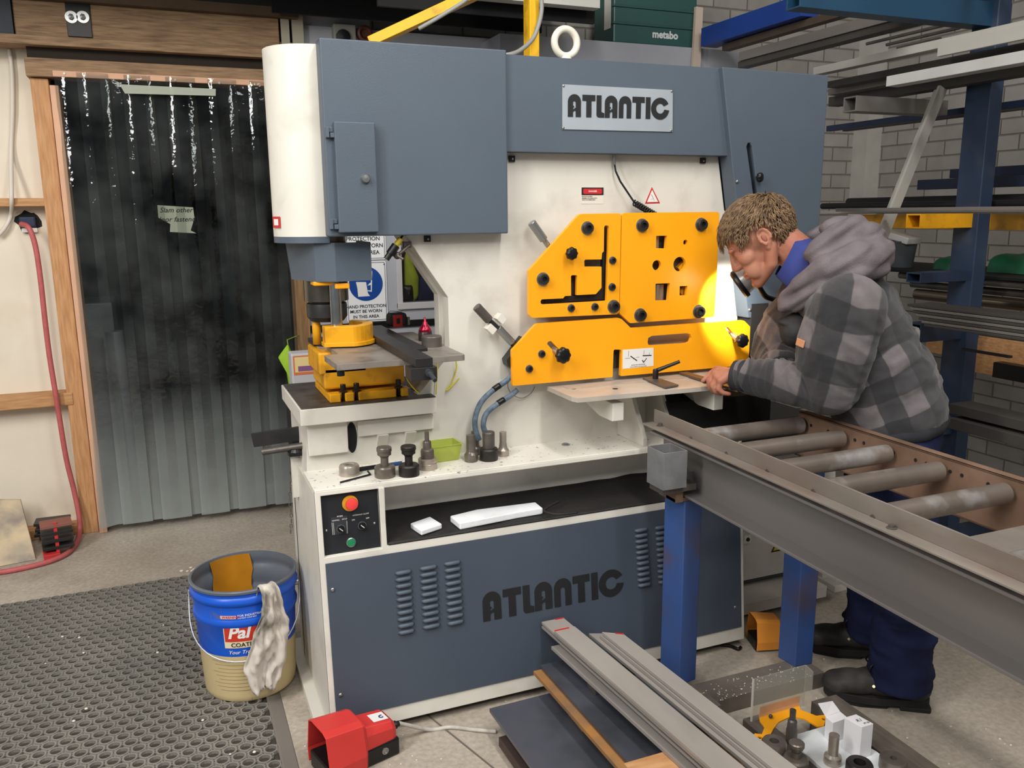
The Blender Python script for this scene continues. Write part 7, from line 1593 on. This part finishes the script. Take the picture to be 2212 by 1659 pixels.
hem = MB(); c0, c1 = AM(1922, 900), AM(1924, 922); t = (c1-c0).normalized(); e1 = (MD-t*MD.dot(t)).normalized()
vs = []; fs = []
for i, (f, r1, r2) in enumerate(((0, .158, .206), (.35, .162, .209), (1.0, .156, .203), (1.15, .146, .194))):
    for k in range(48):
        a = 2*math.pi*k/48; w = 1+.012*math.sin(a*7)+.01*math.sin(a*13); vs.append(c0+(c1-c0)*f+e1*r1*w*math.cos(a)+ML*r2*w*math.sin(a))
for i in range(3):
    for k in range(48): fs.append((i*48+k, i*48+(k+1) % 48, (i+1)*48+(k+1) % 48, (i+1)*48+k))
build('hem_band', hem.add(vs, fs), mat('jacket_rib', (56, 57, 61), .95, var=.12, vs=20, spec=.1), jk, smooth=True)
def sleeve(sh, el, wr, seed, offs):
    ax = (el-sh).normalized(); mid = sh*.5+el*.5; s = MB()
    chain(s, [(sh, .102), (mid+MD*.010, .106), (el, .088)], 24)
    chain(s, [(el, .084), (el*.62+wr*.38+Vector((0, 0, -.004)), .066), (el*.25+wr*.75, .054), (el*.06+wr*.94, .043)], 24)
    fx = (wr-el).normalized()
    def fn(co, n):
        if (co-el).dot(fx) > .0: return wrinkle(fx, 24, .012, .25, seed)(co, n)
        return wrinkle(ax, 14, .011, .4, seed)(co, n)
    px_ = fx if abs(fx.z) < .5 else MD
    return remesh('sleeve', s, .0065, 6, .5, fn, plaid('plaid_sleeve_%d' % seed, Vector((ax*.9+MD*.1)).normalized(), (MD-ax*MD.dot(ax)).normalized(), .15, .15, *offs), jk)
slL = sleeve(shL, elL, wrL, 4, (.13, .62)); slR = sleeve(shR, elR, wrR, 8, (.4, .2))
for sl, el, wr in ((slL, elL, wrL), (slR, elR, wrR)):
    d = (wr-el).normalized(); c = wr+d*.002
    build('cuff', MB().lathe([(.040, -.048), (.050, -.044), (.051, -.02), (.047, .008), (.040, .012), (.034, .004)], c, d, 32), MATS['jacket_rib'], sl, smooth=True)
# leather patch on the near sleeve
c = AM(1732, 743, .245); v_ = (EYE-c).normalized(); ux = (AM(1744, 746, .245)-AM(1720, 741, .245)).normalized(); uy = v_.cross(ux)
best = None
for v in slL.data.vertices:
    p = v.co; w = (p-EYE).dot(FWD); d2 = (1106+F_PX*(p-EYE).dot(RGT)/w-1732)**2+(829.5+F_PX*(p-EYE).dot(DWN)/w-743)**2
    if v.normal.dot(v_) > 0 and (best is None or d2 < best[0]): best = (d2, p.copy(), v.normal.copy())
p, n_ = best[1], best[2]; ux = (ux-n_*ux.dot(n_)).normalized(); uy = n_.cross(ux)
pa_ = build('leather_patch', MB().obox(p+n_*.003, ux*.0175, uy*.0105, n_*.002), mat('patch_leather', (200, 142, 104), .6), slL, bevel=.0015)
build('patch_stamp', text_mb('HARD YAKKA' if False else '••••', .014, p+n_*.0056, ux, uy), mat('stamp_brown', (140, 90, 60), .7), pa_) if False else None
# hood bunched behind the neck
hd = MB()
near = [(AM(1702, 652, .10), .030), (AM(1735, 618, .14), .040), (AM(1790, 580, .165), .048), (AM(1850, 556, .14), .052), (AM(1893, 548, .06), .050)]
far = [(AM(1700, 640, -.08), .03), (AM(1725, 600, -.13), .04), (AM(1770, 560, -.15), .05), (AM(1840, 540, -.12), .055), (AM(1893, 548, -.02), .05)]
chain(hd, near); chain(hd, far); chain(hd, [(near[-1][0], .05), (far[-1][0], .05)])
chain(hd, [(AM(1770, 545, .11), .046), (AM(1815, 515, .095), .050), (AM(1860, 505, .05), .05), (AM(1878, 520, 0), .05)])
chain(hd, [(AM(1765, 520, -.09), .045), (AM(1810, 500, -.07), .048), (AM(1856, 500, -.02), .046)])
chain(hd, [(AM(1792, 495, .055), .030), (AM(1830, 490, .04), .034), (AM(1858, 492, .0), .034)])
chain(hd, [(AM(1715, 660, .125), .022), (AM(1775, 622, .185), .024), (AM(1850, 590, .175), .026), (AM(1900, 576, .09), .024)])
ell(hd, AM(1830, 560, 0), (.11, .13, .06), (MD, ML, ZA))
HX = (AM(1890, 540, .1)-AM(1720, 640, .1)).normalized()
def hfn(co, n):
    a = co.dot(HX); b_ = co.dot(HX.cross(ML).normalized()); s = co.dot(ML)
    r = noise.noise(Vector((a*5, b_*34, s*9)))
    r2 = noise.noise(Vector((a*9+3, b_*60, s*14+2)))
    return .010*r+.005*r2+.003*math.sin(b_*150+a*14+s*10)
hood = remesh('hood', hd, .0055, 5, .5, hfn, M_FLEECE, jk)
# shirt collar
cA, cB = AM(1700, 556, 0), AM(1762, 596, 0); ax_c = (cB-cA).normalized(); e1 = (HF-ax_c*HF.dot(ax_c)).normalized(); e2 = ML
vs = []; fs = []; nk = 44
for j, (h, r) in enumerate(((-.020, .068), (-.022, .072), (.03, .084), (.075, .098))):
    for k in range(nk+1):
        a = math.radians(32)+(2*math.pi-math.radians(64))*k/nk; lift = -.020*(1-math.cos(a))*.5
        w = 1+.012*math.sin(a*5)
        vs.append(cA+ax_c*(h+lift*(1 if j < 2 else .4)+.03)+e1*r*w*math.cos(a)*1.0+e2*r*w*math.sin(a))
for j in range(3):
    for k in range(nk): q = j*(nk+1)+k; fs.append((q, q+1, q+nk+2, q+nk+1))
co_ = build('shirt_collar', MB().add(vs, fs), mat('royal_shirt', (50, 62, 128), .8, var=.12, vs=14), man, smooth=True); s_ = co_.modifiers.new('s', 'SOLIDIFY'); s_.thickness = .004
# chest pocket flap
pk = MB(); ell(pk, AM(1718, 712, .075), (.046, .07, .052), (MD, ML, ZA)); ell(pk, AM(1704, 694, .075), (.034, .06, .010), (MD, ML, ZA))
remesh('pocket', pk, .005, 4, .5, wrinkle(ZA, 30, .004, .5, 2), mat('pocket_fleece', (62, 60, 61), .95, var=.12, vs=18, spec=.1), jk)
# trousers
M_TROU = mat('navy_trousers', (30, 36, 66), .85, var=.14, vs=14, spec=.2)
tr = MB()
ell(tr, HIP+Vector((0, 0, -.03)), (.138, .185, .12), (MD, ML, ZA))
kneeL, hemL = AM(1950, 1225, .19), hlL+dL*.085+Vector((0, 0, .075)); kneeR, hemR = AM(1868, 1210, -.11), hlR+dR*.085+Vector((0, 0, .085))
chain(tr, [(HIP+ML*.09+Vector((0, 0, -.06)), .112), (kneeL, .092), (hemL+Vector((0, 0, .22)), .084)], 24)
chain(tr, [(HIP-ML*.09+Vector((0, 0, -.06)), .112), (kneeR, .090), (hemR+Vector((0, 0, .22)), .082)], 24)
for hm, up_, dd_ in ((hemL, hemL+Vector((0, 0, .24)), dL), (hemR, hemR+Vector((0, 0, .24)), dR)):
    tr.lathe([(.0, 0), (.088, 0), (.087, .03), (.084, .12), (.083, .24), (0, .24)], hm+Vector((0, 0, -.008)), (0, 0, 1), 28)
def tfn(co, n):
    k = max(0, 1-co.z/.5); return wrinkle(ZA, 17, .006+.008*k, .9 if False else .45, 6)(co, n)
remesh('trousers', tr, .0075, 6, .5, tfn, M_TROU, man)
# work shoes
M_SHOE = mat('black_shoe_leather', (50, 47, 45), .62, var=.18, vs=18, stain=(90, 84, 78), stain_amt=.5, ss=9, bump=.1, bs=120); M_SOLE = mat('black_sole', (32, 31, 31), .75, var=.1)
def shoe(hl, dd):
    sd = Vector((-dd.y, dd.x, 0)); L_ = .30; P = lambda s, t, z: hl+dd*s*L_+sd*t+Vector((0, 0, z))
    u = MB(); A = (dd, sd, ZA)
    ell(u, P(.86, 0, .052), (.052, .048, .034), A); ell(u, P(.72, 0, .058), (.08, .050, .038), A); ell(u, P(.45, 0, .068), (.10, .045, .046), A)
    ell(u, P(.16, 0, .062), (.056, .040, .048), A); chain(u, [(P(.25, 0, .06), .042), (P(.24, 0, .12), .042)]); ell(u, P(.42, 0, .098), (.05, .034, .028), A)
    for z0_, z1_, e in ((.012, .030, .004),): pass
    r = remesh('shoe', u, .005, 5, .5, lambda co, n: -min(0, (co.z-.026))*n.z*0, M_SHOE, man)
    ol = []
    for i in range(40):
        a = 2*math.pi*i/40; c_, s_ = math.cos(a), math.sin(a); f = .5+.51*c_; w = (.052 if f > .55 else .041+.011*max(0, (f-.3)/.25) if f > .3 else .041)
        w *= (abs(s_)**.75)*(1 if s_ > 0 else -1); ol.append((f*L_, w))
    mb = MB(); org = hl
    mb.poly(ol, [], hl+Vector((0, 0, .012)), dd, sd, Vector((0, 0, .024))); heel = [p for p in ol if p[0] < .30*L_]
    so = build('sole', mb, M_SOLE, r, bevel=.003)
    hb = MB(); hb.poly([(-.004, -.028), (.0, -.036), (.085, -.040), (.085, .040), (.0, .036), (-.004, .028)], [], hl, dd, sd, Vector((0, 0, .014))); hb.poly([(.12, -.038), (.2, -.048), (.27, -.036), (.293, 0), (.27, .036), (.2, .048), (.12, .038)], [], hl, dd, sd, Vector((0, 0, .014)))
    build('heel_and_tread', hb, M_SOLE, r, bevel=.002)
    for sgn in (-1, 1):
        for f, z in ((.55, .098), (.47, .118), (.55, .072)):
            tt = .026 if z > .08 else .043; build('eyelet', MB().lathe([(.0025, 0), (.0045, 0), (.0045, .002), (.0025, .002)], P(f, sgn*tt, z), (sd*sgn+ZA*.8).normalized(), 12), mat('brass_eyelet', (214, 200, 160), .3, metal=.8), r)
    lc2 = MB()
    for f, z in ((.56, .103), (.48, .122)): lc2.tube(spl([P(f, -.028, z-.004), P(f-.01, 0, z+.012), P(f, .028, z-.004)]), .0028, 6)
    lc2.tube(spl([P(.5, 0, .132), P(.56, .03, .140), P(.6, .036, .118), P(.52, .03, .10)]), .0026, 6); lc2.tube(spl([P(.5, 0, .132), P(.57, -.03, .138), P(.6, -.036, .118), P(.52, -.032, .10)]), .0026, 6)
    build('laces', lc2, M_BLACK, r, smooth=True)
shoe(hlL, dL); shoe(hlR, dR)
